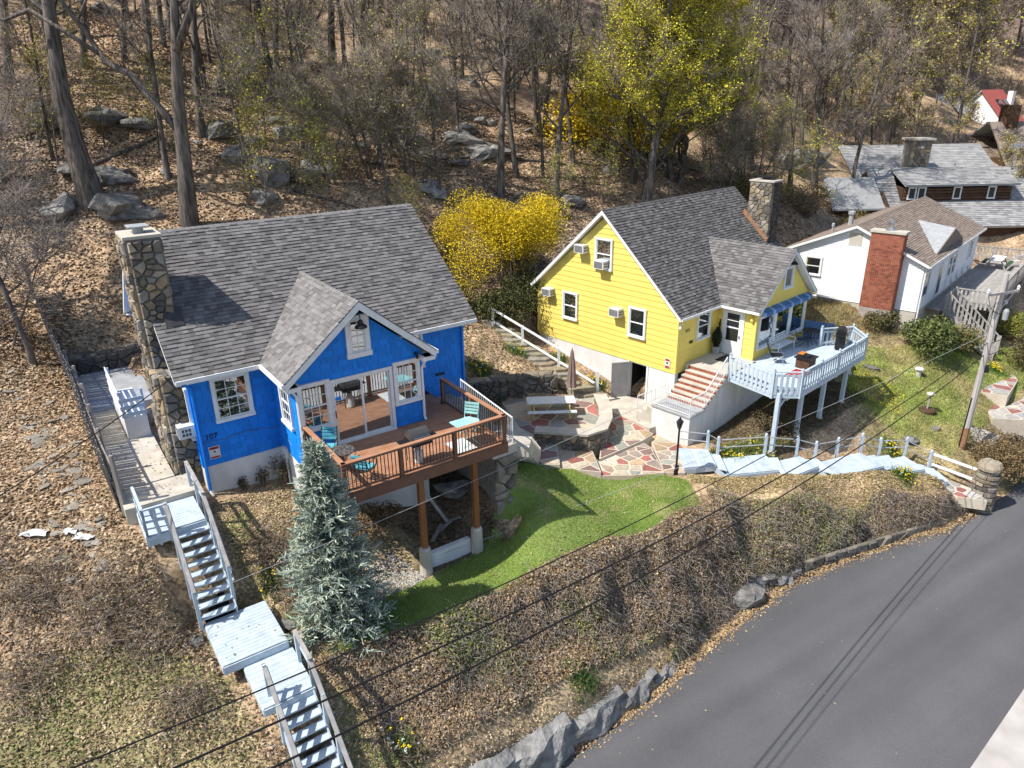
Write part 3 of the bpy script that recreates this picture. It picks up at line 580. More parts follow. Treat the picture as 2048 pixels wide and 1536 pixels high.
for cx, cy, r, n in [(-11.3, 16.0, 1.3, 1500), (-13.5, 16.6, 1.3, 1500), (-15.6, 17.2, 1.2, 900), (-9.8, 15.4, .9, 700), (-6.3, 17.6, .9, 900), (-7.4, 18.6, 1.1, 900), (-5.3, 13.0, .8, 900), (-8.4, 13.8, .8, 500), (-12.6, 14.2, 1.2, 700)]:
    a = RS.randn(n, 2)*r*.45; q = np.column_stack([cx+a[:, 0], cy+a[:, 1]]); br.append(G3(q, 0)+np.array([0, 0, 1])*(RS.rand(n, 1)**2*.45))
br = np.vstack(br); twigs_mesh('dead_brush', br, RS.randn(len(br), 3)*np.array([.26, .26, .16]), .017, pick([(1.0, .9, .8), (.6, .5, .42), (1.5, 1.35, 1.2), (.5, .45, .38)], len(br)), kind='stuff')
q = br[RS.choice(len(br), 9000)]; leaves_mesh('brush_leaves', q+RS.randn(len(q), 3)*.1, .08, pick([(.32, .22, .13), (.22, .15, .085), (.22, .20, .08), (.46, .33, .21)], len(q)), .9, kind='stuff')
# litter on the near hillside, between the houses and at the road edge
def visible_hill(n, x0, x1, y0, y1):
    q = np.column_stack([x0+RS.rand(n)*(x1-x0), y0+RS.rand(n)*(y1-y0)]); t = -.52*q[:, 0]+.85*q[:, 1]; return q[(t > 32.5) & (np.abs(q[:, 0]) < q[:, 1]*.80)]
q = visible_hill(150000, -34, 24, 27, 62); leaves_mesh('hill_leaf_litter', G3(q, .03), .19, pick([(.48, .335, .205), (.34, .23, .135), (.66, .51, .36), (.19, .13, .08), (.50, .29, .145)], len(q), [4, 3, 4, 2, 1]), .45, .6, kind='stuff')
ST = [(-10.0, 20.3), (-8.2, 21.7), (-6.3, 21.0), (-5.0, 18.4), (-4.6, 16.2), (-3.3, 14.6), (-2.6, 12.4), (-3.6, 11.6), (-5.6, 15.0), (-7.6, 17.0), (-8.8, 18.6)]
q = rand_in(ST, 15000); k = vnoise(q[:, 0], q[:, 1], 1.1, 61)+.5; pc = np.where((k > .62)[:, None], pick([(.24, .28, .08), (.34, .36, .12)], len(q)), pick([(.62, .48, .28), (.50, .37, .21), (.72, .58, .36), (.32, .23, .13)], len(q))); leaves_mesh('stair_side_litter', G3(q, .02), .075, pc, .6, .5, kind='stuff')
q = rand_in([(-13, 12), (-3.2, 8.8), (1.2, 15.6), (5.2, 19.4), (3.2, 19.8), (-2, 16.6), (-4.9, 15.6), (-5, 19), (-7.9, 21.6), (-10.0, 20.2), (-9.2, 16.5), (-12, 18.2)], 26000); q = q[seg_dist(q[:, 0], q[:, 1], ROADL) > .5]; leaves_mesh('slope_litter', G3(q, .03), .08, pick([(.50, .37, .23), (.36, .25, .15), (.62, .49, .32), (.22, .16, .10), (.28, .27, .10)], len(q)), .55, .55, kind='stuff')
YB = [(-5, 31.2), (-.5, 33.9), (3.9, 34.3), (1.0, 39.0), (-2, 41), (-6, 38.5)]
q = rand_in(YB, 8000); leaves_mesh('yard_litter', G3(q, .03), .10, pick([(.30, .22, .12), (.22, .20, .08), (.42, .34, .22), (.14, .11, .06)], len(q)), .6, kind='stuff')
re = []
for a, b in zip(ROADL[1:10], ROADL[2:11]):
    n = int(np.hypot(*(b-a))*300); tt = RS.rand(n, 1); nn = np.array([-(b-a)[1], (b-a)[0]]); nn = nn/np.linalg.norm(nn); re.append(a+(b-a)*tt+nn*(RS.randn(n, 1)*.22+.22))
re = np.vstack(re); leaves_mesh('roadside_litter', np.column_stack([re, np.maximum(ground(re[:, 0], re[:, 1]), 1.6)+.02]), .085, pick([(.50, .33, .17), (.38, .26, .13), (.55, .42, .25), (.26, .17, .09)], len(re)), .35, kind='stuff')
q = rand_in([(7.2, 25.4), (12, 26.1), (19.6, 28.1), (19.8, 28.9), (16, 28.6), (12, 27.6), (9.2, 26.8), (7.4, 26.4)], 9000); leaves_mesh('verge_litter', G3(q, .02), .09, pick([(.46, .33, .17), (.36, .26, .13), (.30, .28, .09), (.52, .40, .24)], len(q)), .6, kind='stuff')
q = rand_in([(19, 38), (24, 42), (27, 44), (33, 44), (29, 48), (20, 47.5), (16.5, 43), (17, 38)], 14000); blades('rough_grass', G3(q), .22, .03, pick([(.36, .27, .13), (.26, .22, .09), (.20, .22, .06), (.30, .18, .09)], len(q)), 1.1, kind='stuff')
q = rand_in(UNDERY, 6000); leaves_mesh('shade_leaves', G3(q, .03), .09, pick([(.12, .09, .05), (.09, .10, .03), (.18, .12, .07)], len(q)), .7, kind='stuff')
# ================================================================ blue house
BL, BD, BE, BH, UB, WB, HB, VB, INS = 10.81, 9.69, 12.019, 3.739, 5.178, 2.573, 2.116, 2.334, .386
BR = BD/2; BS = BH/BR; BV = -VB+INS      # bump wall plane v
bh = thing('blue_house', BF.w(BL/2, BR, 7.5), 'bright blue shingled cottage with grey roof, front gable and stone chimney', 'house')
mb = MB(BF); mb.box(INS, BL-INS, INS, BD-INS, 5.2, 8.75); mb.box(UB-WB+INS, UB+WB-INS, BV, INS, 4.6, 8.9); mb.build('foundation', 'stucco', bh)
# walls (core); the bump front is built round the sliding door so that the room shows
b0, b1 = UB-WB+INS, UB+WB-INS; DU0, DU1, DZ0, DZ1 = 4.16, 6.16, 9.44, 11.58
mb = MB(BF); mb.box(INS, BL-INS, INS+1.5, BD-INS, 8.75, BE+.25); mb.box(INS, b0+.1, INS, INS+1.5, 8.75, BE+.2); mb.box(b1-.1, BL-INS, INS, INS+1.5, 8.75, BE+.2)
for u in (INS, BL-INS-.15): mb.prism([(u, INS, BE+.1), (u, BD-INS, BE+.1), (u, BR, BE+BH-.28)], (.15, 0, 0))
bc = (.95, .97, 1)
mb.box(b0, DU0, BV, BV+.12, 8.85, BE); mb.box(DU1, b1, BV, BV+.12, 8.85, BE); mb.box(DU0, DU1, BV, BV+.12, DZ1, BE); mb.box(DU0, DU1, BV, BV+.12, 8.85, DZ0)
mb.prism([(b0, BV, BE), (b1, BV, BE), (UB, BV, BE+HB*(b1-UB)/WB-.02)], (0, .12, 0))
mb.box(b0, b0+.12, BV+.12, INS+.2, 8.85, BE); mb.box(b1-.12, b1, BV+.12, INS+.2, 8.85, BE)
mb.build('wall', 'blue_paint', bh)
mb = MB(BF); mb.box(b0+.12, b1-.12, BV+.12, INS+1.49, 9.38, DZ0-.005); mb.build('room_floor', 'floor_in', bh)
mb = MB(BF); mb.box(b0+.12, b1-.12, INS+1.2, INS+1.49, DZ0, BE-.1); mb.box(b0+.12, b1-.12, BV+.125, INS+1.2, BE-.12, BE-.02); mb.build('room_wall', 'room', bh)
mb = MB(BF)
for u0, u1 in ((DU0+.72, DU0+1.0), (DU1-.55, DU1-.03), (DU0+1.05, DU0+1.5)):
    k = int((u1-u0)/.05)
    for i in range(k): u = u0+(u1-u0)*i/k; mb.box(u, u+.04, BV+.5+(i % 2)*.04, BV+.55+(i % 2)*.04, DZ0+(.9 if u0 < DU1-.6 else .5), DZ1-.05)
mb.build('curtain', 'curtain', bh)
# ---- cedar shingles: the front walls one by one, the rest joined
def wall_shingles(fr, face, at, poly, parent, skip=(), expo=.19, singly=True, m='blue_paint', w=(.16, .42), seed=3):
    rnd = random.Random(seed); z = min(p[1] for p in poly); zt = max(p[1] for p in poly); joined = MB(fr); n = 0
    while z < zt-.03:
        iv = interval(poly, min(z+expo*.6, zt-.005))
        if iv:
            a = iv[0]
            while a < iv[1]-.01:
                e = min(a+rnd.uniform(*w), iv[1]); zz = min(z+expo+.015, zt); c = (a+e)/2; e2 = e
                hit = [s for s in skip if a < s[1] and e > s[0] and z+.03 < s[3] and zz-.03 > s[2]]
                if hit:
                    s = hit[0]
                    if a < s[0]-.02: e2 = s[0]
                    elif e > s[1]+.02: a, e2 = s[1], e
                    else: a = e; continue
                k = rnd.uniform(.86, 1.1); col = (k, k, k); t = rnd.uniform(.022, .036); g = .006
                mb = MB(fr) if singly and n < 290 else joined
                def P(x, d, zc): return (x, at-d, zc) if face == 'v' else (at-d, x, zc) if face == 'u' else (at+d, x, zc)
                q = [P(a+g, 0, z), P(e2-g, 0, z), P(e2-g, t, z), P(a+g, t, z), P(e2-g, .003, zz), P(a+g, .003, zz)]
                fs = [(0, 1, 2, 3), (3, 2, 4, 5), (0, 3, 5), (1, 4, 2)]
                if face == 'u': fs = [f[::-1] for f in fs]
                mb.add(q, fs, col)
                if mb is not joined: mb.build('wall_shingle', m, parent); n += 1
                a = e
        z += expo
    if joined.v: joined.build('wall_shingles', m, parent, kind='stuff')
gz0 = BE+HB*(b1-UB)/WB-.05
wall_shingles(BF, 'v', BV, [(b0, 8.85), (b1, 8.85), (b1, BE-.12), (UB, gz0), (b0, BE-.12)], bh, skip=[(3.0, 4.02, 10.1, 11.8), (4.02, 6.3, 8.8, 11.72), (6.3, 7.3, 10.2, 11.8), (4.77, 5.58, 12.2, 13.7)], seed=4)
wall_shingles(BF, 'v', INS, [(INS, 8.75), (b0, 8.75), (b0, BE-.1), (INS, BE-.1)], bh, skip=[(1.0, 2.25, 10.2, 11.75)], singly=False, seed=5)
wall_shingles(BF, 'v', INS, [(b1, 8.75), (BL-INS, 8.75), (BL-INS, BE-.1), (b1, BE-.1)], bh, singly=False, seed=6)
wall_shingles(BF, 'u', INS, [(INS, 8.75), (BD-INS, 8.75), (BD-INS, BE), (BR, BE+BH-.35), (INS, BE)], bh, singly=False, seed=7)
wall_shingles(BF, 'u', b0, [(BV, 8.85), (INS, 8.85), (INS, BE-.1), (BV, BE-.1)], bh, singly=False, seed=8)
# corner boards
mb = MB(BF)
for u, v in ((INS-.03, INS-.03), (b0-.03, BV-.03), (b1-.09, BV-.03), (BL-INS-.09, INS-.03)): mb.box(u, u+.12, v, v+.12, 8.75, BE-.1, (.93, .95, 1))
mb.build('corner_board', 'blue_paint', bh)
# ---- roof
nF = unit((0, -BS, 1)); nB = unit((0, BS, 1)); cF = unit((0, 1, BS)); cB = unit((0, -1, BS)); sl_ = math.hypot(BR, BH)
mb = MB(BF); T = .12
mb.prism([(0, 0, BE), (BL, 0, BE), (BL, BR, BE+BH), (0, BR, BE+BH)], nF*-T); mb.prism([(0, BD, BE), (BL, BD, BE), (BL, BR, BE+BH), (0, BR, BE+BH)], nB*-T)
nL = unit((-HB, 0, WB)); nR = unit((HB, 0, WB)); vr = HB/BH*BR
P = lambda u, v, z: (u, v, BE+z)
mb.prism([P(UB-WB, -VB, .015), P(UB-WB, 0, .015), P(UB, vr, HB+.015), P(UB, -VB, HB+.015)], nL*-T); mb.prism([P(UB+WB, -VB, .015), P(UB+WB, 0, .015), P(UB, vr, HB+.015), P(UB, -VB, HB+.015)], nR*-T)
roof = mb.build('roof', 'white_paint', bh)
e = .035
shingles(BF, (0, 0, BE+.004), (1, 0, 0), cF, nF, [(-e, -.04), (BL+e, -.04), (BL+e, sl_), (-e, sl_)], roof, seed=1)
shingles(BF, (0, BD, BE+.004), (1, 0, 0), cB, nB, [(-e, -.04), (BL+e, -.04), (BL+e, sl_), (-e, sl_)], roof, seed=2, w=(.3, .5))
sb = math.hypot(WB, HB); cL = unit((WB, 0, HB)); cR = unit((-WB, 0, HB))
shingles(BF, (UB-WB, -VB, BE+.02), (0, 1, 0), cL, nL, [(-e, -.04), (VB, -.04), (VB+vr, sb), (-e, sb)], roof, seed=3, tones=(.85, .98, 1.1, 1.22, 1.34))
shingles(BF, (UB+WB, -VB, BE+.02), (0, 1, 0), cR, nR, [(-e, -.04), (VB, -.04), (VB+vr, sb), (-e, sb)], roof, seed=4)
ridge_caps(BF, (0, BR, BE+BH), (BL, BR, BE+BH), nF, nB, roof, tone=1.5); ridge_caps(BF, (UB, -VB-.03, BE+HB), (UB, vr+.1, BE+HB), nL, nR, roof, tone=1.3)
# fascia, rakes, gutters
for u in (-.03, BL):
    for v in (0, BD): mb = MB(BF); mb.prism([(u, v, BE), (u, v, BE-.16), (u, BR, BE+BH-.16), (u, BR, BE+BH)], (.03, 0, 0)); mb.build('rake_board', 'white_paint', bh)
mb = MB(BF); mb.prism([P(UB-WB, -VB-.03, -.02), P(UB-WB, -VB-.03, -.24), P(UB, -VB-.03, HB-.25), P(UB, -VB-.03, HB)], (0, .03, 0)); mb.build('rake_board', 'white_paint', bh); mb = MB(BF); mb.prism([P(UB+WB, -VB-.03, -.02), P(UB+WB, -VB-.03, -.24), P(UB, -VB-.03, HB-.25), P(UB, -VB-.03, HB)], (0, .03, 0))
mb.build('rake_board', 'white_paint', bh)
mb = MB(BF); mb.box(0, UB-WB, -.11, .0, BE-.13, BE-.012); mb.box(UB+WB, BL, -.11, 0, BE-.13, BE-.012); mb.box(0, UB-WB, .001, .03, BE-.2, BE-.0); mb.box(UB+WB, BL, .001, .03, BE-.2, BE-.0)
mb.box(UB-WB-.11, UB-WB, -VB-.02, -.11, BE-.13, BE-.005); mb.box(UB+WB, UB+WB+.11, -VB-.02, -.11, BE-.13, BE-.005); mb.build('gutter', 'white_paint', bh)
mb = MB(BF); mb.box(.02, BL-.02, .03, INS, BE-.14, BE-.11); mb.box(.02, BL-.02, BD-INS, BD-.03, BE-.14, BE-.11); mb.box(UB-WB+.02, b0, -VB, -.02, BE-.2, BE-.17); mb.box(b1, UB+WB-.02, -VB, -.02, BE-.2, BE-.17)
mb.box(UB-WB+.02, b0+.1, -VB, BV, BE-.32, BE-.17); mb.box(b1-.1, UB+WB-.02, -VB, BV, BE-.32, BE-.17); mb.build('soffit', 'white_paint', bh)
mb = MB(BF); mb.tube([(b1+.28, -VB+.05, BE-.15), (b1+.2, BV-.02, BE-.4), (b1-.02, BV-.07, BE-.62), (b1-.02, BV-.07, 9.55), (b1-.02, BV-.17, 9.47)], .045, 6); mb.build('downspout', 'white_paint', bh)
mb = MB(BF); mb.tube([(b0-.28, -VB+.05, BE-.15), (b0-.15, BV-.02, BE-.35), (b0+.01, BV-.07, BE-.6), (b0+.01, BV-.07, 8.4), (b0+.0, BV-.12, 6.7)], .045, 6); mb.build('downspout', 'white_paint', bh)
mb = MB(BF); mb.tube([(.2, -.05, BE-.13), (INS+.05, INS-.09, BE-.45), (INS+.05, INS-.09, 7.9)], .05, 6, (.9, .95, 1)); mb.build('downspout', 'blue_paint', bh)
mb = MB(BF); mb.tube([(INS+.05, INS-.09, 7.9), (INS+.08, INS-.2, 7.72)], .055, 6); mb.build('downspout_foot', 'white_paint', bh)
mb = MB(BF); mb.tube([(BL-INS-.06, INS-.06, BE-.2), (BL-INS-.06, INS-.06, 7.5)], .045, 6); mb.build('downspout', 'blue_paint', bh)
# ---- windows and the sliding door
window(BF, 'v', BV, 3.55, 10.24, .84, 1.42, bh, (3, 2), glass='glass', back='curtain'); window(BF, 'v', BV, 6.78, 10.34, .78, 1.34, bh, (3, 2), back='curtain')
window(BF, 'v', BV, 5.18, 12.42, .48, 1.05, bh, (2, 2), trim=.16); window(BF, 'v', INS, 1.63, 10.30, 1.02, 1.36, bh, (3, 2), back='curtain')
window(BF, 'u', b0, -.98, 10.15, .8, 1.5, bh, (3, 2)); window(BF, 'v', INS, 8.15, 10.5, .8, 1.25, bh, (3, 2)); window(BF, 'u', INS, 6.3, 9.7, .9, 1.3, bh); window(BF, 'u', INS, 1.05, 9.75, .6, 1.6, bh)
mb = MB(BF); mb.box(DU0-.1, DU0, BV-.06, BV+.1, DZ0-.05, DZ1+.1); mb.box(DU1, DU1+.1, BV-.06, BV+.1, DZ0-.05, DZ1+.1); mb.box(DU0, DU1, BV-.06, BV+.1, DZ1, DZ1+.1); mb.box(DU0-.1, DU1+.1, BV-.1, BV+.1, DZ0-.06, DZ0)
sd = mb.build('sliding_door', 'white_paint', bh); um = (DU0+DU1)/2
for a, b, d in ((DU0, um+.04, -.03), (um-.04, DU1, .02)):
    mb = MB(BF)
    for q in ((a, a+.07, DZ0, DZ1), (b-.07, b, DZ0, DZ1), (a+.07, b-.07, DZ0, DZ0+.09), (a+.07, b-.07, DZ1-.07, DZ1)): mb.box(q[0], q[1], BV+d, BV+d+.04, q[2], q[3])
    mb.build('door_frame', 'white_paint', sd); mb = MB(BF); mb.box(a+.07, b-.07, BV+d+.016, BV+d+.024, DZ0+.09, DZ1-.07); mb.build('pane', 'glass_door', sd)
mb = MB(BF); mb.box(DU0+.02, DU0+.05, BV-.06, BV-.03, 10.35, 10.6); mb.build('handle', 'red', sd)
# ---- details on the walls
mb = MB(BF); mb.tube([(UB+.02, BV-.02, 13.62), (UB+.02, BV-.2, 13.72), (UB+.02, BV-.34, 13.66), (UB+.02, BV-.36, 13.52)], .018, 6); mb.lathe((UB+.02, BV-.36, 13.3), [(.2, 0), (.19, .05), (.08, .13), (.06, .24), (.02, .26)], 12); mb.build('barn_lamp', 'black', bh)
text_obj('107', .26, BF, (.78, INS-.035, 9.77), BF.yaw, 'slate_boards', bh, 'house_number')
mb = MB(BF); mb.box(.62, .96, INS-.045, INS-.03, 8.98, 9.42); sg = mb.build('warning_sign', 'sign_white', bh)
mb = MB(BF); mb.box(.645, .935, INS-.05, INS-.046, 9.31, 9.4); mb.box(.645, .935, INS-.05, INS-.046, 9.0, 9.06); mb.build('sign_band', 'red', sg); mb = MB(BF); mb.box(.76, .82, INS-.05, INS-.046, 9.2, 9.26); mb.box(.74, .84, INS-.051, INS-.0505, 9.335, 9.375); mb.build('sign_mark', 'black', sg)
mb = MB(BF); mb.tube([(INS+.1, INS-.035, 9.62), (1.2, INS-.035, 9.58), (1.9, INS-.035, 9.66), (b0-.03, INS-.035, 9.52), (b0-.03, BV+1, 9.3)], .014, 5); mb.build('wall_cable', 'slate_boards', bh)
mb = MB(BF); mb.box(b0-.13, b0-.03, -.35, -.1, 8.6, 8.95); mb.tube([(b0-.08, -.2, 8.6), (b0-.08, -.2, 7.6)], .03, 6); mb.build('meter_box', 'plastic_white', bh)
mb = MB(BF); mb.box(8.05, 8.5, INS-.06, INS-.025, 10.0, 10.09); mb.box(9.15, 9.5, INS-.08, INS-.025, 9.9, 9.98); mb.build('wall_vent', 'black', bh)
mb = MB(BF); mb.box(7.12, 7.2, BV-.16, BV-.025, 11.9, 11.98); mb.box(7.13, 7.19, BV-.2, BV-.12, 11.78, 11.9); mb.build('security_camera', 'black', bh)
# ---- stone chimney on the left gable
ch = None
mb = MB(BF); mb.box(-.28, INS+.3, 1.0, 3.45, 8.0, 11.85); mb.box(-.28, .68, 1.95, 3.3, 11.85, 16.05); ch = mb.build('chimney', 'mortar', bh)
z0 = 8.35
stone_face(BF, (-.28, 1.0, 0), (1, 0, 0), (0, 0, 1), (0, -1, 0), [(-.03, z0), (.8, z0), (.8, 11.9), (-.03, 11.9)], .27, ch, seed=11, depth=.13, gap=.04)
stone_face(BF, (-.28, 0, 0), (0, 1, 0), (0, 0, 1), (-1, 0, 0), [(1.0, z0), (3.45, z0), (3.45, 11.9), (1.0, 11.9)], .33, ch, seed=12, depth=.14, gap=.04)
stone_face(BF, (-.28, 1.95, 0), (1, 0, 0), (0, 0, 1), (0, -1, 0), [(0, 11.9), (.96, 11.9), (.96, 16.0), (0, 16.0)], .26, ch, seed=13, depth=.12, gap=.04, aspect=1.7)
stone_face(BF, (-.28, 0, 0), (0, 1, 0), (0, 0, 1), (-1, 0, 0), [(1.95, 11.9), (3.3, 11.9), (3.3, 16.0), (1.95, 16.0)], .32, ch, seed=14, depth=.14, gap=.04)
stone_face(BF, (0, 1.0, 11.85), (1, 0, 0), (0, 1, 0), (0, 0, 1), [(-.3, 0), (.0, 0), (.0, .95), (-.3, .95)], .3, ch, seed=15, depth=.07)
stone_face(BF, (.68, 0, 0), (0, 1, 0), (0, 0, 1), (1, 0, 0), [(1.95, 13.4), (3.3, 13.4), (3.3, 16.0), (1.95, 16.0)], .34, ch, seed=16, depth=.06, stuff=True)
mb = MB(BF); mb.box(-.36, .74, 1.88, 3.37, 16.05, 16.14); mb.build('chimney_cap', 'concrete', ch)
mb = MB(BF); mb.lathe((.2, 2.6, 16.14), [(.16, 0), (.16, .16)], 10); mb.box(-.1, .5, 2.3, 2.95, 16.32, 16.36); mb.build('flue_cap', 'galv', ch)
mb = MB(BF); s = BS; mb.prism([(.3, 1.55, BE+1.55*s+.05), (.84, 1.55, BE+1.55*s+.05), (.84, 1.95, BE+1.95*s+.28), (.3, 1.95, BE+1.95*s+.28)], (0, 0, .02)); mb.build('flashing', 'flashing_grey', ch)
# ================================================================ brown deck of the blue house
dk = thing('wooden_deck', BF.w(5.85, -3.3, 5.6), 'brown wooden deck on tall posts with black balusters beside the blue house', 'deck')
DZ = 9.40; D0, D1, DV = 3.05, 8.65, -5.15; n = 23
for i in range(n):
    v = DV+.0+(BV-DV)*i/n; mb = MB(BF); mb.box(D0, D1, v+.004, v+(BV-DV)/n-.004, DZ-.03, DZ, jit(.08)); mb.build('deck_board', 'deck_wood', dk)
for i in range(14):
    v = BV+.14*i; mb = MB(BF); mb.box(b1+.04, D1, v+.004, v+.136, DZ-.03, DZ, jit(.08)); mb.build('deck_board', 'deck_wood', dk)
mb = MB(BF); mb.box(D0-.04, D1+.04, DV-.04, DV, DZ-.34, DZ-.0); mb.build('fascia_board', 'deck_frame', dk); mb = MB(BF); mb.box(D0-.04, D0, DV, BV-.05, DZ-.34, DZ-.0); mb.build('fascia_board', 'deck_frame', dk)
mb = MB(BF); mb.box(D1, D1+.04, DV, INS, DZ-.34, DZ); mb.build('fascia_board', 'deck_frame', dk)
mb = MB(BF)
for i in range(14): u = D0+.2+i*.4; mb.box(u, u+.05, DV+.02, BV-.03, DZ-.28, DZ-.035)
mb.box(D0+.1, D1-.1, -4.85, -4.72, DZ-.55, DZ-.29); mb.build('joist', 'deck_frame', dk)
for u in (5.62, 7.6):
    mb = MB(BF); mb.box(u-.09, u+.09, -4.87, -4.69, 6.35, DZ-.3); mb.build('post', 'post_wood', dk)
    mb = MB(BF); mb.lathe((u, -4.78, 5.0), [(.23, 0), (.2, 1.0), (.19, 1.33), (.15, 1.4)], 12); mb.build('pier', 'concrete', dk)
RT = DZ+.98
rails = [((3.11, -2.05), (3.11, -5.09)), ((3.11, -5.09), (8.6, -5.09)), ((8.6, -5.09), (8.6, -1.1))]
for (a, b) in rails:
    a, b = np.array(a), np.array(b); L = np.hypot(*(b-a)); d = (b-a)/L
    mb = MB(BF); mb.bar((*(a-d*.06), RT), (*(b+d*.06), RT), .15, .035); mb.build('top_rail', 'deck_wood', dk)
    for z in (RT-.06, DZ+.1): mb = MB(BF); mb.bar((*a, z), (*b, z), .06, .05); mb.build('rail', 'deck_frame', dk)
    for i in range(1, int(L/.115)):
        q = a+d*.115*i; mb = MB(BF); mb.bar((*q, DZ+.11), (*q, RT-.07), .022, .022, (0, 1, 0)); mb.build('baluster', 'dark_metal', dk)
for p in ((3.11, -2.05), (3.11, -3.55), (3.11, -5.09), (4.9, -5.09), (6.75, -5.09), (8.6, -5.09), (8.6, -3.1), (8.6, -1.1)):
    mb = MB(BF); mb.box(p[0]-.06, p[0]+.06, p[1]-.06, p[1]+.06, DZ, RT-.02); mb.box(p[0]-.08, p[0]+.08, p[1]-.08, p[1]+.08, DZ, DZ+.05); mb.build('rail_post', 'deck_frame', dk)
# ---- white metal stair rail and concrete steps to the right of the deck
st = thing('side_steps', BF.w(9.5, -1.5, 6.2), 'concrete side steps with white metal railing behind the brown deck', 'steps')
mb = MB(BF); mb.box(8.72, 9.75, -1.0, INS-.03, 6.0, 9.02); mb.build('landing', 'concrete', st)
for i in range(4): v = -1.0-.8*i; mb = MB(BF); mb.box(8.72, 9.75, v-.8, v, 8.6-.09*i, 8.95-.09*i); mb.build('walk_slab', 'concrete', st)
for i in range(9): t = i/8; c = V3((9.95+2.2*t, -3.75+2.4*t, 8.3-2.1*t)); mb = MB(BF); mb.bar(c+V3((-.3, -.3, 0)), c+V3((.32, .34, 0)), 1.15, .36, col=jit(.1)); mb.build('step', 'concrete', st)
def metal_rail(fr, pts, parent, h=.85, step=.13, m='white_paint', r=.014, low=.1, post_r=.022):
    for a, b in zip(pts[:-1], pts[1:]):
        a, b = V3(a), V3(b); mb = MB(fr); mb.tube([a+(0, 0, h), b+(0, 0, h)], .026, 6); mb.build('hand_rail', m, parent); mb = MB(fr); mb.tube([a+(0, 0, low), b+(0, 0, low)], .014, 5); mb.build('rail', m, parent)
        k = int(np.hypot(*(b-a)[:2])/step)
        for i in range(1, k): q = a+(b-a)*i/k; mb = MB(fr); mb.tube([q+(0, 0, low), q+(0, 0, h)], r*.75, 4, cap=False); mb.build('baluster', m, parent)
    for a in pts: mb = MB(fr); mb.tube([V3(a), V3(a)+(0, 0, h+.03)], post_r, 6); mb.build('rail_post', m, parent)
mb = MB(BF); mb.box(8.8, 9.65, -4.1, -1.0, 5.5, 8.3); mb.build('rubble_core', 'mortar', st); stone_face(BF, (8.8, -4.1, 0), (1, 0, 0), (0, 0, 1), (0, -1, 0), [(0, 6.0), (.9, 6.0), (.9, 8.35), (0, 8.35)], .42, st, seed=97, depth=.2, cols=[(.8, .78, .74), (1.0, .95, .86), (.6, .6, .58)])
metal_rail(BF, [(9.62, -.7, 9.02), (9.62, -4.1, 8.7)], st, .95)
# ================================================================ yellow house
YL, YD, YE, YH, YUB, YWB, YHB, YVB, YI = 12.18, 10.0, 10.022, 4.518, 6.356, 2.924, 2.597, 2.118, .314
YR = YD/2; YS = YH/YR; YV = -YVB+YI; y0, y1 = YUB-YWB+YI, YUB+YWB-YI; YB_ = 7.1
yh = thing('yellow_house', YF.w(YL/2, YR, 6.5), 'yellow clapboard cottage with dark shingle roof and air conditioners in its gable wall', 'house')
mb = MB(YF); mb.box(YI, YI+.25, YI, 2.0, 4.2, YB_); mb.box(YI, YI+.25, 3.12, YD-YI, 4.2, YB_); mb.box(YI, YI+.25, 2.0, 3.12, 7.02, YB_); mb.box(1.75, YL-YI, YI, YD-YI, 6.0, YB_); mb.box(YI+.25, 1.75, 3.3, YD-YI, 6.0, YB_); mb.box(YI+.25, YL-YI, YI, YI+.3, 4.2, 6.0); mb.box(YL-YI-.2, YL-YI, YI+.3, YD-YI, 4.2, 6.0)
mb.box(y0, y1, YV, YI-.002, 4.2, 7.35); mb.build('foundation', 'stucco', yh)
mb = MB(YF); mb.box(1.6, 1.7, 1.5, 4, 4.8, 7.09); mb.box(YI+.25, 1.6, 1.5, 3.25, 4.95, 5.04); mb.box(YI+.26, 1.6, 1.85, 1.95, 5.04, 7.09); mb.box(YI+.26, 1.6, 3.18, 3.28, 5.04, 7.09); mb.box(YI+.26, 1.6, 1.95, 3.18, 7.05, 7.09); mb.build('cellar_wall', 'dark_inside', yh)
mb = MB(YF); mb.box(YI, YL-YI, YI, YD-YI, YB_+.002, YE); mb.box(y0, y1, YV, YI-.01, 7.35, YE); mb.prism([(YI, YI, YE), (YI, YD-YI, YE), (YI, YR, YE+YH-.3)], (.2, 0, 0)); mb.prism([(YL-YI-.2, YI, YE), (YL-YI-.2, YD-YI, YE), (YL-YI-.2, YR, YE+YH-.3)], (.2, 0, 0))
mb.prism([(y0, YV, YE), (y1, YV, YE), (YUB, YV, YE+YHB*(y1-YUB)/YWB-.02)], (0, .2, 0)); mb.build('wall', 'yellow_paint', yh)
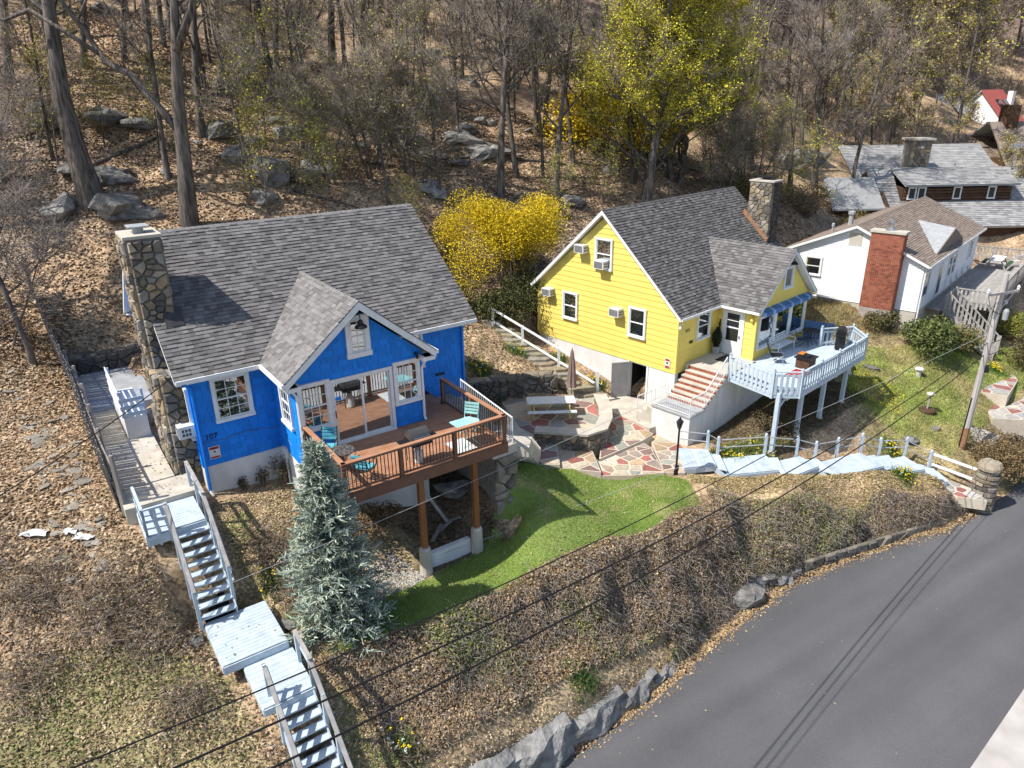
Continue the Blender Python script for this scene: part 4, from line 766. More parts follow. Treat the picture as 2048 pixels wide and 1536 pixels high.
def laps(fr, face, at, poly, parent, expo, name='siding_board', m='yellow_paint', skip=(), stuff=False, lip=.03, amp=.06):
    z = min(p[1] for p in poly); zt = max(p[1] for p in poly); J = MB(fr)
    while z < zt-.04:
        zz = min(z+expo, zt); iv = interval(poly, min(z+expo*.5, zt-.004)); lo = interval(poly, z+.001); hi = interval(poly, zz-.002) if zz < zt-.01 else None
        if iv:
            a, b = lo or iv; c, d = hi or ((iv[0]+iv[1])/2,)*2
            segs = [(a, b, c, d)]
            for s in skip:
                if z+expo*.5 > s[2] and z+expo*.5 < s[3]:
                    segs = [q for (p0, p1, p2, p3) in segs for q in (((p0, s[0], p2, s[0]), (s[1], p1, s[1], p3)) if p0 < s[0] and p1 > s[1] else ((p0, p1, p2, p3),) )]
            for (a, b, c, d) in segs:
                def P(x, dd, zc): return (x, at-dd, zc) if face == 'v' else (at-dd, x, zc) if face == 'u' else (at+dd, x, zc)
                mb = J if stuff else MB(fr); col = jit(amp)
                q = [P(a, 0, z), P(b, 0, z), P(b, lip, z+.004), P(a, lip, z+.004), P(d, .004, zz+.012), P(c, .004, zz+.012)]
                fs = [(0, 1, 2, 3), (3, 2, 4, 5), (0, 3, 5), (1, 4, 2)]
                if face == 'u': fs = [f[::-1] for f in fs]
                mb.add(q, fs, col)
                if not stuff: mb.build(name, m, parent)
        z += expo
    if stuff: J.build(name+'s', m, parent, kind='stuff')
ex = .285
laps(YF, 'u', YI, [(YI, YB_-.03), (YD-YI, YB_-.03), (YD-YI, YE+.1), (YR, YE+YH-.32), (YI, YE+.1)], yh, ex)
laps(YF, 'v', YI, [(YI, YB_-.03), (y0, YB_-.03), (y0, YE-.1), (YI, YE-.1)], yh, ex)
laps(YF, 'u', y0, [(YV, 7.35), (YI-.03, 7.35), (YI-.03, YE-.1), (YV, YE-.1)], yh, ex, skip=[(-1.25, .03, 7.3, 9.95)])
laps(YF, 'v', YV, [(y0, 7.35), (y1, 7.35), (y1, YE-.05), (YUB, YE+YHB*(y1-YUB)/YWB-.12), (y0, YE-.05)], yh, ex)
laps(YF, 'u+', YL-YI, [(YI, YB_), (YD-YI, YB_), (YD-YI, YE), (YR, YE+YH-.32), (YI, YE)], yh, ex, stuff=True)
mb = MB(YF)
for u, v in ((YI-.035, YI-.035), (YI-.035, YD-YI-.06), (y0-.035, YV-.035), (y1-.06, YV-.035)): mb.box(u, u+.1, v, v+.1, YB_-.03, YE)
mb.build('corner_board', 'yellow_paint', yh)
ynF = unit((0, -YS, 1)); ynB = unit((0, YS, 1)); ycF = unit((0, 1, YS)); ycB = unit((0, -1, YS)); ysl = math.hypot(YR, YH); T = .12
mb = MB(YF); mb.prism([(0, 0, YE), (YL, 0, YE), (YL, YR, YE+YH), (0, YR, YE+YH)], ynF*-T); mb.prism([(0, YD, YE), (YL, YD, YE), (YL, YR, YE+YH), (0, YR, YE+YH)], ynB*-T)
ynL = unit((-YHB, 0, YWB)); ynR = unit((YHB, 0, YWB)); yvr = YHB/YH*YR; Q = lambda u, v, z: (u, v, YE+z)
mb.prism([Q(YUB-YWB, -YVB, .015), Q(YUB-YWB, 0, .015), Q(YUB, yvr, YHB+.015), Q(YUB, -YVB, YHB+.015)], ynL*-T); mb.prism([Q(YUB+YWB, -YVB, .015), Q(YUB+YWB, 0, .015), Q(YUB, yvr, YHB+.015), Q(YUB, -YVB, YHB+.015)], ynR*-T)
yr = mb.build('roof', 'white_paint', yh); ysb = math.hypot(YWB, YHB)
tn = (.5, .64, .74, .88, 1.05)
shingles(YF, (0, 0, YE+.004), (1, 0, 0), ycF, ynF, [(-e, -.04), (YL+e, -.04), (YL+e, ysl), (-e, ysl)], yr, seed=21, tones=tn, expo=.16, thick=.036); shingles(YF, (0, YD, YE+.004), (1, 0, 0), ycB, ynB, [(-e, -.04), (YL+e, -.04), (YL+e, ysl), (-e, ysl)], yr, seed=22, tones=tn, w=(.3, .5))
shingles(YF, (YUB-YWB, -YVB, YE+.02), (0, 1, 0), unit((YWB, 0, YHB)), ynL, [(-e, -.04), (YVB, -.04), (YVB+yvr, ysb), (-e, ysb)], yr, seed=23, tones=(.65, .8, .92, 1.08, 1.2), expo=.16, thick=.036); shingles(YF, (YUB+YWB, -YVB, YE+.02), (0, 1, 0), unit((-YWB, 0, YHB)), ynR, [(-e, -.04), (YVB, -.04), (YVB+yvr, ysb), (-e, ysb)], yr, seed=24, tones=tn)
ridge_caps(YF, (0, YR, YE+YH), (YL, YR, YE+YH), ynF, ynB, yr, tone=.8); ridge_caps(YF, (YUB, -YVB-.03, YE+YHB), (YUB, yvr+.1, YE+YHB), ynL, ynR, yr, tone=.9)
for u in (-.03, YL):
    for v in (0, YD): mb = MB(YF); mb.prism([(u, v, YE+.01), (u, v, YE-.19), (u, YR, YE+YH-.2), (u, YR, YE+YH)], (.03, 0, 0)); mb.build('rake_board', 'white_paint', yh)
for sgn in (-1, 1): mb = MB(YF); mb.prism([Q(YUB+sgn*YWB, -YVB-.03, -.0), Q(YUB+sgn*YWB, -YVB-.03, -.2), Q(YUB, -YVB-.03, YHB-.2), Q(YUB, -YVB-.03, YHB)], (0, .03, 0)); mb.build('rake_board', 'white_paint', yh)
mb = MB(YF); mb.box(0, YUB-YWB, -.1, 0, YE-.12, YE-.01); mb.box(YUB+YWB, YL, -.1, 0, YE-.12, YE-.01); mb.box(YUB-YWB-.1, YUB-YWB, -YVB-.02, -.1, YE-.12, YE-.005); mb.box(YUB+YWB, YUB+YWB+.1, -YVB-.02, -.1, YE-.12, YE-.005); mb.box(0, YL, YD, YD+.1, YE-.12, YE-.01); mb.build('gutter', 'white_paint', yh)
mb = MB(YF); mb.box(.02, y0, .02, YI, YE-.15, YE-.12); mb.box(YUB-YWB+.02, y0, -YVB, .0, YE-.17, YE-.14); mb.box(y1, YUB+YWB-.02, -YVB, 0, YE-.17, YE-.14); mb.build('soffit', 'yellow_paint', yh)
mb = MB(YF); mb.tube([(.05, YD+.03, YE-.12), (YI-.02, YD-YI+.04, YE-.5), (YI-.06, YD-YI+.04, 7.2)], .05, 6); mb.build('downspout', 'yellow_paint', yh)
mb = MB(YF); mb.tube([(y0-.25, -YVB, YE-.12), (y0-.06, YV-.06, YE-.4), (y0-.06, YV-.06, 7.45)], .045, 6); mb.build('downspout', 'yellow_paint', yh)
for c, z, w, h in ((5.02, 11.62, .95, 1.42), (7.26, 8.5, .9, 1.36), (2.72, 8.5, .9, 1.38)): window(YF, 'u', YI, c, z, w, h, yh, trim=.09, proud=.05, back='blind')
window(YF, 'v', YI, 2.4, 8.5, .98, 1.25, yh, trim=.08, proud=.05, back='blind'); window(YF, 'v', YV, 6.43, 10.72, .72, .95, yh, trim=.1, proud=.05, split=False)
for i in range(3): window(YF, 'v', YV, 4.75+i*1.6, 8.02, 1.4, 1.55, yh, trim=.1, proud=.05, split=False, sash=.07, back='room', glass='glass')
# storm door
mb = MB(YF); u = y0; mb.box(u-.05, u+.02, -1.22, -1.12, 7.45, 9.9); mb.box(u-.05, u+.02, -.1, 0, 7.45, 9.9); mb.box(u-.05, u+.02, -1.12, -.1, 9.8, 9.9); d_ = mb.build('entry_door', 'white_paint', yh)
mb = MB(YF); mb.box(u-.045, u-.01, -1.12, -.1, 7.47, 8.2); mb.box(u-.045, u-.01, -1.12, -.95, 8.2, 9.8); mb.box(u-.045, u-.01, -.27, -.1, 8.2, 9.8); mb.box(u-.045, u-.01, -.95, -.27, 9.62, 9.8); mb.box(u-.045, u-.01, -.95, -.27, 8.86, 8.93); mb.box(u-.045, u-.01, -.95, -.27, 9.24, 9.27); mb.build('door_leaf', 'white_paint', d_)
mb = MB(YF); mb.box(u-.03, u-.02, -.95, -.27, 8.2, 9.62); mb.build('pane', 'pane_dark', d_); mb = MB(YF); mb.box(u-.09, u-.05, -1.06, -1.0, 8.4, 8.55); mb.build('handle', 'steel', d_)
# cellar door standing open
mb = MB(YF); mb.box(YI-.04, YI, 1.9, 2.0, 5.0, 7.08); mb.box(YI-.04, YI, 3.12, 3.2, 5.0, 7.08); mb.build('cellar_door', 'white_paint', yh); mb = MB(YF); mb.prism([(.24, 3.14, 5.08), (-.5, 3.62, 5.08), (-.5, 3.62, 7.02), (.24, 3.14, 7.02)], (-.03, -.05, 0)); dl = mb.build('door_leaf', 'grey_door', yh, label='grey metal cellar door standing open')
mb = MB(YF); mb.tube([(-.35, 3.46, 5.9), (-.2, 3.36, 5.7)], .015, 5); mb.build('door_bar', 'steel', dl)
text_obj('113', .24, YF, (1.05, YI-.05, 9.15), YF.yaw, 'black', yh, 'house_number'); mb = MB(YF); mb.box(1.3, 1.56, YI-.07, YI-.035, 8.42, 8.55); mb.build('mail_slot', 'black', yh)
mb = MB(YF); mb.box(YI-.05, YI-.034, .62, .92, 7.28, 7.78); sg = mb.build('warning_sign', 'sign_white', yh); mb = MB(YF); mb.box(YI-.056, YI-.051, .65, .89, 7.66, 7.76); mb.box(YI-.056, YI-.051, .65, .89, 7.3, 7.4); mb.build('sign_band', 'red', sg); mb = MB(YF); mb.box(YI-.056, YI-.051, .73, .82, 7.5, 7.6); mb.build('sign_mark', 'black', sg)
mb = MB(YF); mb.box(.2, .34, YI-.2, YI-.05, 9.62, 9.7); mb.lathe((.25, YI-.15, 9.42), [(.05, 0), (.06, .06), (.03, .16)], 8); mb.build('flood_light', 'plastic_white', yh); mb = MB(YF); mb.lathe((y0-.12, YV+.15, 9.42), [(.04, 0), (.09, .06), (.07, .18), (.02, .22)], 8); mb.build('flood_light', 'yellow_paint', yh)
mb = MB(YF); mb.box(y0-.06, y0-.035, .08, .14, 8.5, 9.2); mb.box(y0-.07, y0-.035, .06, .16, 8.85, 9.0); mb.build('wall_ornament', 'black', yh)
mb = MB(YF); mb.tube([(YUB, YV-.02, 12.15), (YUB, YV-.25, 12.2), (YUB, YV-.32, 12.08)], .018, 6); mb.lathe((YUB, YV-.32, 11.9), [(.18, 0), (.16, .05), (.05, .16)], 10); mb.build('barn_lamp', 'black', yh)
for k in range(22):
    u0 = y0+.1+k*.228; mb = MB(YF); mb.prism([(u0, YV-.03, 9.98), (u0+.226, YV-.03, 9.98), (u0+.226, YV-.34, 9.86), (u0, YV-.34, 9.86)], (0, 0, -.07)); mb.prism([(u0, YV-.34, 9.86), (u0+.226, YV-.34, 9.86), (u0+.226, YV-.36, 9.7), (u0+.113, YV-.365, 9.66), (u0, YV-.36, 9.7)], (0, .02, 0)); mb.build('awning_panel', 'awning_blue' if k % 4 else 'blue_trim', yh)
# vents in the front foundation
mb = MB(YF)
for z in (5.9, 5.1): mb.box(5.0, 5.5, YV-.02, YV-.002, z, z+.12); mb.box(5.0, 5.5, YV-.02, YV-.002, z+.18, z+.28)
mb.build('vent', 'acgrille', yh)
# chimney at the right gable
mb = MB(YF); mb.box(11.1, 12.05, 1.95, 3.35, 6.5, 15.1); yc = mb.build('chimney', 'mortar', yh)
stone_face(YF, (11.1, 0, 0), (0, 1, 0), (0, 0, 1), (-1, 0, 0), [(1.95, 11.9), (3.35, 11.9), (3.35, 15.05), (1.95, 15.05)], .26, yc, seed=31, depth=.07); stone_face(YF, (11.1, 1.95, 0), (1, 0, 0), (0, 0, 1), (0, -1, 0), [(0, 11.5), (.95, 11.5), (.95, 15.05), (0, 15.05)], .30, yc, seed=32, depth=.06, cols=[(.3, .3, .3), (.4, .38, .36), (.25, .25, .26)])  # front-face stones coloured darker to paint in the shade on that side
mb = MB(YF); mb.box(11.03, 12.12, 1.88, 3.42, 15.1, 15.18); mb.build('chimney_cap', 'concrete', yc); mb = MB(YF); mb.box(11.35, 12.0, 2.2, 3.2, 15.32, 15.36); mb.lathe((11.7, 2.7, 15.2), [(.2, 0), (.2, .13)], 10); mb.build('flue_cap', 'black', yc)
mb = MB(YF); mb.prism([(10.95, 1.9, YE+1.9*YS+.05), (11.12, 1.9, YE+1.9*YS+.12), (11.12, 3.55, YE+3.55*YS+.12), (10.95, 3.55, YE+3.55*YS+.05)], (0, 0, .18)); mb.build('flashing', 'rust', yc)
# ================================================================ entry steps with brick risers
es = thing('entry_steps', YF.w(.9, -.9, 4.6), 'entry steps with grey treads and brick risers climbing to the yellow house door', 'steps')
mb = MB(YF); mb.box(1.12, y0-.01, -2.0, YV-.005, 4.2, 7.4); mb.box(1.12, y0-.01, YV-.005, YI-.04, 4.2, 7.4); mb.box(y0-.01, 5.0, -2.0, YV-.006, 4.2, 7.3)
for i in range(1, 7): u = 1.12-.27*i; mb.box(u, u+.268, -2.0, .1, 4.2, 7.4-.183*i-.03)
mb.box(-1.72, -.502, -2.0, .1, 4.2, 6.1); mb.build('stair_block', 'stucco', es)
mb = MB(YF); mb.box(1.08, y0-.02, -2.04, YI-.04, 7.4, 7.46); mb.build('tread', 'concrete', es)
for i in range(1, 7): u = 1.12-.27*i; mb = MB(YF); mb.box(u-.04, u+.27, -2.04, .1, 7.37-.183*i, 7.42-.183*i); mb.build('tread', 'concrete', es)
mb = MB(YF); mb.box(-1.78, -.5, -2.05, .12, 6.1, 6.17); mb.build('landing_slab', 'galv', es)
for i in range(7):
    u = 1.12-.27*i; zt = 7.4-.183*i-(.0 if i == 0 else .03); J = MB(YF)
    for k in range(18):
        v = -2.02+k*.117; J.box(u-.03, u-.0, v+.006, v+.111, zt-.135, zt-.006, jitc((1, 1, 1), .25))
    J.build('brick_riser', 'brick', es, kind='stuff')
for i in range(3): mb = MB(YF); mb.box(-1.72, -.55, .1+.3*i, .4+.3*i, 4.6, 5.95-.2*i); mb.build('lower_step', 'concrete', es)
metal_rail(YF, [(1.15, -1.95, 7.46), (-.5, -1.95, 6.19), (-1.68, -1.95, 6.17), (-1.68, .0, 6.17)], es, .85, .12, low=.08); metal_rail(YF, [(-.5, .12, 6.0), (-.5, 1.05, 5.4), (-1.6, 1.05, 5.4)], es, .85, .13)
# ================================================================ painted deck of the yellow house
pd = thing('painted_deck', YF.w(5.2, -3.5, 4.8), 'pale grey painted deck on posts at the front of the yellow house', 'deck')
DP = [(1.25, -2.06), (.78, -4.5), (1.6, -5.4), (5.3, -5.4), (8.5, -5.35), (9.65, -4.2), (8.98, -2.3), (8.98, YV), (3.76, YV), (3.76, -2.06)]
YZ = 7.42; v = -5.4; n = 26; dv = (5.4-1.82)/n
for i in range(n):
    c = v+dv*(i+.5); iv = interval([(1.25, -1.8), (.78, -4.5), (1.6, -5.41), (8.5, -5.41), (9.65, -4.2), (8.98, -1.8)], c)
    if iv: mb = MB(YF); mb.box(max(iv[0], 3.77) if c > -2.06 and iv[0] < 5.02 else iv[0], iv[1], c-dv/2+.004, c+dv/2-.004, YZ-.03, YZ, jit(.06, 1.1)); mb.build('deck_board', 'grey_paint', pd)
mb = MB(YF)
for a, b in zip(DP[:6], DP[1:7]): mb.bar((*a, YZ-.16), (*b, YZ-.16), .05, .26)
mb.bar((1.4, -4.9, YZ-.38), (8.8, -4.9, YZ-.38), .09, .22); mb.build('beam', 'grey_paint', pd)
for u, v, z in ((1.0, -4.75, 4.3), (2.75, -5.0, 4.75), (4.95, -5.05, 4.85), (7.4, -5.05, 4.9)): mb = MB(YF); mb.box(u-.09, u+.09, v-.09, v+.09, z+.15, YZ-.03); mb.build('post', 'grey_paint', pd); mb = MB(YF); mb.lathe((u, v, z-.3), [(.18, 0), (.16, .47)], 10); mb.build('pier', 'concrete', pd)
mb = MB(YF); mb.bar((1.0, -4.75, 6.6), (1.55, -4.9, 7.2), .08, .1); mb.build('brace', 'grey_paint', pd)
loop = [(1.25, -2.06), (.78, -4.5), (1.6, -5.4), (5.3, -5.4), (8.5, -5.35), (9.65, -4.2), (8.2, -3.2)]
for a, b in zip(loop[:-1], loop[1:]):
    a, b = np.array(a), np.array(b); L = np.hypot(*(b-a)); d = (b-a)/L; n_ = np.array([-d[1], d[0]]) if np.array([-d[1], d[0]])@(np.array([5, -3])-a) < 0 else np.array([d[1], -d[0]])
    for z, w, h in ((YZ+.95, .1, .05), (YZ+.78, .05, .09), (YZ+.18, .05, .09)): mb = MB(YF); mb.bar((*a, z), (*b, z), w, h); mb.build('rail', 'grey_paint', pd)
    k = int(L/.235)
    for i in range(k): q = a+d*(L*(i+.5)/k)+n_*.038; mb = MB(YF); mb.bar((*q, YZ-.12), (*q, YZ+.86), .022, .13, (*d, 0)); mb.build('picket', 'grey_paint', pd)
for p in loop+[(3.45, -5.4), (6.9, -5.38)]: mb = MB(YF); mb.box(p[0]-.055, p[0]+.055, p[1]-.055, p[1]+.055, YZ-.3, YZ+1.02); mb.lathe((*p, YZ+1.02), [(.04, 0), (.06, .04), (.05, .09), (.01, .12)], 8); mb.build('rail_post', 'grey_paint', pd)
for i in range(9): a = np.array([8.98, -1.95])+(np.array([9.45, -3.4])-np.array([8.98, -1.95]))*i/9; mb = MB(YF); mb.bar((*a, YZ), (*a, YZ+.98), .03, .155, (.31, -.95, 0)); mb.build('panel_board', 'slate_boards', pd)
# stair from the deck corner down to the slope
dst = thing('deck_stair', YF.w(9.8, -4.9, 5.0), 'small painted stair dropping from the far corner of the grey deck', 'stair')
for i in range(9): mb = MB(YF); mb.box(9.2+.2*i, 9.45+.2*i, -4.0, -3.2, 7.1-.22*i, 7.14-.22*i); mb.build('tread', 'grey_paint', dst)
for v in (-4.02, -3.18): mb = MB(YF); mb.bar((9.1, v, 7.1), (11.0, v, 5.1), .05, .24); mb.build('stringer', 'grey_paint', dst)
# ================================================================ flagstone patio, terrace wall, boardwalk
FLAG = [(.40, .15, .12), (.27, .17, .15), (.50, .36, .22), (.31, .32, .27), (.37, .36, .31), (.54, .46, .34), (.36, .29, .24), (.46, .34, .26)]
def flag_area(name, poly, z, size, seed, th=.5, cols=FLAG, lab=None, parent=None, gap=.10):
    mb = MB(); mb.prism([(x, y, z-.02) for x, y in poly], (0, 0, -th)); o = mb.build(name, 'flag_mortar', parent, kind=None if parent else 'structure')
    rnd = random.Random(seed)
    for c in cells(poly, size, 1.3, seed, gap):
        s = MB(); kk = rnd.uniform(.8, 1.15); col = tuple(x*kk for x in rnd.choice(cols)); stone(s, c, (0, 0, z-.02), (1, 0, 0), (0, 1, 0), (0, 0, 1), .025, rnd, .8, col, .003); s.build('flagstone', 'flag', o)
    return o
flag_area('patio', [(4.92, 32.6), (5.31, 32.14), (6.17, 30.72), (6.55, 30.0), (6.0, 29.36), (3.75, 27.6), (4.0, 29.0), (4.6, 31)], 5.15, .62, 1)
flag_area('patio', [(3.55, 28.4), (3.75, 27.6), (6.0, 29.35), (6.25, 28.9), (6.4, 26.55), (5.0, 26.35), (3.7, 26.35)], 5.02, .50, 2)
flag_area('patio', [(6.42, 29.6), (6.9, 30.2), (7.7, 29.3), (8.0, 28.2), (7.3, 26.7), (6.42, 26.7)], 4.9, .48, 3)
flag_area('patio', [(2.0, 28.6), (3.53, 28.3), (3.68, 26.35), (2.0, 26.75)], 5.2, .55, 4); flag_area('patio', [(1.08, 28.7), (1.97, 28.6), (1.97, 26.7), (1.08, 26.75)], 5.4, .55, 5)
flag_area('patio', [(.5, 28.6), (1.05, 28.3), (1.05, 26.6), (.5, 26.6)], 5.75, .6, 6); flag_area('patio', [(-.1, 27.6), (.47, 27.8), (.47, 26.4), (0, 26.2)], 6.1, .6, 7)
flag_area('terrace', [(.0, 31.0), (-.6, 33.2), (4.2, 33.5), (4.15, 31.2), (3.9, 29.6), (3.3, 28.75), (1.0, 29.2), (-.2, 29.6)], 5.6, .8, 8, th=.7)
mb = MB(); mb.prism([(4.6, 33.2), (4.85, 32.6), (6.4, 30.4), (7.3, 31.2), (7.5, 33.9), (5.2, 35.2)] and [(4.6, 33.2, 5.1), (4.85, 32.7, 5.1), (5.35, 32.2, 5.1), (6.5, 30.6, 5.1), (7.3, 31.2, 5.1), (7.6, 33.6, 5.1), (5.3, 35.0, 5.1)], (0, 0, -.4)); mb.build('cellar_pad', 'concrete', kind='structure')
mb = MB(); mb.prism([(-1.0, 29.6, 5.85), (0, 29.8, 5.85), (.95, 28.6, 5.85), (-.3, 27.6, 5.85), (-1.8, 28.4, 5.85)], (0, 0, -.5)); mb.build('side_slab', 'concrete', kind='structure')
tw = thing('terrace_wall', (3.2, 29.2, 5.0), 'low curved fieldstone wall with flat mortar cap round the picnic terrace', 'wall')
cl = [(1.0, 28.85), (3.3, 28.45), (3.95, 28.9), (4.3, 30.0), (4.42, 31.2), (4.35, 32.7)]; capc = []
def offs(pl, d):
    out = []
    for i, p in enumerate(pl):
        a = np.array(pl[max(i-1, 0)]); b = np.array(pl[min(i+1, len(pl)-1)]); t = (b-a)/np.hypot(*(b-a)); out.append(np.array(p)+d*np.array([t[1], -t[0]]))
    return out
o1, o2 = offs(cl, .22), offs(cl, -.22); mb = MB()
mb.prism([(*p, 4.8) for p in o1]+[(*p, 4.8) for p in o2[::-1]], (0, 0, 1.15)); mb.build('wall_core', 'mortar', tw)
for i in range(5):
    for k, (oo, sg_) in enumerate(((o1, 1), (o2, -1))):
        a, b = oo[i], oo[i+1]; L = np.hypot(*(b-a)); d = (b-a)/L; nn = np.array([d[1], -d[0]])*sg_
        stone_face(WF, (*a, 0), (*d, 0), (0, 0, 1), (*nn, 0), [(0, 4.95), (L, 4.95), (L, 5.93), (0, 5.93)], .25, tw, seed=40+i*2+k, depth=.07, aspect=1.7, stuff=k == 1)
o1, o2 = offs(cl, .33), offs(cl, -.3); mb = MB(); mb.prism([(*p, 5.95) for p in o1]+[(*p, 5.95) for p in o2[::-1]], (0, 0, .1)); mb.build('wall_cap', 'concrete', tw)
# dry stone retaining wall behind the terrace, and rough steps climbing between the houses
rw = thing('retaining_wall', (1, 33.9, 5.3), 'shaded drystone retaining wall behind the picnic table', 'wall')
pts = [(-3.4, 31.6), (-2.2, 33.0), (.5, 33.75), (2.3, 34.0)]; mb = MB()
for a, b in zip(pts[:-1], pts[1:]): mb.bar((*a, 5.9), (*b, 5.9), .5, 1.5)
mb.build('wall_core', 'mortar', rw)
for i, (a, b) in enumerate(zip(pts[:-1], pts[1:])):
    a, b = np.array(a), np.array(b); L = np.hypot(*(b-a)); d = (b-a)/L; nn = np.array([d[1], -d[0]]); stone_face(WF, (*(a+nn*.25), 0), (*d, 0), (0, 0, 1), (*nn, 0), [(0, 5.3), (L, 5.3), (L, 6.72), (0, 6.72)], .36, rw, seed=60+i, depth=.14, cols=[(.6, .6, .58), (.45, .45, .45), (.8, .78, .72), (.55, .52, .46)], aspect=2.0)
    stone_face(WF, (*(a-nn*.0), 6.66), (*d, 0), (*nn, 0), (0, 0, 1), [(0, -.28), (L, -.28), (L, .3), (0, .3)], .45, rw, seed=70+i, depth=.12, cols=[(.9, .85, .75), (.6, .6, .58), (1.1, 1.0, .85)])
gs = thing('garden_steps', (1, 36, 5.8), 'rough natural stone steps climbing between the blue and yellow houses', 'steps'); rnd = random.Random(5)
for i in range(16):
    t = i/15; x = 3.7-4.9*t+.25*math.sin(i*1.7); y = 33.6+4.6*t; z = 5.75+2.55*t; z = max(z, gz(x, y)+.06); R_ = rnd.uniform(.5, .75)
    c = [(x+R_*math.cos(a)*(1.25+rnd.uniform(-.2, .2)), y+R_*math.sin(a)*(.62+rnd.uniform(-.12, .12))) for a in np.linspace(0, 2*math.pi, 9)[:-1]]; s = MB(); stone(s, c, (0, 0, z-.22), (1, 0, 0), (0, 1, 0), (0, 0, 1), .22, rnd, .85, jitc((1.25, 1.05, .82), .15), .02); s.build('step_stone', 'stone', gs)
# white handrail beside the garden steps
hr = thing('garden_handrail', (2, 36, 6), 'white two-rail handrail sloping down along the garden steps beside the yellow house', 'handrail')
a, b = V3((4.35, 33.75, 5.55)), V3((-1.0, 37.9, 7.75))
for h in (1.25, .55): mb = MB(); mb.bar(a+(0, 0, h), b+(0, 0, h), .09, .09); mb.build('rail', 'white_paint', hr)
for t in (0, .35, .7, 1): q = a+(b-a)*t; mb = MB(); mb.box(q[0]-.07, q[0]+.07, q[1]-.07, q[1]+.07, gz(q[0], q[1])-.1, q[2]+1.3); mb.build('post', 'white_paint', hr)
# pale boardwalk stepping down to the road
bw = thing('boardwalk', (14, 28.6, 3.4), 'pale painted boardwalk stepping down from the patio to the road', 'boardwalk')
PL = [(5.05, [(7.43, 28.66), (8.73, 28.47), (8.71, 27.08), (7.3, 26.82)]), (4.68, [(9.23, 28.29), (11.39, 28.65), (11.48, 27.17), (9.16, 26.85)]), (4.3, [(11.99, 28.67), (13.18, 29.11), (13.67, 28.13), (11.82, 27.08)]),
      (3.9, [(14.07, 29.19), (16.46, 30.1), (16.97, 28.76), (14.23, 27.75)]), (3.35, [(18.07, 30.42), (18.98, 30.69), (19.3, 29.39), (17.88, 29.01)]), (2.75, [(20.21, 30.14), (20.5, 30.23), (20.46, 29.27), (20.11, 29.1)])]
def strip(c4, z, n, name, th=.05, gap=.006, z1=None):
    a, b, c, d = [np.array(q) for q in c4]; z1 = z if z1 is None else z1
    for k in range(n):
        t0_, t1_ = k/n, (k+1)/n; g = gap/max(np.hypot(*(b-a)), .1); t0_ += g*.5; t1_ -= g*.5; zz = z+(z1-z)*(k+.5)/n+random.uniform(-.004, .004); mb = MB()
        mb.prism([(*(a+(b-a)*t0_), zz), (*(a+(b-a)*t1_), zz), (*(d+(c-d)*t1_), zz), (*(d+(c-d)*t0_), zz)], (0, 0, -th), jit(.09)); mb.build(name, 'pale_boards', bw)
for k, (z, P4) in enumerate(PL):
    strip(P4, z, max(2, int(np.hypot(P4[1][0]-P4[0][0], P4[1][1]-P4[0][1])/.17)), 'board')
    for e0, e1 in ((0, 1), (1, 2), (3, 2), (0, 3)): mb = MB(); mb.bar((*P4[e0], z-.18), (*P4[e1], z-.18), .05, .24); mb.build('joist', 'grey_paint', bw)
    if k+1 < len(PL):
        z2, Q4 = PL[k+1]; n_ = max(1, round((z-z2)/.17)-1); L_ = [P4[1], Q4[0], Q4[3], P4[2]]
        if n_: strip(L_, z-(z-z2)/(n_+1), n_, 'tread', th=.04, z1=z2+(z-z2)/(n_+1))
        mb = MB(); mb.bar((*P4[2], z-.25), (*Q4[3], z2-.2), .05, .22); mb.build('stringer', 'grey_paint', bw)
tops = [(7.5, 28.75, 5.05), (8.69, 28.5, 5.0), (9.15, 28.4, 4.75), (11.39, 28.75, 4.68), (13.04, 29.2, 4.3), (13.95, 29.25, 4.0), (15.21, 29.8, 3.9), (16.53, 30.2, 3.9), (17.6, 30.5, 3.5), (19.04, 30.79, 3.35), (20.15, 30.45, 2.8)]
for q in tops[1:]: mb = MB(); z = q[2]; mb.box(q[0]-.055, q[0]+.055, q[1]-.055, q[1]+.055, gz(*q[:2])-.2, z+.86); mb.lathe((q[0], q[1], z+.86), [(.05, 0), (.07, .04), (.06, .1), (.01, .14)], 8); mb.build('rail_post', 'grey_paint', bw)
for h in (.8, .42): mb = MB(); mb.tube([V3(t)+(0, 0, h) for t in tops], .024, 6); mb.build('rail', 'galv', bw)
gp_ = thing('stone_pillar', (21.85, 28.75, 1.6), 'round-topped stacked stone gate pillar at the foot of the boardwalk', 'pillar'); rnd = random.Random(9); mb = MB(); mb.lathe((21.85, 28.75, 1.3), [(.42, 0), (.38, 2.2), (.2, 2.6)], 10); mb.build('core', 'mortar', gp_); z = 1.5
while z < 3.75:
    h = rnd.uniform(.16, .3); k = 6; ph = rnd.random()*2
    for j in range(k):
        a0, a1 = ph+2*math.pi*j/k, ph+2*math.pi*(j+.93)/k; R0 = .5*(1.0 if z < 3.3 else .8); m = MB(); q = []
        for (rr, zz) in ((R0*.75, z), (R0*rnd.uniform(.98, 1.15), z+.03), (R0*rnd.uniform(.95, 1.1), z+h-.04), (R0*.7, z+h-.01)): q += [(21.85+rr*math.cos(a), 28.75+rr*math.sin(a), zz) for a in (a0, (a0+a1)/2, a1)]
        m.add(q, [(r*3+i, r*3+i+1, r*3+i+4, r*3+i+3) for r in range(3) for i in range(2)]+[(0, 3, 6, 9), (2, 11, 8, 5)], jitc(rnd.choice(STONE_COLS), .1)); m.build('stone', 'stone', gp_)
    z += h
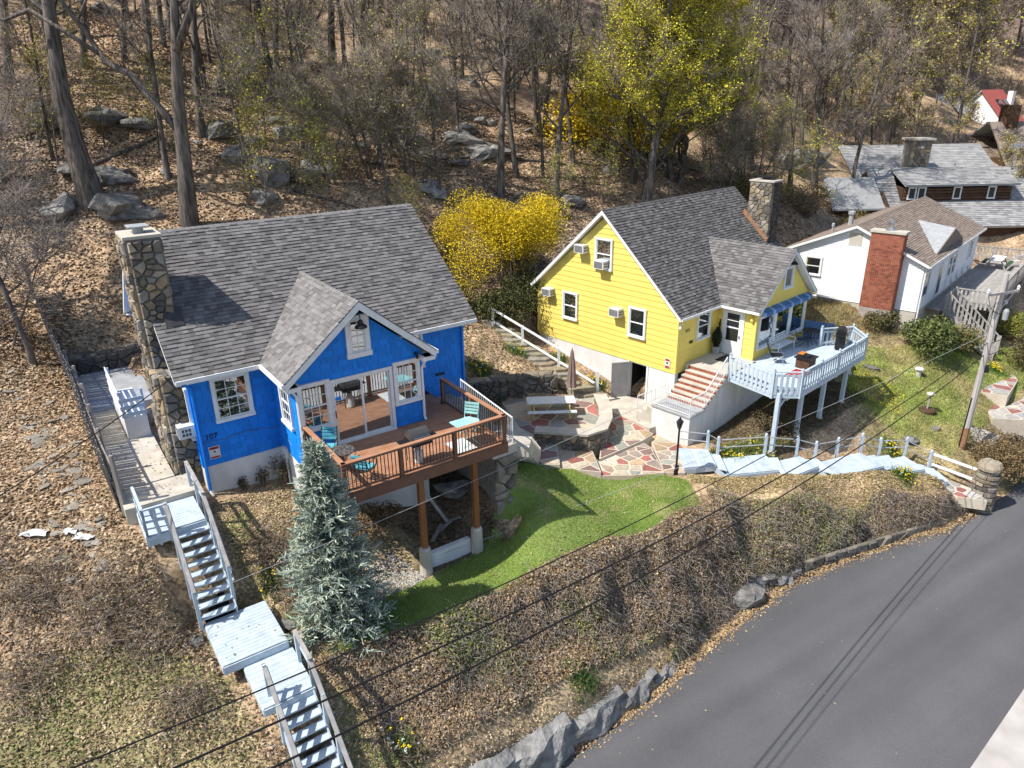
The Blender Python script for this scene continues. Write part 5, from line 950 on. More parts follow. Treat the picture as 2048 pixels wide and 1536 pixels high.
m = MB(); stone(m, [(.52*math.cos(a), .5*math.sin(a)) for a in np.linspace(0, 6.28, 11)[:-1]], (21.85, 28.75, 3.72), (1, 0, 0), (0, 1, 0), (0, 0, 1), .3, rnd, .45, (1.2, 1.1, .95), .04); m.build('capstone', 'stone', gp_)
gr = thing('gate_rails', (20.9, 29.4, 2.4), 'two white wooden rails between the last boardwalk post and the stone pillar', 'railing')
for h in (.84, .3): mb = MB(); mb.bar((20.1, 30.55, 2.75+h), (21.6, 29.0, 2.6+h), .05, .12); mb.build('rail', 'white_paint', gr)
flag_area('lower_path', [(20.5, 30.1), (21.5, 29.0), (21.5, 27.9), (20.4, 28.3), (19.9, 29.4)], 2.5, .45, 81, cols=[(.34, .14, .12), (.36, .36, .35), (.45, .44, .42)])
flag_area('side_path', [(26.5, 37.0), (29.5, 42.2), (30.9, 41.6), (29.6, 38.6), (27.6, 36.4)], 3.95, .6, 82, cols=[(.33, .14, .12), (.40, .40, .39), (.45, .44, .42), (.42, .40, .36)], th=1.2); flag_area('side_path', [(26.0, 34.9), (26.5, 37.0), (27.6, 36.4), (31.5, 38.8), (32.5, 37.6), (28, 34.5)], 3.3, .6, 83, cols=[(.33, .14, .12), (.40, .40, .39), (.45, .44, .42), (.42, .40, .36)], th=1.2)
# ================================================================ path, fence, side stoop by the blue house
mb = MB(BF); mb.box(-2.15, -.46, .92, 8.2, 7.6, 8.5); mb.box(-2.15, -.08, -.42, .9, 7.6, 8.47); mb.build('path', 'concrete', kind='structure'); mb = MB(BF); mb.box(-2.4, .3, 8.22, 13.4, 8.0, 8.56); mb.build('back_patio', 'galv', kind='structure')
lw = thing('low_stone_wall', BF.w(-1.1, 13.5, 8.5), 'low dark drystone wall closing the path behind the blue house', 'wall'); mb = MB(BF); mb.box(-2.5, .8, 13.3, 13.8, 8.2, 9.25); mb.build('wall_core', 'mortar', lw)
stone_face(BF, (-2.5, 13.3, 0), (1, 0, 0), (0, 0, 1), (0, -1, 0), [(0, 8.4), (3.3, 8.4), (3.3, 9.3), (0, 9.3)], .38, lw, seed=91, depth=.16, cols=[(.5, .5, .48), (.7, .68, .62), (.4, .4, .4)], aspect=1.8); stone_face(BF, (-2.5, 13.3, 9.25), (1, 0, 0), (0, 1, 0), (0, 0, 1), [(0, -.1), (3.3, -.1), (3.3, .6), (0, .6)], .42, lw, seed=92, depth=.14, cols=[(.6, .58, .52), (.8, .76, .68)])
fc = thing('picket_fence', BF.w(-2.4, 8, 8.4), 'weathered grey picket fence leaning along the path left of the blue house', 'fence'); rnd = random.Random(3); i = 0; v = .1
def fu(v): return -2.2-.0017*v*v-.06*math.sin(v*.5)
while v < 17.5:
    u = fu(v); p = BF.w(u-.05, v, 0); z = max(gz(p[0], p[1]), 8.3)-.1; h = 1.75+.2*min(v/10, 1)+rnd.uniform(-.12, .12); ln = rnd.uniform(-.1, .04); q = BF.w(u-.05+ln-.1, v+rnd.uniform(-.02, .02), 0)
    mb = MB(); mb.bar((p[0], p[1], z), (q[0], q[1], z+h), .018, rnd.uniform(.075, .1), (*BF.V, 0), jit(.25)); mb.build('picket', 'fence_wood', fc); v += rnd.uniform(.088, .104)
for h in (.35, 1.45):
    mb = MB()
    for k in range(12): a, b = BF.w(fu(k*1.45), k*1.45, 8.42+h), BF.w(fu(k*1.45+1.45), k*1.45+1.45, 8.42+h+.02*k*.0); mb.bar(a, b, .04, .08)
    mb.build('rail', 'fence_wood', fc)
for k in range(8): p = BF.w(fu(k*2.4)+.06, k*2.4, 0); mb = MB(); mb.box(p[0]-.05, p[0]+.05, p[1]-.05, p[1]+.05, 8.0, 10.15); mb.build('post', 'fence_wood', fc)
sp = thing('side_stoop', BF.w(-.85, 6, 8.5), 'white side stoop with grey slatted rails beside the stone chimney', 'stoop'); mb = MB(BF); mb.box(-1.25, -.5, 4.7, 7.9, 8.4, 9.35); mb.build('stoop_block', 'stucco', sp)
for z in (9.4, 9.68, 9.96, 10.24): mb = MB(BF); mb.box(-1.3, -1.26, 4.66, 7.9, z, z+.15); mb.build('slat', 'white_paint', sp)
for z in (9.4, 9.68, 9.96): mb = MB(BF); mb.box(-1.24, -.5, 4.66, 4.69, z, z+.14); mb.build('slat', 'grey_paint', sp)
for u, v in ((-1.25, 4.72), (-.55, 4.72), (-1.25, 7.8)): mb = MB(BF); mb.box(u-.0, u+.08, v, v+.08, 9.35, 10.35); mb.build('post', 'grey_paint', sp)
# ================================================================ long pale stairs down the slope
fs_ = thing('slope_stairs', BF.w(-.3, -5, 4.0), 'long pale blue wooden stairs with grey handrails descending the slope', 'stairs')
def boards(u0, u1, v0, v1, z, n, along='u'):
    for i in range(n): mb = MB(BF); a = v0+(v1-v0)*i/n; b = v0+(v1-v0)*(i+1)/n; mb.box(u0, u1, a-.004, b+.004, z-.04, z, jit(.05)); mb.build('board', 'pale_boards', fs_)
boards(-1.85, -.22, -.45, -2.05, 8.3, 11); boards(-1.1, .6, -4.2, -6.2, 6.28, 14); boards(-.62, .68, -6.24, -7.95, 6.02, 9)
for (u0, u1, v, z, h) in ((-1.85, -.22, -2.07, 8.26, .3), (-1.1, .6, -6.22, 6.24, .24), (-.62, .68, -7.97, 5.98, .2)): mb = MB(BF); mb.box(u0, u1, v-.02, v+.01, z-h, z); mb.build('fascia_board', 'pale_boards', fs_)
for (u0, v0, v1, z, h) in ((.6, -4.2, -6.2, 6.24, .24), (-1.1, -4.2, -6.2, 6.24, .24), (.68, -6.24, -7.95, 5.98, .24), (-.62, -6.24, -7.95, 5.98, .24), (-1.85, -.45, -2.05, 8.26, .3)): mb = MB(BF); mb.box(u0-.02, u0+.02, v1, v0, z-h, z); mb.build('fascia_board', 'pale_boards', fs_)
def flight(u0, u1, v0, z0, n, tread, rise):
    for i in range(n): z = z0-rise*(i+1); v = v0-tread*i; mb = MB(BF); mb.box(u0, u1, v-tread-.02, v-.01, z-.045, z, jit(.04)); mb.build('tread', 'pale_boards', fs_)
    for u in (u0-.04, u1): mb = MB(BF); mb.prism([(u, v0, z0-.05), (u, v0, z0-.42), (u, v0-tread*n, z0-rise*n-.42), (u, v0-tread*n, z0-rise*n-.05)], (.04, 0, 0)); mb.build('stringer', 'pale_boards', fs_)
flight(-1.15, -.22, -2.08, 8.3, 9, .245, .2); flight(-.32, .6, -7.98, 6.0, 20, .25, .2)
mb = MB(BF); mb.box(-1.05, -.28, -4.1, -2.3, 6.2, 6.25); mb.build('stair_shadow_board', 'dark_inside', fs_)  # near-black sheet standing in for the shade beneath the open treads
def wood_rail(u, v0, z0, v1, z1, n, mid=True, h=.92, side=1):
    for k in range(n+1): t = k/n; v, z = v0+(v1-v0)*t, z0+(z1-z0)*t; mb = MB(BF); mb.box(u-.045, u+.045, v-.045, v+.045, z-.35, z+h); mb.build('rail_post', 'grey_paint', fs_)
    for hh, w in ((h, .1), (h-.14, .04), (h*.45, .04)):
        mb = MB(BF); mb.bar((u+side*.06*(hh < h), v0+.05, z0+hh), (u+side*.06*(hh < h), v1-.1, z1+hh), w, .05 if hh == h else .1); mb.build('rail', 'grey_paint' if hh < h else 'weathered', fs_)
wood_rail(-1.2, -2.1, 8.3, -4.25, 6.55, 3); wood_rail(-.17, -.05, 8.4, -2.1, 8.3, 2); wood_rail(-.17, -2.1, 8.3, -3.95, 6.8, 3); wood_rail(-.37, -7.6, 6.1, -11.6, 3.0, 5); wood_rail(.66, -6.9, 6.1, -7.9, 6.0, 1); wood_rail(.66, -7.9, 6.0, -11.6, 3.0, 5)
for (a, b) in (((-1.82, -.42), (-1.82, -2.05)), ((-1.82, -2.05), (-1.2, -2.05))):
    for z in (9.15, 8.75): mb = MB(BF); mb.bar((*a, z), (*b, z), .08, .05); mb.build('rail', 'grey_paint', fs_)
    n = 4 if a[0] == b[0] else 2
    for k in range(n+1): t = k/n; q = (a[0]+(b[0]-a[0])*t, a[1]+(b[1]-a[1])*t); mb = MB(BF); mb.box(q[0]-.035, q[0]+.035, q[1]-.035, q[1]+.035, 7.9, 9.15); mb.build('rail_post', 'grey_paint', fs_)
# ================================================================ white house with the brick chimney
HL, HD, HE, HH = 15.77, 8.57, 10.305, 1.9; HR = HD/2; HS = HH/HR
wh = thing('white_house', HF.w(HL/2, HR, 5.8), 'long low white house with brown roof and broad red brick chimney', 'house')
mb = MB(HF); mb.box(.3, HL-.3, .3, HD-.3, 5.0, 7.45); mb.build('foundation', 'concrete', wh)
mb = MB(HF); mb.box(.3, HL-.3, .3, HD-.3, 7.452, HE); mb.prism([(.3, .3, HE), (.3, HD-.3, HE), (.3, HR, HE+HH-.2)], (.2, 0, 0)); mb.prism([(HL-.5, .3, HE), (HL-.5, HD-.3, HE), (HL-.5, HR, HE+HH-.2)], (.2, 0, 0)); mb.build('wall', 'white_siding', wh)
laps(HF, 'u', .3, [(.3, 7.43), (HD-.3, 7.43), (HD-.3, HE+.05), (HR, HE+HH-.2), (.3, HE+.05)], wh, .125, m='white_siding', stuff=True, lip=.04, amp=.03); laps(HF, 'v', .3, [(.3, 7.43), (HL-.3, 7.43), (HL-.3, HE), (.3, HE)], wh, .125, m='white_siding', stuff=True, lip=.04, amp=.03)
hF = unit((0, -HS, 1)); hB = unit((0, HS, 1)); hsl = math.hypot(HR, HH); mb = MB(HF); mb.prism([(0, 0, HE), (HL, 0, HE), (HL, HR, HE+HH), (0, HR, HE+HH)], hF*-.12); mb.prism([(0, HD, HE), (HL, HD, HE), (HL, HR, HE+HH), (0, HR, HE+HH)], hB*-.12); hr_ = mb.build('roof', 'white_paint', wh)
shingles(HF, (0, 0, HE+.004), (1, 0, 0), unit((0, 1, HS)), hF, [(-.03, -.04), (HL, -.04), (HL, hsl), (-.03, hsl)], hr_, m='brown_shingle', expo=.15, w=(.3, .6), tones=(.85, .95, 1.05, 1.15), seed=51); shingles(HF, (0, HD, HE+.004), (1, 0, 0), unit((0, -1, HS)), hB, [(-.03, -.04), (HL, -.04), (HL, hsl), (-.03, hsl)], hr_, m='brown_shingle', expo=.15, w=(.4, .8), tones=(.9, 1, 1.1), seed=52)
ridge_caps(HF, (0, HR, HE+HH), (HL, HR, HE+HH), hF, hB, hr_, m='brown_shingle', tone=.9)
mb = MB(HF); R0, R1, L0, Q0 = (8.2, 2.9, HE+2.9*HS+.02), (6.6, .25, 11.55), (2.6, .3, HE+.3*HS+.02), (9.8, .3, HE+.3*HS+.02); mb.prism([R0, R1, L0], (0, 0, -.06)); mb.build('gable_slope', 'galv', hr_); mb = MB(HF); mb.prism([R0, R1, Q0], (0, 0, -.06)); mb.prism([L0, R1, Q0], (0, .05, 0)); mb.build('gable_slope', 'brown_shingle', hr_)
for v in (0, HD): mb = MB(HF); mb.prism([(-.03, v, HE), (-.03, v, HE-.16), (-.03, HR, HE+HH-.16), (-.03, HR, HE+HH)], (.03, 0, 0)); mb.build('rake_board', 'white_paint', wh)
mb = MB(HF); mb.box(0, HL, -.1, 0, HE-.13, HE-.01); mb.build('fascia_board', 'white_paint', wh)
mb = MB(HF); mb.tube([(.1, -.05, HE-.12), (.34, .2, HE-.35), (.34, .2, 6.4)], .05, 6); mb.build('downspout', 'white_paint', wh)
window(HF, 'u', .3, 6.65, 8.85, .9, 1.05, wh, trim=.09); mb = MB(HF); mb.box(.26, .285, 3.95, 4.72, 10.95, 11.72); mb.build('gable_vent', 'concrete', wh)
for c, z, w, h in ((1.2, 8.2, 1.4, 1.5), (7.2, 8.3, .9, 1.3), (8.3, 8.3, .9, 1.3), (13.2, 8.6, .9, 1.1)): window(HF, 'v', .3, c, z, w, h, wh, trim=.08)
mb = MB(HF); mb.box(4.2, 5.2, .24, .29, 7.45, 9.6); dr = mb.build('front_door', 'white_paint', wh); mb = MB(HF); mb.box(4.35, 5.05, .225, .238, 7.7, 9.4); mb.build('pane', 'pane_dark', dr)
mb = MB(HF); mb.box(-.42, .299, 1.5, 3.32, 5.4, 12.0); bc = mb.build('chimney', 'brick_mortar', wh); J = MB(HF); rnd = random.Random(8); z = 7.45; k = 0
while z < 11.95:
    o_ = .115*(k % 2); pale = 1
    for a, b, fn in ((1.5, 3.32, lambda p, q, d: (-.42-d, -.42, p, q)), (-.42, .28, lambda p, q, d: (p, q, 1.5-d, 1.5))):
        x = a-o_
        while x < b-.02:
            p, q = max(x, a)+.006, min(x+.225, b)-.006
            if q-p > .03:
                pv = vnoise(np.array([p*1.0]), np.array([z]), .55, 5)[0]; pale = rnd.random() < (.72 if z > 11.0 else .62 if pv > .17 else .08); c = jitc((1.5, 3.6, 5.6) if pale else (1, 1, 1) if pv > -.1 else (.75, .7, .7), .3); x0, x1, v0, v1 = fn(p, q, rnd.uniform(.008, .016)); J.box(x0, x1, v0, v1, z+.005, z+.068, c)
            x += .23
    z += .075; k += 1
J.build('bricks', 'brick', bc, kind='stuff'); mb = MB(HF); mb.box(-.5, .36, 1.42, 3.4, 12.0, 12.13); mb.build('chimney_cap', 'concrete', bc); mb = MB(HF); mb.lathe((0, 2.4, 12.13), [(.3, 0), (.28, .1), (.14, .12), (.14, .4), (.19, .42), (.19, .55), (.05, .6)], 10); mb.build('flue_cap', 'steel', bc)
for u, v, h, r in ((5.0, 6.2, .8, .16), (1.6, 6.2, .45, .07)): mb = MB(HF); z = HE+(HD-v)*HS; mb.lathe((u, v, z-.1), [(r, 0), (r, h), (r*1.5, h+.03), (r*1.5, h+.2), (.02, h+.26)], 8); mb.build('vent_pipe', 'galv', wh)
# weathered deck in front of it
wd = thing('weathered_deck', HF.w(12, -1.4, 5.0), 'weathered grey raised deck with picket rail along the white house', 'deck'); WZ = 7.2
for i in range(22): v = .28-.145*(i+1); mb = MB(HF); mb.box(2.6 if i < 7 else 4.9, 20.6, v+.004, v+.14, WZ-.04, WZ, jit(.12)); mb.build('deck_board', 'weathered', wd)
lp = [(2.6, -.75), (4.9, -.75), (4.9, -2.9), (9, -2.9), (13, -2.9), (17, -2.9), (20.6, -2.9), (20.6, -.3), (20.6, 1.6)]
for a, b in zip(lp[:-1], lp[1:]):
    a, b = np.array(a), np.array(b); L = np.hypot(*(b-a)); d = (b-a)/L
    for z, w in ((WZ+.95, .1), (WZ+.2, .05)): mb = MB(HF); mb.bar((*a, z), (*b, z), w, .06); mb.build('rail', 'weathered', wd)
    k = int(L/.22)
    for i in range(k): q = a+d*L*(i+.5)/k; mb = MB(HF); mb.bar((*q, WZ-.2), (*q, WZ+.93), .03, .12, (*d, 0), jit(.2)); mb.build('picket', 'weathered', wd)
for p in lp[1:]: mb = MB(HF); q = HF.w(*p, 0); mb.box(p[0]-.07, p[0]+.07, p[1]-.07, p[1]+.07, gz(q[0], q[1])-.3, WZ+1.0); mb.build('post', 'weathered', wd)
mb = MB(HF); mb.bar((2.6, -.72, WZ-.2), (4.9, -.72, WZ-.2), .05, .25); mb.bar((4.9, -2.9, WZ-.2), (20.6, -2.9, WZ-.2), .05, .25); mb.build('beam', 'weathered', wd)
wst = thing('weathered_stairs', HF.w(4.0, -2, 4.5), 'weathered grey stairs with picket rail dropping from the white house deck', 'stairs')
for i in range(12): mb = MB(HF); v = -.8-.24*i; mb.box(3.3, 4.75, v-.25, v, WZ-.22*(i+1)-.04, WZ-.22*(i+1)); mb.build('tread', 'weathered', wst)
for u in (3.25, 4.8):
    a, b = V3((u, -.8, WZ)), V3((u, -3.7, WZ-2.65)); mb = MB(HF); mb.bar(a+(0, 0, .95), b+(0, 0, .95), .1, .06); mb.build('rail', 'weathered', wst); mb = MB(HF); mb.bar(a-(0, 0, .2), b-(0, 0, .2), .05, .3); mb.build('stringer', 'weathered', wst)
    for i in range(12): q = a+(b-a)*(i+.5)/12; mb = MB(HF); mb.bar(q, q+(0, 0, .95), .12, .03, (1, 0, 0), jit(.2)); mb.build('picket', 'weathered', wst)
    for q in (a, b): mb = MB(HF); mb.box(q[0]-.06, q[0]+.06, q[1]-.06, q[1]+.06, q[2]-.8, q[2]+1.05); mb.build('post', 'weathered', wst)
# ================================================================ log house behind, with grey roofs
LF_ = Fr(0, 0, 0); lh = thing('log_house', (37, 62, 8.5), 'dark log house with long pale grey shingle roofs beyond the white house', 'house')
mb = MB(); mb.box(32, 46, 59.2, 67, 8, 9.6); mb.box(33.2, 42.4, 61.7, 66, 9.6, 12.0); mb.prism([(31.6, 59.2, 9.4), (31.6, 68.5, 9.4), (31.6, 64, 13.0)], (.3, 0, 0)); mb.build('wall', 'logs', lh)
for i in range(5): mb = MB(); mb.tube([(33.3, 61.66, 10.95+.24*i), (42.3, 61.66, 10.95+.24*i)], .13, 8, jit(.25)); mb.build('log', 'logs', lh)
ZE_, ZM, ZR = 9.3, 10.95, 13.4; n1_ = unit((0, ZE_-ZM, 3.2)); n3_ = unit((0, ZM-ZR, 2.4)); mb = MB()
mb.prism([(31, 58.4, ZE_), (47, 58.4, ZE_), (47, 61.6, ZM), (31, 61.6, ZM)], n1_*-.15); mb.prism([(31, 61.6, ZM), (33.1, 61.6, ZM), (33.1, 64, ZR), (31, 64, ZR)], n3_*-.15); mb.prism([(42.5, 61.6, ZM), (47, 61.6, ZM), (47, 64, ZR), (42.5, 64, ZR)], n3_*-.15)
mb.prism([(31, 64, ZR), (47, 64, ZR), (47, 70, 9.7), (31, 70, 9.7)], unit((0, .62, 1))*-.15); mb.prism([(33, 61, 12.3), (42.6, 61, 12.3), (42.6, 64.05, 13.45), (33, 64.05, 13.45)], (0, 0, -.1)); lr = mb.build('roof', 'galv', lh)
def gsh(x0, x1, y0_, z0_, y1_, z1_, seed, par): c_ = unit((0, y1_-y0_, z1_-z0_)); l_ = math.hypot(y1_-y0_, z1_-z0_); shingles(WF, (x0, y0_, z0_+.01), (1, 0, 0), c_, np.cross((1, 0, 0), c_), [(0, 0), (x1-x0, 0), (x1-x0, l_), (0, l_)], par, m='grey_shingle', expo=.26, w=(.3, .7), tones=(.8, .93, 1.05, 1.15), seed=seed, thick=.04)
gsh(31, 47, 58.4, ZE_, 61.6, ZM, 55, lr); gsh(31, 33.1, 61.6, ZM, 64, ZR, 56, lr); gsh(42.5, 47, 61.6, ZM, 64, ZR, 59, lr); gsh(33, 42.6, 60.95, 12.31, 64.05, 13.45, 60, lr)
mb = MB(); mb.prism([(30.9, 66, 12.6), (44, 66, 12.6), (44, 70, 14.9), (30.9, 70, 14.9)], (0, 0, -.15)); r2 = mb.build('rear_roof', 'galv', lh); q_ = unit((0, 4, 2.3)); shingles(WF, (30.9, 66, 12.62), (1, 0, 0), q_, np.cross((1, 0, 0), q_), [(0, 0), (13.1, 0), (13.1, 4.6), (0, 4.6)], r2, m='grey_shingle', expo=.26, w=(.3, .7), tones=(.9, 1, 1.1), seed=57, thick=.03)
mb = MB(); mb.prism([(26.6, 59.6, 10.7), (30.9, 59.6, 10.7), (30.9, 62.4, 12.9), (26.6, 62.4, 12.9)], (0, 0, -.15)); mb.build('porch_roof', 'grey_shingle', lh); mb = MB(); mb.box(27, 30.9, 60.2, 63, 8, 10.9); mb.build('porch', 'logs', lh)
for x in (33.9, 34.7, 37.7, 40.6): window(WF, 'v', 61.52, x, 11.15, .55, .9, lh, trim=.06, split=False, sash=.04, glass='pane_dark')
mb = MB(); mb.box(35.2, 36.9, 65.2, 66.6, 12, 15.6); lc_ = mb.build('chimney', 'mortar', lh); stone_face(WF, (0, 65.2, 0), (1, 0, 0), (0, 0, 1), (0, -1, 0), [(35.2, 12.8), (36.9, 12.8), (36.9, 15.6), (35.2, 15.6)], .36, lc_, seed=58); mb = MB(); mb.box(35.0, 37.1, 65.0, 66.8, 15.6, 15.75); mb.build('chimney_cap', 'concrete', lc_)
# ================================================================ far houses on the right
rh_ = thing('red_roofed_house', (59, 96, 14.5), 'white house with steep red roof half hidden by trees on the far slope', 'house'); RF = Fr(58.4, 94.6, .5)
mb = MB(); mb.box(54.2, 58.0, 96, 101, 12.0, 17.6); mb.prism([(54.2, 96, 17.6), (58.0, 96, 17.6), (56.1, 96, 18.7)], (0, 5, 0)); mb.build('wall', 'white_siding', rh_); mb = MB(RF); mb.box(.2, 4.2, -3.2, 3.2, 12.0, 15.6); mb.prism([(.2, -3.4, 15.6), (.2, 3.4, 15.6), (.2, 0, 19.1)], (.25, 0, 0)); mb.build('wall', 'white_siding', rh_)
mb = MB(RF); mb.prism([(-.1, -3.9, 15.3), (4.4, -3.9, 15.3), (4.4, 0, 19.4), (-.1, 0, 19.4)], (0, 0, -.2)); rr = mb.build('roof', 'redroof', rh_, label='red metal roof slope'); mb = MB(RF); mb.prism([(-.1, 3.9, 15.3), (4.4, 3.9, 15.3), (4.4, 0, 19.4), (-.1, 0, 19.4)], (0, 0, -.2)); mb.build('side_roof', 'galv', rh_)
mb = MB(); mb.prism([(53.9, 95.8, 17.45), (56.1, 95.8, 18.85), (56.1, 101, 18.85), (53.9, 101, 17.45)], (0, 0, -.15)); mb.prism([(58.3, 95.8, 17.45), (56.1, 95.8, 18.85), (56.1, 101, 18.85), (58.3, 101, 17.45)], (0, 0, -.15)); mb.build('side_roof', 'galv', rh_)
for u in (1.2, 2.6): mb = MB(RF); mb.prism([(u, -2.6, 16.72), (u+.8, -2.6, 16.72), (u+.8, -1.2, 18.2), (u, -1.2, 18.2)], (0, 0, .1)); mb.build('skylight', 'pane_dark', rr)
for v, z in ((-2.0, 15.0), (-1.1, 14.8)): mb = MB(RF); mb.tube([(.2, v, z), (.1, v, z)], .3, 12); mb.build('round_window', 'pane_dark', rh_)
mb = MB(); mb.box(55.0, 55.7, 95.93, 95.99, 15.2, 16.2); mb.build('window', 'pane_dark', rh_); mb = MB(); mb.box(56.8, 57.5, 95.93, 95.99, 15.0, 16.2); mb.build('window', 'pane_dark', rh_); mb = MB(RF); mb.box(3.6, 4.2, -1.8, -1.2, 17, 19.2); mb.build('chimney', 'white_siding', rh_)
bh2 = thing('taupe_house', (53, 76, 10), 'taupe-roofed house with one small skylight at the far right edge', 'house')
mb = MB(); mb.box(49.8, 62, 74, 84, 9, 13.0); mb.build('wall', 'logs', bh2); mb = MB(); mb.prism([(49.3, 73.2, 12.4), (62, 73.2, 12.4), (62, 79, 16.4), (50.3, 79, 16.4)], (0, 0, -.2)); tr = mb.build('roof', 'brown_shingle', bh2); mb = MB(); mb.box(51.5, 52.6, 78, 79.6, 15.5, 18.0); mb.build('chimney', 'logs', bh2); mb = MB(); mb.prism([(51.0, 74.6, 13.5), (52.2, 74.6, 13.5), (52.2, 75.8, 14.33), (51.0, 75.8, 14.33)], (0, 0, .08)); mb.build('skylight', 'steel', tr)
mb = MB(); mb.prism([(50, 79, 16.4), (62, 79, 16.4), (62, 85, 13), (50, 85, 13)], (0, 0, -.2)); mb.build('roof', 'galv', bh2)
sh = thing('pale_cabin', (38.5, 92, 16), 'tiny pale cabin glimpsed through the trunks high on the slope', 'cabin'); zc = gz(38.5, 92); mb = MB(); mb.box(36.4, 39.6, 90, 94, zc-1, zc+2.2); mb.build('wall', 'white_siding', sh); mb = MB(); mb.prism([(36, 89.7, zc+2.1), (40, 89.7, zc+2.1), (40, 92, zc+3.2), (36, 92, zc+3.2)], (0, 0, -.12)); mb.prism([(36, 94.3, zc+2.1), (40, 94.3, zc+2.1), (40, 92, zc+3.2), (36, 92, zc+3.2)], (0, 0, -.12)); mb.build('roof', 'galv', sh); mb = MB(); mb.box(36.9, 37.6, 89.93, 89.99, zc+.7, zc+1.7); mb.build('window', 'pane_dark', sh)
# ================================================================ trees, shrubs, rocks
def grow(seed, H, r0, lean=(0, 0), first=.3, nb=10, blen=.42, up=.55, wob=.05, sub=5, sub2=3, twn=8, twl=1.0, stems=1, segs=7, spread=.3, path=None):
    """Wood as tubes in an MB plus twig start/dir arrays and leaf points."""
    rnd = random.Random(seed); mb = MB(); TS, TD = [], []
    def branch(p, d, L, r, lev, n):
        pts = [V3(p)]; rad = [r]; d = unit(d)
        for i in range(n):
            d = unit(d+np.array([rnd.gauss(0, .16), rnd.gauss(0, .16), rnd.gauss(0, .10)+.10*(lev > 0)])); pts.append(pts[-1]+d*L/n); rad.append(max(r*(1-(i+1)/n*.85), .006))
        mb.tube(pts, rad, 4 if lev else 6, jit(.15), cap=False); kids(pts, L, r, lev)
    def kids(pts, L, r, lev):
        cnt = sub if lev == 1 else sub2 if lev == 2 else 0
        if lev < 3:
            for k in range(cnt):
                t = .25+.75*(k+rnd.random())/cnt; i = min(int(t*(len(pts)-1)), len(pts)-2); q = pts[i]+(pts[i+1]-pts[i])*rnd.random(); dd = unit(pts[i+1]-pts[i])
                a = np.array([rnd.gauss(0, 1), rnd.gauss(0, 1), rnd.gauss(.25, .6)]); a = unit(a-dd*(a@dd)*.7); branch(q, dd*.75+a*.75, L*rnd.uniform(.35, .6), r*.5, lev+1, 4)
        if lev >= 2 or cnt == 0:
            for k in range(twn):
                i = rnd.randrange(len(pts)-1); q = pts[i]+(pts[i+1]-pts[i])*rnd.random(); dd = unit(pts[i+1]-pts[i])*.6; TS.append(q); TD.append((dd+np.array([rnd.gauss(0, .5), rnd.gauss(0, .5), rnd.gauss(.15, .4)]))*twl*rnd.uniform(.5, 1.1))
    for s in range(stems):
        a = rnd.random()*6.28; d = np.array([lean[0]+spread*(stems > 1)*math.cos(a), lean[1]+spread*(stems > 1)*math.sin(a), 1.]); Hs = H*(rnd.uniform(.75, 1) if stems > 1 else 1)
        if path is not None: pts = [V3(p) for p in path]
        else:
            pts = [V3((.25*(stems > 1)*math.cos(a), .25*(stems > 1)*math.sin(a), -.4))]; d = unit(d)
            for i in range(segs): d = unit(d+np.array([rnd.gauss(0, wob), rnd.gauss(0, wob), .03])); pts.append(pts[-1]+d*(Hs+.4)/segs)
        n = len(pts)-1; rad = [r0*(1.25 if i == 0 else 1)*(1-.85*(i/n)**1.2) for i in range(n+1)]; mb.tube(pts, rad, 9, jit(.1), cap=False)
        for k in range(nb):
            t = first+(1-first)*(k+rnd.random()*.8)/nb; i = min(int(t*n), n-1); q = pts[i]+(pts[i+1]-pts[i])*(t*n-i); a = rnd.random()*6.28; L = Hs*blen*(1.15-t*.75)*rnd.uniform(.6, 1.15)
            branch(q, (math.cos(a), math.sin(a), up+rnd.uniform(-.15, .35)), L, max(rad[i]*.5, .015), 1, 5)
    return mb, np.array(TS), np.array(TD)
class Tree:
    """Unlinked meshes of one tree kind; put() links a new tree thing with trunk and crown."""
    def __init__(s, name, seed, leaf=0, leafcol=None, leafsize=.12, leafspread=.35, tw=.02, twcol=None, barkm='bark', **kw):
        s.name = name; mb, TS, TD = grow(seed, **kw); s.parts = []; me = bpy.data.meshes.new(name+'_trunk'); me.from_pydata(mb.v, [], mb.f); me.materials.append(MATS[barkm]); a = me.attributes.new('Col', 'FLOAT_COLOR', 'POINT'); a.data.foreach_set('color', np.concatenate([np.array(mb.c, np.float32), np.ones((len(mb.c), 1), np.float32)], 1).ravel()); me.polygons.foreach_set('use_smooth', [True]*len(me.polygons)); s.parts.append(('trunk', me))
        def grab(o): m = o.data; bpy.data.objects.remove(o); return m
        col = pick(twcol or [(.9, .85, .8), (.65, .6, .55), (1.2, 1.15, 1.1)], len(TS)); s.parts.append(('crown', grab(twigs_mesh('tmp', TS, TD, tw, col, origin=(0, 0, 0)))))
        if leaf:
            i = (RS.randint(len(TS), size=leaf) if leaf < 5000 else RS.choice(RS.choice(len(TS), int(len(TS)*.42), replace=False), leaf)); P = TS[i]+TD[i]*RS.rand(leaf, 1)+RS.randn(leaf, 3)*leafspread*.5; s.parts.append(('foliage', grab(leaves_mesh('tmp', P, leafsize, pick(leafcol, leaf, jitter=.25), 1.2, .75, origin=(0, 0, 0)))))
    def put(s, x, y, sc=1., label='', cat='tree', group=None, rot=None, sz=None, z=None):
        z = gz(x, y) if z is None else z; r = thing(s.name, (x, y, z-.05), label, cat, group); tl = .2*min(max(-x/max(y, 1), -.4), .6) if rot is None else 0.; r.rotation_euler = (Matrix.Rotation(tl, 3, 'Y') @ Matrix.Rotation(random.uniform(0, 6.28) if rot is None else rot, 3, 'Z')).to_euler(); r.scale = (sc, sc, sz or sc)
        for nm, me in s.parts: o = bpy.data.objects.new(nm, me); COL.objects.link(o); o.parent = r
        return r
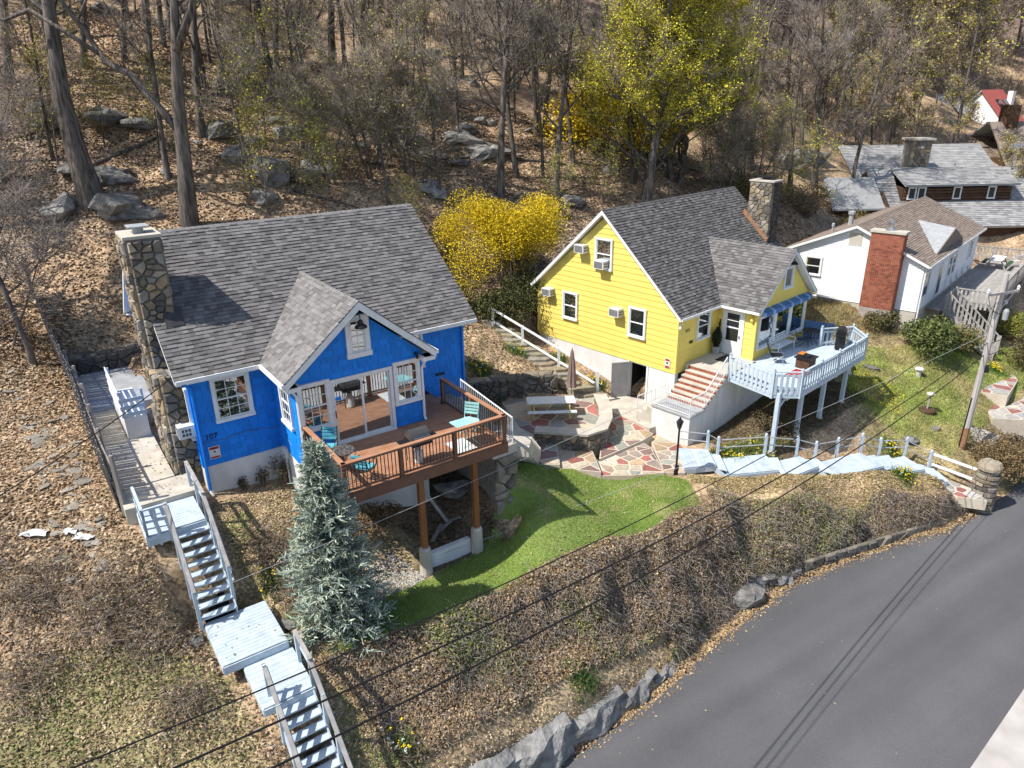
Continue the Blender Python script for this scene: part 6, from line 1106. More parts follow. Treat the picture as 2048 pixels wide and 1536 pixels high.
YG = [(.42, .40, .04), (.54, .50, .06), (.30, .31, .04), (.60, .52, .05)]; OLV = [(.38, .36, .08), (.48, .43, .10), (.28, .28, .07)]
bareA = [Tree('bare_tree', 100+i, H=15+i, r0=.2+.03*i, first=.32, nb=11, twn=7, tw=.03) for i in range(3)]
bareB = [Tree('slender_bare_tree', 110+i, H=11+i, r0=.10, first=.3, nb=9, blen=.26, up=.9, sub=4, twn=6, tw=.022, leaf=250+450*i, leafcol=OLV, leafsize=.12) for i in range(3)]
multi = [Tree('multi_stemmed_tree', 120+i, H=7.5, r0=.075, first=.15, nb=7, blen=.4, up=.7, sub=4, sub2=3, twn=6, tw=.022, stems=5, spread=.42, leaf=2200, leafcol=OLV, leafsize=.105) for i in range(2)]
sapl = [Tree('budding_sapling', 130+i, H=5.5, r0=.05, first=.2, nb=8, blen=.42, sub=4, sub2=2, twn=4, tw=.016, leaf=1100, leafcol=YG, leafsize=.11) for i in range(2)]
farT = [Tree('far_bare_tree', 140+i, H=15, r0=.18, first=.22, nb=12, blen=.36, sub=5, sub2=3, twn=7, twl=1.3, tw=.055, leaf=(300, 1100, 2400)[i], leafcol=OLV if i < 2 else [(.50, .45, .08), (.40, .36, .08)], leafsize=.24, twcol=[(.90, .75, .76), (.66, .54, .56), (1.15, 1.0, .97)]) for i in range(3)]
maple = Tree('budding_maple', 151, H=11.5, r0=.24, first=.12, nb=16, blen=.5, up=.55, sub=6, sub2=4, twn=6, tw=.02, stems=2, spread=.18, leaf=88000, leafcol=[(.62, .56, .04), (.74, .68, .09), (.46, .44, .035), (.66, .55, .035)], leafsize=.088, leafspread=.26)
# the two big trunks behind the blue house
pale = Tree('pale_brush_tree', 171, H=6.5, r0=.06, first=.12, nb=9, blen=.45, up=.6, sub=5, sub2=3, twn=5, twl=.9, tw=.015, stems=3, spread=.3, twcol=[(1.5, 1.45, 1.4), (1.1, 1.05, 1.0), (1.8, 1.75, 1.7)])
for x, y, s_, lb in ((-22.2, 29.8, 1.0, 'pale twiggy thicket tree nearest the fence at the left edge'), (-28, 38, 1.2, 'pale twiggy thicket tree upslope at the left edge'), (-27, 43, 1.0, 'pale thicket tree behind the leaning oak trunk')): pale.put(x, y, s_, lb)
big2 = Tree('big_oak', 161, H=16, r0=.43, nb=6, first=.62, blen=.3, twn=6, tw=.028, path=[(0, 0, -.5), (.35, 0, 3), (.6, 0, 6), (1.0, .1, 9), (1.4, 0, 11.5), (2.4, .2, 15.5)]); o = big2.put(-17.1, 38.6, label='thick straight oak trunk rising behind the blue roof, its long limb reaching left', rot=0)
mb = MB(); B0 = V3((-17.1, 38.6, 13.5)); mb.tube([B0+q for q in ((.5, 0, 4.7), (-.2, -.1, 5.9), (-1.5, 0, 7.6), (-2.6, 0, 8.2), (-3.4, .2, 9.6), (-4.4, .2, 11.2), (-4.7, .2, 13.5))], [.2, .19, .16, .14, .12, .10, .07], 7); mb.tube([B0+q for q in ((-2.9, 0, 8.6), (-4.2, -.3, 9.6), (-5.6, -.2, 10.5), (-7.0, 0, 10.1), (-8.6, .2, 10.4))], [.12, .11, .1, .07, .03], 6); mb.tube([B0+q for q in ((-3.6, .1, 10.0), (-3.0, .3, 11), (-1.8, .3, 11.4), (-1.0, .4, 13))], [.08, .07, .05, .02], 5); mb.tube([B0+q for q in ((.95, 0, 8.6), (1.9, .2, 10.4), (2.7, .3, 12.4), (3.2, .3, 15))], [.24, .2, .16, .1], 6); mb.build('limb', 'bark', o, smooth=True); o.children[-1].location = V3(o.children[-1].location)
big1 = Tree('big_oak', 162, H=16, r0=.62, nb=6, first=.55, blen=.34, twn=6, tw=.028, path=[(0, 0, -.8), (-.35, 0, 2.2), (-.55, .1, 5), (-.3, .2, 8), (0, .2, 11), (.5, .3, 15)]); big1.put(-22.0, 39.0, label='massive leaning oak trunk among boulders left of the stone chimney', rot=0)
t0 = Tree('bare_tree', 163, H=8.5, r0=.14, first=.35, nb=9, blen=.42, twn=14, tw=.02, lean=(.02, -.02), twcol=[(1.5, 1.45, 1.4), (1.1, 1.05, 1.0)]); t0.put(-20.6, 29.0, label='small grey leafless tree beside the far end of the picket fence', rot=0); 
for sx, sy, s_, lb in ((-24.5, 31.5, 1.0, 'twiggy leafless tree standing left of the fence at the edge of the slope'), (-27.5, 37, 1.1, 'pale leafless tree at the left edge, thick with bare twigs')): t0.put(sx, sy, s_, lb)
maple.put(9.4, 51.0, 1.3, 'big maple in bright yellow-green bud above the yellow house roof', rot=.4); maple.put(12.5, 55.0, 1.1, 'second yellow-green budding maple just behind the first', rot=2.2, sz=1.0)
def zone(x, y):
    px = 1024+1429*x/max(y*.926+(20-gz(x, y))*.378, 1); w = 'at the left edge of the wood' if px < 240 else 'behind the blue house chimney' if px < 440 else 'above the left half of the blue roof' if px < 640 else 'above the right half of the blue roof' if px < 840 else 'above the forsythia between the houses' if px < 1150 else 'beside the budding maples' if px < 1520 else 'left of the pale cabin' if px < 1640 else 'around the pale cabin' if px < 1760 else 'above the log house chimney' if px < 1860 else 'left of the red-roofed house' if px < 1930 else 'above the red-roofed house' if px < 2010 else 'at the right edge'
    d = math.hypot(x, y); return ('low on the slope ' if d < 55 else 'halfway up ' if d < 72 else 'high on the slope ' if d < 95 else 'near the slope top ' if d < 135 else 'far off on the ridge ')+w
GRP = 'bare trees on the wooded hillside'; LB = 'bare grey hillside tree among leaf litter and boulders'
for x, y, k, s in ((-19.3, 52, 0, 1.1), (-16.5, 54.8, 1, 1.0), (-14, 63, 2, 1.15), (-30, 47, 1, 1.1), (-27, 50, 0, 1), (-12.3, 60, 0, 1.0), (-10.5, 56, 2, .9), (-.6, 48.9, 0, .9), (.6, 50.5, 1, .85), (3.2, 49.5, 2, .8), (4.7, 54, 0, .95), (2.2, 57, 1, 1.0)): bareA[k].put(x, y, s, 'bare tree '+zone(x, y), group=GRP)
for x, y, k, s, lb in ((26.3, 63.4, 1, 1.0, 'tall pale-barked tree with two forks between the chimney and the log house'), (29.2, 62.6, 0, .95, 'gnarled leaning tree at the corner of the log house porch'), (23.2, 60.5, 2, .8, 'slim tree leaning left behind the stone chimney of the yellow house')): bareA[k].put(x, y, s, lb)
for x, y, k, s, lb in ((-8.3, 46, 0, 1.1, 'spreading many-stemmed tree above the ridge of the blue roof'), (-5.5, 46.5, 1, 1.05, 'many-stemmed grey shrub tree left of the yellow forsythia'), (-10.5, 44.5, 1, .85, 'low many-stemmed tree close behind the blue roof'), (15.5, 54, 0, .9, 'many-stemmed tree right of the budding maple'), (18.5, 56, 1, 1.0, 'tangled many-stemmed tree behind the yellow house ridge')): multi[k].put(x, y, s, lb)
placed = [(-22, 39), (-17.1, 38.6)]; rt = random.Random(12); cnt = 0; tries = 0
def clear_of(x, y, d): return all((x-a)**2+(y-b)**2 > d*d for a, b in placed)
while cnt < 165 and tries < 6000:
    tries += 1; y = rt.uniform(41, 92); x = rt.uniform(-.78*y, .42*y); t = -.52*x+.85*y
    if t < 40 or not clear_of(x, y, 2.1) or (30 < x and y < 75): continue
    placed.append((x, y)); r = rt.random()
    if r < .46: bareB[rt.randrange(3)].put(x, y, rt.uniform(.75, 1.2), 'slender bare sapling '+zone(x, y), group='slender bare saplings on the hillside')
    elif r < .62: sapl[rt.randrange(2)].put(x, y, rt.uniform(.7, 1.3), 'yellow-green sapling '+zone(x, y), group='budding saplings on the hillside')
    elif r < .69: multi[rt.randrange(2)].put(x, y, rt.uniform(.6, 1.0), 'bushy many-stemmed tree '+zone(x, y), group='many-stemmed trees on the hillside')
    else: bareA[rt.randrange(3)].put(x, y, rt.uniform(.65, 1.0), 'bare tree '+zone(x, y), group=GRP)
    cnt += 1
for x, y, s in ((-13.5, 40.8, 1.0), (-12, 42.5, .9), (-15.2, 42.5, 1.1), (-10.4, 41.8, .8), (-20, 43, .9), (3.5, 47.5, .7), (6.2, 48.5, .8), (-6, 42.5, .6), (21, 58, 1.2), (25, 59, 1.1), (-25, 41.5, 1.0), (-15, 47, 1.2)): sapl[int(s*10) % 2].put(x, y, s, 'yellow-green sapling '+zone(x, y), group='budding saplings on the hillside')
cnt = 0; tries = 0
while cnt < 215 and tries < 8000:
    tries += 1; y = rt.uniform(70, 185); x = rt.uniform(-.35*y, .80*y); t = -.52*x+.85*y
    if (48 < x < 72 and 66 < y < 99) or (32 < x < 43 and 78 < y < 96) or t < 36 or not clear_of(x, y, 2.8): continue
    if y < 62+.05*x: continue
    placed.append((x, y)); z = gz(x, y)+(min(max((math.hypot(x, y)-125)/120, 0), 2)*26*min(max((x+20)/40, 0), 1)); k = rt.choice((0, 1, 2, 2) if y < 115 else (0, 0, 0, 1)); farT[k].put(x, y, rt.uniform(.85, 1.35), 'far bare tree '+zone(x, y), group='far woods trees', z=z); cnt += 1
for x, y, s in ((43.5, 72.5, .5), (40, 74, .55), (36, 74, .6), (33, 71, .55), (50.5, 90, .55), (69, 97, .7), (49, 92, .6), (44, 64, .45), (41, 80, .7), (45, 84, .8), (37, 82, .8), (34, 78, .8), (30, 72, .6)): farT[2].put(x, y, s, 'olive-tinged tree '+zone(x, y), group='trees round the far houses')
q = np.column_stack([RS.rand(40000)*190-50, 66+RS.rand(40000)*130]); t_ = -.52*q[:, 0]+.85*q[:, 1]; q = q[(t_ > 44) & (np.abs(q[:, 0]-10) < q[:, 1]*.85) & ~((q[:, 0] > 47) & (q[:, 0] < 72) & (q[:, 1] < 101)) & ~((q[:, 0] > 34) & (q[:, 0] < 42) & (q[:, 1] > 84) & (q[:, 1] < 97))]; zq = ground(q[:, 0], q[:, 1])+np.clip((np.hypot(q[:, 0], q[:, 1])-125)/120, 0, 2)*26*np.clip((q[:, 0]+20)/40, 0, 1)
twigs_mesh('far_undergrowth', np.column_stack([q, zq]), np.column_stack([RS.randn(len(q), 2)*.5, 1.2+RS.rand(len(q))*1.6]), .07, pick([(1.0, .85, .8), (.75, .62, .6), (1.25, 1.1, .95), (.9, .85, .5)], len(q)), kind='stuff')
# spruce beside the brown deck
def spruce(x, y, z, H, R_, label):
    root = thing('blue_spruce', (x, y, z), label, 'tree'); mb = MB(); mb.tube([(x, y, z-.3), (x-.06, y, z+H*.5), (x-.1, y, z+H)], [.13, .08, .012], 8); rnd = random.Random(4); P, D, Cc = [], [], []; h = .25
    while h < H-.1:
        t = h/H; L0 = R_*max(1-t*1.08, 0)**.8+.07; k = int(7+7*(1-t)); ph = rnd.random()*6
        for j in range(k):
            a = ph+6.283*j/k+rnd.uniform(-.2, .2); L = L0*rnd.uniform(.7, 1.12); b = V3((x-.1*t, y, z+h+rnd.uniform(-.1, .1))); droop = -.28+.75*t; pts = [b]
            for i in range(1, 6): s = i/5; pts.append(b+np.array([math.cos(a)*L*s, math.sin(a)*L*s, L*(droop*s+.22*s*s)]))
            mb.tube([pts[0], pts[2], pts[5]], [.022, .014, .005], 3, cap=False)
            for i in range(1, 6):
                for q in range(3 if L > .5 else 2):
                    s = rnd.random(); c = pts[i-1]+(pts[i]-pts[i-1])*s; side = rnd.choice((-1, 0, 1)); aa = a+side*rnd.uniform(.5, 1.0); ln = rnd.uniform(.2, .4)*(.55+.45*(1-t)); d = np.array([math.cos(aa), math.sin(aa), rnd.uniform(-.25, .35)]); tip = i >= 4
                    for m in range(7):
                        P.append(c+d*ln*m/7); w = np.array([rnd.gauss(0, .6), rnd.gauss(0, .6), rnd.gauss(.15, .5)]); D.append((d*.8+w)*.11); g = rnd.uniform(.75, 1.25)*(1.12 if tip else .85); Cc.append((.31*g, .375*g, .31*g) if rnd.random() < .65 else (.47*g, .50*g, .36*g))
        h += .17+.10*(1-t)
    mb.build('trunk', 'bark', root); P, D, Cc = np.array(P), np.array(D), np.array(Cc); S = np.cross(D, RS.randn(len(P), 3)); S /= np.linalg.norm(S, axis=1)[:, None]; S *= .022
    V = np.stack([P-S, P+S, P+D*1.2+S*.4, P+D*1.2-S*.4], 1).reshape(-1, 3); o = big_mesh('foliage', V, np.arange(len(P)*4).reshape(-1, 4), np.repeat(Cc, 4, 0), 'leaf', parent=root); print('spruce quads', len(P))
spruce(-5.12, 16.75, 5.5, 6.15, 1.5, 'blue-green spruce standing against the corner of the brown deck')
# shrubs
def shrub(name, x, y, w, h, n, cols, label, size=.12, stems=30, twc=(.7, .6, .5), m='leaf', z=None, up=.25, group=None, lumps=6, cat='shrub'):
    z = gz(x, y) if z is None else z; root = thing(name, (x, y, z), label, cat, group); a = RS.rand(stems)*6.28; D = np.stack([np.cos(a)*w*.45*RS.rand(stems), np.sin(a)*w*.45*RS.rand(stems), h*(.55+.4*RS.rand(stems))], 1); twigs_mesh('branches', np.array([[x, y, z-.1]])+RS.randn(stems, 3)*np.array([w*.06, w*.06, 0]), D, .05, pick([twc], stems), parent=root)
    L = np.stack([RS.randn(lumps)*w*.24, RS.randn(lumps)*w*.24, h*(.35+.4*RS.rand(lumps))], 1); L[0] = (0, 0, h*.5); i = RS.randint(lumps, size=n); d = RS.randn(n, 3); d /= np.linalg.norm(d, axis=1)[:, None]; r = (RS.rand(n, 1)**.4); R3 = (.16+.17*RS.rand(lumps))[i][:, None]*(1.5 if lumps < 12 else 1.); P = L[i]+d*r*R3*np.array([w, w, h]); P[:, 2] = np.abs(P[:, 2]); leaves_mesh('foliage', P+np.array([x, y, z]), size, pick(cols, n, jitter=.25), 1.2, .6, m, parent=root); return root
FY = [(.80, .56, .012), (.88, .66, .02), (.62, .42, .01), (.50, .38, .03)]
shrub('forsythia', .15, 41.3, 6.0, 6.0, 56000, FY, 'large golden forsythia bush blooming behind the gap between the houses', .09, 60, lumps=22); shrub('forsythia', 7.0, 57.5, 8, 5.0, 9000, FY, 'golden forsythia glowing through the trunks under the budding maple', .22, 60, lumps=8); shrub('forsythia', 11.5, 60, 5, 3.2, 3500, FY, 'smaller golden forsythia right of the maple trunks', .22, 40)
DG = [(.07, .085, .03), (.11, .12, .04), (.05, .065, .022), (.18, .17, .06)]
shrub('evergreen_shrub', -.9, 38.7, 3.4, 2.3, 10000, DG, 'dark evergreen shrub low in front of the forsythia', .12); shrub('evergreen_shrub', 1.4, 40.6, 3.0, 2.4, 8000, DG, 'dark evergreen shrub at the back corner of the yellow house', .12); shrub('evergreen_shrub', -3.4, 38.8, 2.6, 1.6, 4500, [(.30, .24, .06), (.20, .18, .05), (.42, .33, .06)], 'olive shrub behind the right end of the blue house', .12)
shrub('rhododendron', 24.3, 39.2, 2.6, 2.1, 6500, [(.09, .13, .035), (.14, .18, .05), (.07, .09, .03), (.22, .23, .08)], 'dark green rhododendron on the grass below the white house', .15); shrub('rhododendron', 26.5, 41.0, 2.4, 1.6, 4500, [(.10, .13, .04), (.20, .19, .06), (.28, .20, .08)], 'mixed green and bronze shrub beside the weathered stairs', .14); shrub('rhododendron', 22.3, 41.2, 1.5, 1.3, 2200, [(.16, .13, .06), (.11, .12, .04)], 'small bronze shrub at the corner of the white house', .12)
shrub('brown_hedge', 23.6, 30.9, 2.8, 1.8, 7000, [(.26, .17, .09), (.18, .12, .06), (.34, .23, .12), (.14, .13, .05)], 'brown winter hedge beside the stone gate pillar', .10, 80); shrub('brown_hedge', 26.0, 32.9, 3.0, 1.7, 5500, [(.22, .15, .08), (.15, .12, .05), (.30, .21, .11)], 'brown hedge along the road beyond the gate pillar', .11, 60); shrub('dark_hedge', 32, 40.0, 4, 2.4, 7000, [(.09, .09, .03), (.15, .13, .05), (.12, .08, .04)], 'dark hedge at the right edge below the weathered deck', .13); shrub('dark_hedge', 33, 44.5, 4, 1.6, 4500, [(.20, .22, .04), (.28, .27, .05)], 'yellow-green shrub bank at the right edge', .13)
shrub('ivy_clump', 12.2, 30.5, 1.6, 1.2, 2200, [(.10, .08, .04), (.14, .10, .05)], 'dry creeper climbing the white foundation under the grey deck', .10)
for x, y, w, h, c in ((19.3, 56.5, 4, 2.4, 0), (23.5, 57.5, 4, 2.6, 1), (27, 57.5, 3.5, 2, 0), (15.5, 51, 3, 1.6, 1), (-4, 41.5, 3, 1.6, 0), (-17.5, 33.5, 2.2, 1.0, 0)): shrub('wild_brush', x, y, w, h, 3500, ([(.26, .20, .07), (.34, .26, .10), (.16, .15, .05)], [(.38, .26, .16), (.28, .20, .12), (.24, .22, .07)])[c], 'loose brown and olive brush at the foot of the wooded slope', .14, 90, group='brush at the foot of the wood', cat='brush')
for k in range(26):
    while True:
        y = rt.uniform(36, 64); x = rt.uniform(-.7*y, .25*y)
        if -.52*x+.85*y > 37.5: break
    a = rt.uniform(-.6, .6)+(0 if rt.random() < .7 else 1.4); L = rt.uniform(1.8, 5); p = [V3((x+math.cos(a)*L*s, y+math.sin(a)*L*s, 0)) for s in (0, .35, .7, 1)]
    for q in p: q[2] = gz(q[0], q[1])+.08
    mb = MB(); r_ = rt.uniform(.05, .12); mb.tube(p, [r_, r_*.95, r_*.8, r_*.5], 6, jit(.2))
    if L > 3: mb.tube([p[2], p[2]+V3((.3, .2, .35)), p[2]+V3((.7, .3, .5))], [r_*.4, r_*.3, .01], 4)
    mb.build('fallen_log', 'bark', smooth=True, label='fallen log lying '+zone(x, y), cat='log', group='fallen logs on the hillside')
shrub('wild_brush', BF.w(4.3, -2.9, 0)[0], BF.w(4.3, -2.9, 0)[1], 2.0, 1.2, 3000, [(.26, .18, .10), (.17, .12, .07)], 'dry brown brush in the shade under the brown deck', .10, 70, cat='brush')
for k, (u, v, h, lb) in enumerate(((1.5, .2, .5, 'thin dark weed at the middle of the blue house foundation'), (2.1, .15, .75, 'tall thin weed on the blue house foundation near the front bump'), (2.75, -.1, 1.2, 'dark ivy climbing the inside corner of the blue house foundation'), (2.85, -1.6, 1.0, 'dry vine hanging down the white wall behind the spruce'))): p = BF.w(u, v, 0); shrub('ivy_clump', p[0], p[1], .35+.2*(k > 1), h, 350+500*(k > 1), [(.10, .10, .04), (.16, .12, .06)], lb, .06, 12, cat='ivy')
# rocks
def rock_mesh(seed, n=9, m=6, flat=.6):
    r = np.random.RandomState(seed); V = []; F = []; k = r.randn(6, 3); k /= np.linalg.norm(k, axis=1)[:, None]; kd = .55+.3*r.rand(6)
    for j in range(m+1):
        th = math.pi*j/m
        for i in range(n):
            ph = 2*math.pi*(i+.5*(j % 2))/n; d = np.array([math.sin(th)*math.cos(ph), math.sin(th)*math.sin(ph), math.cos(th)])*(1+.16*r.randn())
            for q, w in zip(k, kd):
                e_ = d@q-w
                if e_ > 0: d = d-q*e_*.9
            V.append(tuple(d*np.array([1, .8, flat])))
    for j in range(m):
        for i in range(n): F.append((j*n+i, j*n+(i+1) % n, (j+1)*n+(i+1) % n, (j+1)*n+i)[::-1])
    me = bpy.data.meshes.new('boulder'); me.from_pydata(V, [], F); me.materials.append(MATS['rock']); a = me.attributes.new('Col', 'FLOAT_COLOR', 'POINT'); c = .75+.5*r.rand(); a.data.foreach_set('color', np.tile(np.array([c, c*.99, c*.96, 1], np.float32), len(V))); return me
RM = [rock_mesh(i, flat=.45+.08*(i % 5)) for i in range(9)]; FM = [rock_mesh(i, flat=.4) for i in range(9)]; [me.materials.clear() or me.materials.append(MATS['stone']) for me in FM]
def rock(x, y, s, label, group=None, z=None, sink=.15, sc=(1, 1, 1), rot=None, cat='boulder', name='boulder', m=None):
    z = gz(x, y) if z is None else z; o = link(name, (FM if m else RM)[random.randrange(9)], (x, y, z+s*(.25-sink)), None, label=label, cat=cat, group=group); o.scale = (s*sc[0], s*sc[1], s*sc[2]); o.rotation_euler = (random.uniform(-.25, .25), random.uniform(-.25, .25), random.uniform(0, 6.28) if rot is None else rot); return o
HB_ = 'boulders scattered on the wooded hillside'; HL_ = 'grey boulder half sunk in the brown leaf litter of the hillside'
for x, y, s, sc in ((-23.5, 38.4, 1.3, (1, 1, .8)), (-20.8, 38.6, 1.6, (1.2, 1, .6)), (-27.3, 45, 1.8, (1, 1, .8)), (-12.4, 44, 1.3, (1.3, 1, .8)), (-13.9, 43.4, 1.5, (1.2, 1, .9)), (-11.5, 45.3, 1.2, (1.2, 1, .7)), (-15.7, 43.9, 1.2, (1, 1, .9)), (-17.9, 46.2, 1.3, (1.2, 1, .8)), (-23.9, 45.3, 1.5, (1.4, 1, .7)), (-12.4, 61.6, 1.6, (1.3, 1, .6)), (2.2, 72, 2.2, (1.5, 1, .7)), (12.4, 75, 2.2, (1.3, 1, .7)), (-13.9, 48.3, 1.1, (1.2, 1, .7)), (-19.3, 38.6, 1.1, (1, 1, .7)), (-7, 68, 1.5, (1.5, 1, .6)), (24.9, 65.7, 1.9, (1, 1, 1.1)), (27.3, 67.3, 1.8, (1, 1, .9)), (-13.9, 41.6, .9, (1, 1, .8)), (-19.5, 59.8, 1.7, (1.4, 1, .6)), (-1.6, 52, 1.4, (1.6, 1, .6)), (-3.3, 53, 1.2, (1.4, 1, .6)), (5.5, 71, 2.0, (1.4, 1, .7))): rock(x, y, s, ('big' if s > 1.25 else 'grey')+' boulder '+zone(x, y), HB_, sc=sc)
rr_ = random.Random(77); cnt = 0
while cnt < 130:
    y = rr_.uniform(37, 80); x = rr_.uniform(-.75*y, .30*y); t = -.52*x+.85*y
    if t < 38 or vnoise(np.array([x]), np.array([y]), 7, 71)[0] < -.02: continue
    rock(x, y, rr_.uniform(.3, 1.05), 'small grey boulder '+zone(x, y), HB_, sc=(rr_.uniform(1, 1.6), 1, rr_.uniform(.5, .9))); cnt += 1
rock(-19.3, 31.4, .45, 'small round grey boulder in the leaves beyond the fence')
for k in range(85):
    while True:
        x, y = rr_.uniform(-22, -11.6), rr_.uniform(16.6, 30)
        p = BF.o; d = np.array([x, y])-p; v = d@BF.V; u = d@BF.U
        if u < -2.75-.0017*v*v and (x > -.76*y) and rr_.random() < (1. if y < 25 else .3): break
    rock(x, y, rr_.uniform(.10, .27), 'flat tan fieldstone lying in dry leaves left of the fence', 'fieldstones in the leaves left of the fence', sink=.14, m='fieldstone', sc=(1.35, 1, .5), cat='stone', name='fieldstone')
# rocks holding up the lawn, under the deck and beside the road
for x, y, s, sc, lb in ((-2.2, 23.2, .85, (1.2, 1, .85), 'large rounded grey boulder under the brown deck'), (-.9, 24.6, .6, (1.3, 1, .8), 'long boulder between the brown deck and the lawn'), (.1, 25.6, .5, (1.2, 1, .8), 'rock at the edge of the lawn below the side steps'), (-.4, 25.9, .45, (1.2, 1, .9), 'topmost rock of the pile below the side steps'), (.7, 26.3, .4, (1.2, 1, .7), 'flat rock where the flagstones meet the lawn'), (8.75, 22.45, 1.05, (.8, 1.05, 1.3), 'tall grey boulder standing alone at the road edge'), (6.6, 20.4, .28, (1, 1, .7), 'small rock at the road edge near the daffodils'), (7.0, 20.9, .22, (1, 1, .7), 'smallest rock on the road edge beside the daffodils'), (21.4, 32.5, .3, (1, 1, .9), 'pale stone lying on the grass near the utility pole'), (19.8, 31.8, .5, (1.2, 1, .8), 'dark rock at the foot of the grassy slope'), (24.0, 33.2, .95, (1.6, 1, .6), 'broad mossy rock ledge right of the utility pole'), (20.2, 37.5, .45, (1.5, 1, .7), 'dark rock at the top of the grassy slope'), (-9.0, 15.9, .35, (1, 1, .8), 'rock beside the upper stair landing'), (-6.0, 16.2, .3, (1.2, 1, .7), 'edging rock between the stairs and the spruce'), (-6.6, 16.5, .3, (1.2, 1, .7), 'edging rock nearest the stair platform')): rock(x, y, s, lb, sc=sc)
rk = thing('rock_ledge', (1.5, 15.9, 1.4), 'long grey rock ledge holding back the bank beside the road', 'rock ledge'); rnd = random.Random(2)
def ledge(pts, parent):
    for i, (a, b, h, dep) in enumerate(pts):
        a, b = np.array(a), np.array(b); d = (b-a)/np.hypot(*(b-a)); nn = np.array([d[1], -d[0]]); n = 11; V = []; F = []; rows = 8; ph = rnd.random()*6
        for j in range(rows):
            t = j/(rows-1)
            for k in range(n+1):
                s = k/n; p = a+(b-a)*s; e_ = math.sin(math.pi*min(max(s, .06), .94))**.25; out = dep*(1-t*.5)+rnd.uniform(-.045, .045)+.10*math.sin(s*5+t*4+ph)+.07*math.sin(s*11-t*7+ph); z = 1.4+h*t*(.80+.16*e_+.05*math.sin(s*4+ph))+rnd.uniform(-.03, .03)
                if j == rows-1: out -= .5; z -= .02
                V.append((*(p+nn*out*e_), z))
        F = [(j*(n+1)+k, j*(n+1)+k+1, (j+1)*(n+1)+k+1, (j+1)*(n+1)+k) for j in range(rows-1) for k in range(n)]; m = MB(); m.add(V, F, jit(.15, 1.0)); m.build('ledge_block', 'rock', parent)
ledge([((-2.6, 12.8), (-.2, 14.75), 1.6, .4), ((-.35, 14.65), (1.5, 16.0), 1.5, .5), ((1.4, 15.9), (3.3, 17.35), 1.15, .38), ((3.2, 17.25), (4.6, 18.4), .8, .3), ((4.5, 18.3), (5.6, 19.4), .55, .2)], rk)
rk2 = thing('roadside_wall', (12, 24.6, 1.5), 'low roadside wall of grey stones showing under the dead vines', 'wall'); ledge([((8.9, 22.6), (10.4, 23.5), .8, .2), ((10.4, 23.4), (11.6, 24.0), .6, .25)], rk2)
a, b = np.array([11.8, 24.2]), np.array([19.2, 27.4]); L = np.hypot(*(b-a)); d = (b-a)/L; stone_face(WF, (*a, 0), (*d, 0), (0, 0, 1), (d[1], -d[0], 0), [(0, 1.5), (L, 1.5), (L, 1.9), (0, 2.1)], .42, rk2, seed=88, depth=.13, aspect=1.7, cols=[(.7, .68, .64), (.9, .88, .8), (.55, .54, .52)])
# ================================================================ furniture and small things
def ac_unit(fr, face, u, v, z, label, w=.62, h=.42, d=.42):
    r = thing('air_conditioner', fr.w(u, v, z), label, 'air conditioner', 'window air conditioners'); mb = MB(fr); mb.box(u-d, u+.0, v-w/2, v+w/2, z, z+h); mb.build('casing', 'plastic_white', r)
    mb = MB(fr); mb.box(u-d-.012, u-d-.002, v-w/2+.05, v+w/2-.05, z+.05, z+h-.05); g = mb.build('grille', 'acgrille', r)
    mb = MB(fr)
    for k in range(6): mb.box(u-d-.018, u-d-.0125, v-w/2+.06, v+w/2-.06, z+.07+k*.05, z+.085+k*.05)
    mb.build('louvre', 'galv', g); mb = MB(fr)
    for k in range(3):
        for j in range(2): mb.box(u-d+.1+k*.1, u-d+.17+k*.1, v-w/2-.006, v-w/2-.0005, z+.08+j*.14, z+.18+j*.14)
    mb.build('side_vent', 'acgrille', r); return r
ac_unit(YF, 'u', YI-.03, 6.4, 12.25, 'white air conditioner jutting from the yellow gable left of its upper window'); ac_unit(YF, 'u', YI-.06, 5.02, 11.63, 'white air conditioner set in the upper window of the yellow gable'); ac_unit(YF, 'u', YI-.03, 8.78, 9.52, 'white air conditioner at the far left of the yellow gable wall'); ac_unit(YF, 'u', YI-.03, 3.95, 9.33, 'white air conditioner between the two lower windows of the yellow gable'); ac_unit(BF, 'u', INS-.02, .8, 9.85, 'white air conditioner on the side wall of the blue house beside the chimney', d=.5)
def picnic(fr, u, v, z, rot, label, top='white_paint', leg='yellow_paint', L=2.3, bench='white_paint'):
    F = Fr(*fr.w(u, v, 0)[:2], fr.yaw+rot); r = thing('picnic_table', F.w(0, 0, z), label, 'picnic table')
    for i in range(4): mb = MB(F); a = -.42+.21*i; mb.box(-L/2, L/2, a+.004, a+.206, z+.70, z+.74, jit(.04)); mb.build('top_board', top, r)
    for s in (-1, 1): mb = MB(F); mb.box(-L/2, L/2, s*.78-.13, s*.78+.13, z+.42, z+.46); mb.build('bench', bench, r)
    for x in (-L/2+.3, L/2-.3):
        for s in (-1, 1): mb = MB(F); mb.bar((x, s*.3, z+.70), (x, s*.7, z), .05, .08); mb.build('leg', leg, r)
        mb = MB(F); mb.bar((x+.04, -.85, z+.39), (x+.04, .85, z+.39), .04, .09); mb.build('brace', leg, r)
    return r
picnic(WF, 1.85, 31.35, 5.62, .03, 'white picnic table with yellow legs on the flagstone terrace'); picnic(HF, 17.4, -1.0, WZ, 0, 'pale grey picnic table with a green bench on the weathered deck', top='white_siding', leg='weathered', L=2.0, bench='green_pot')
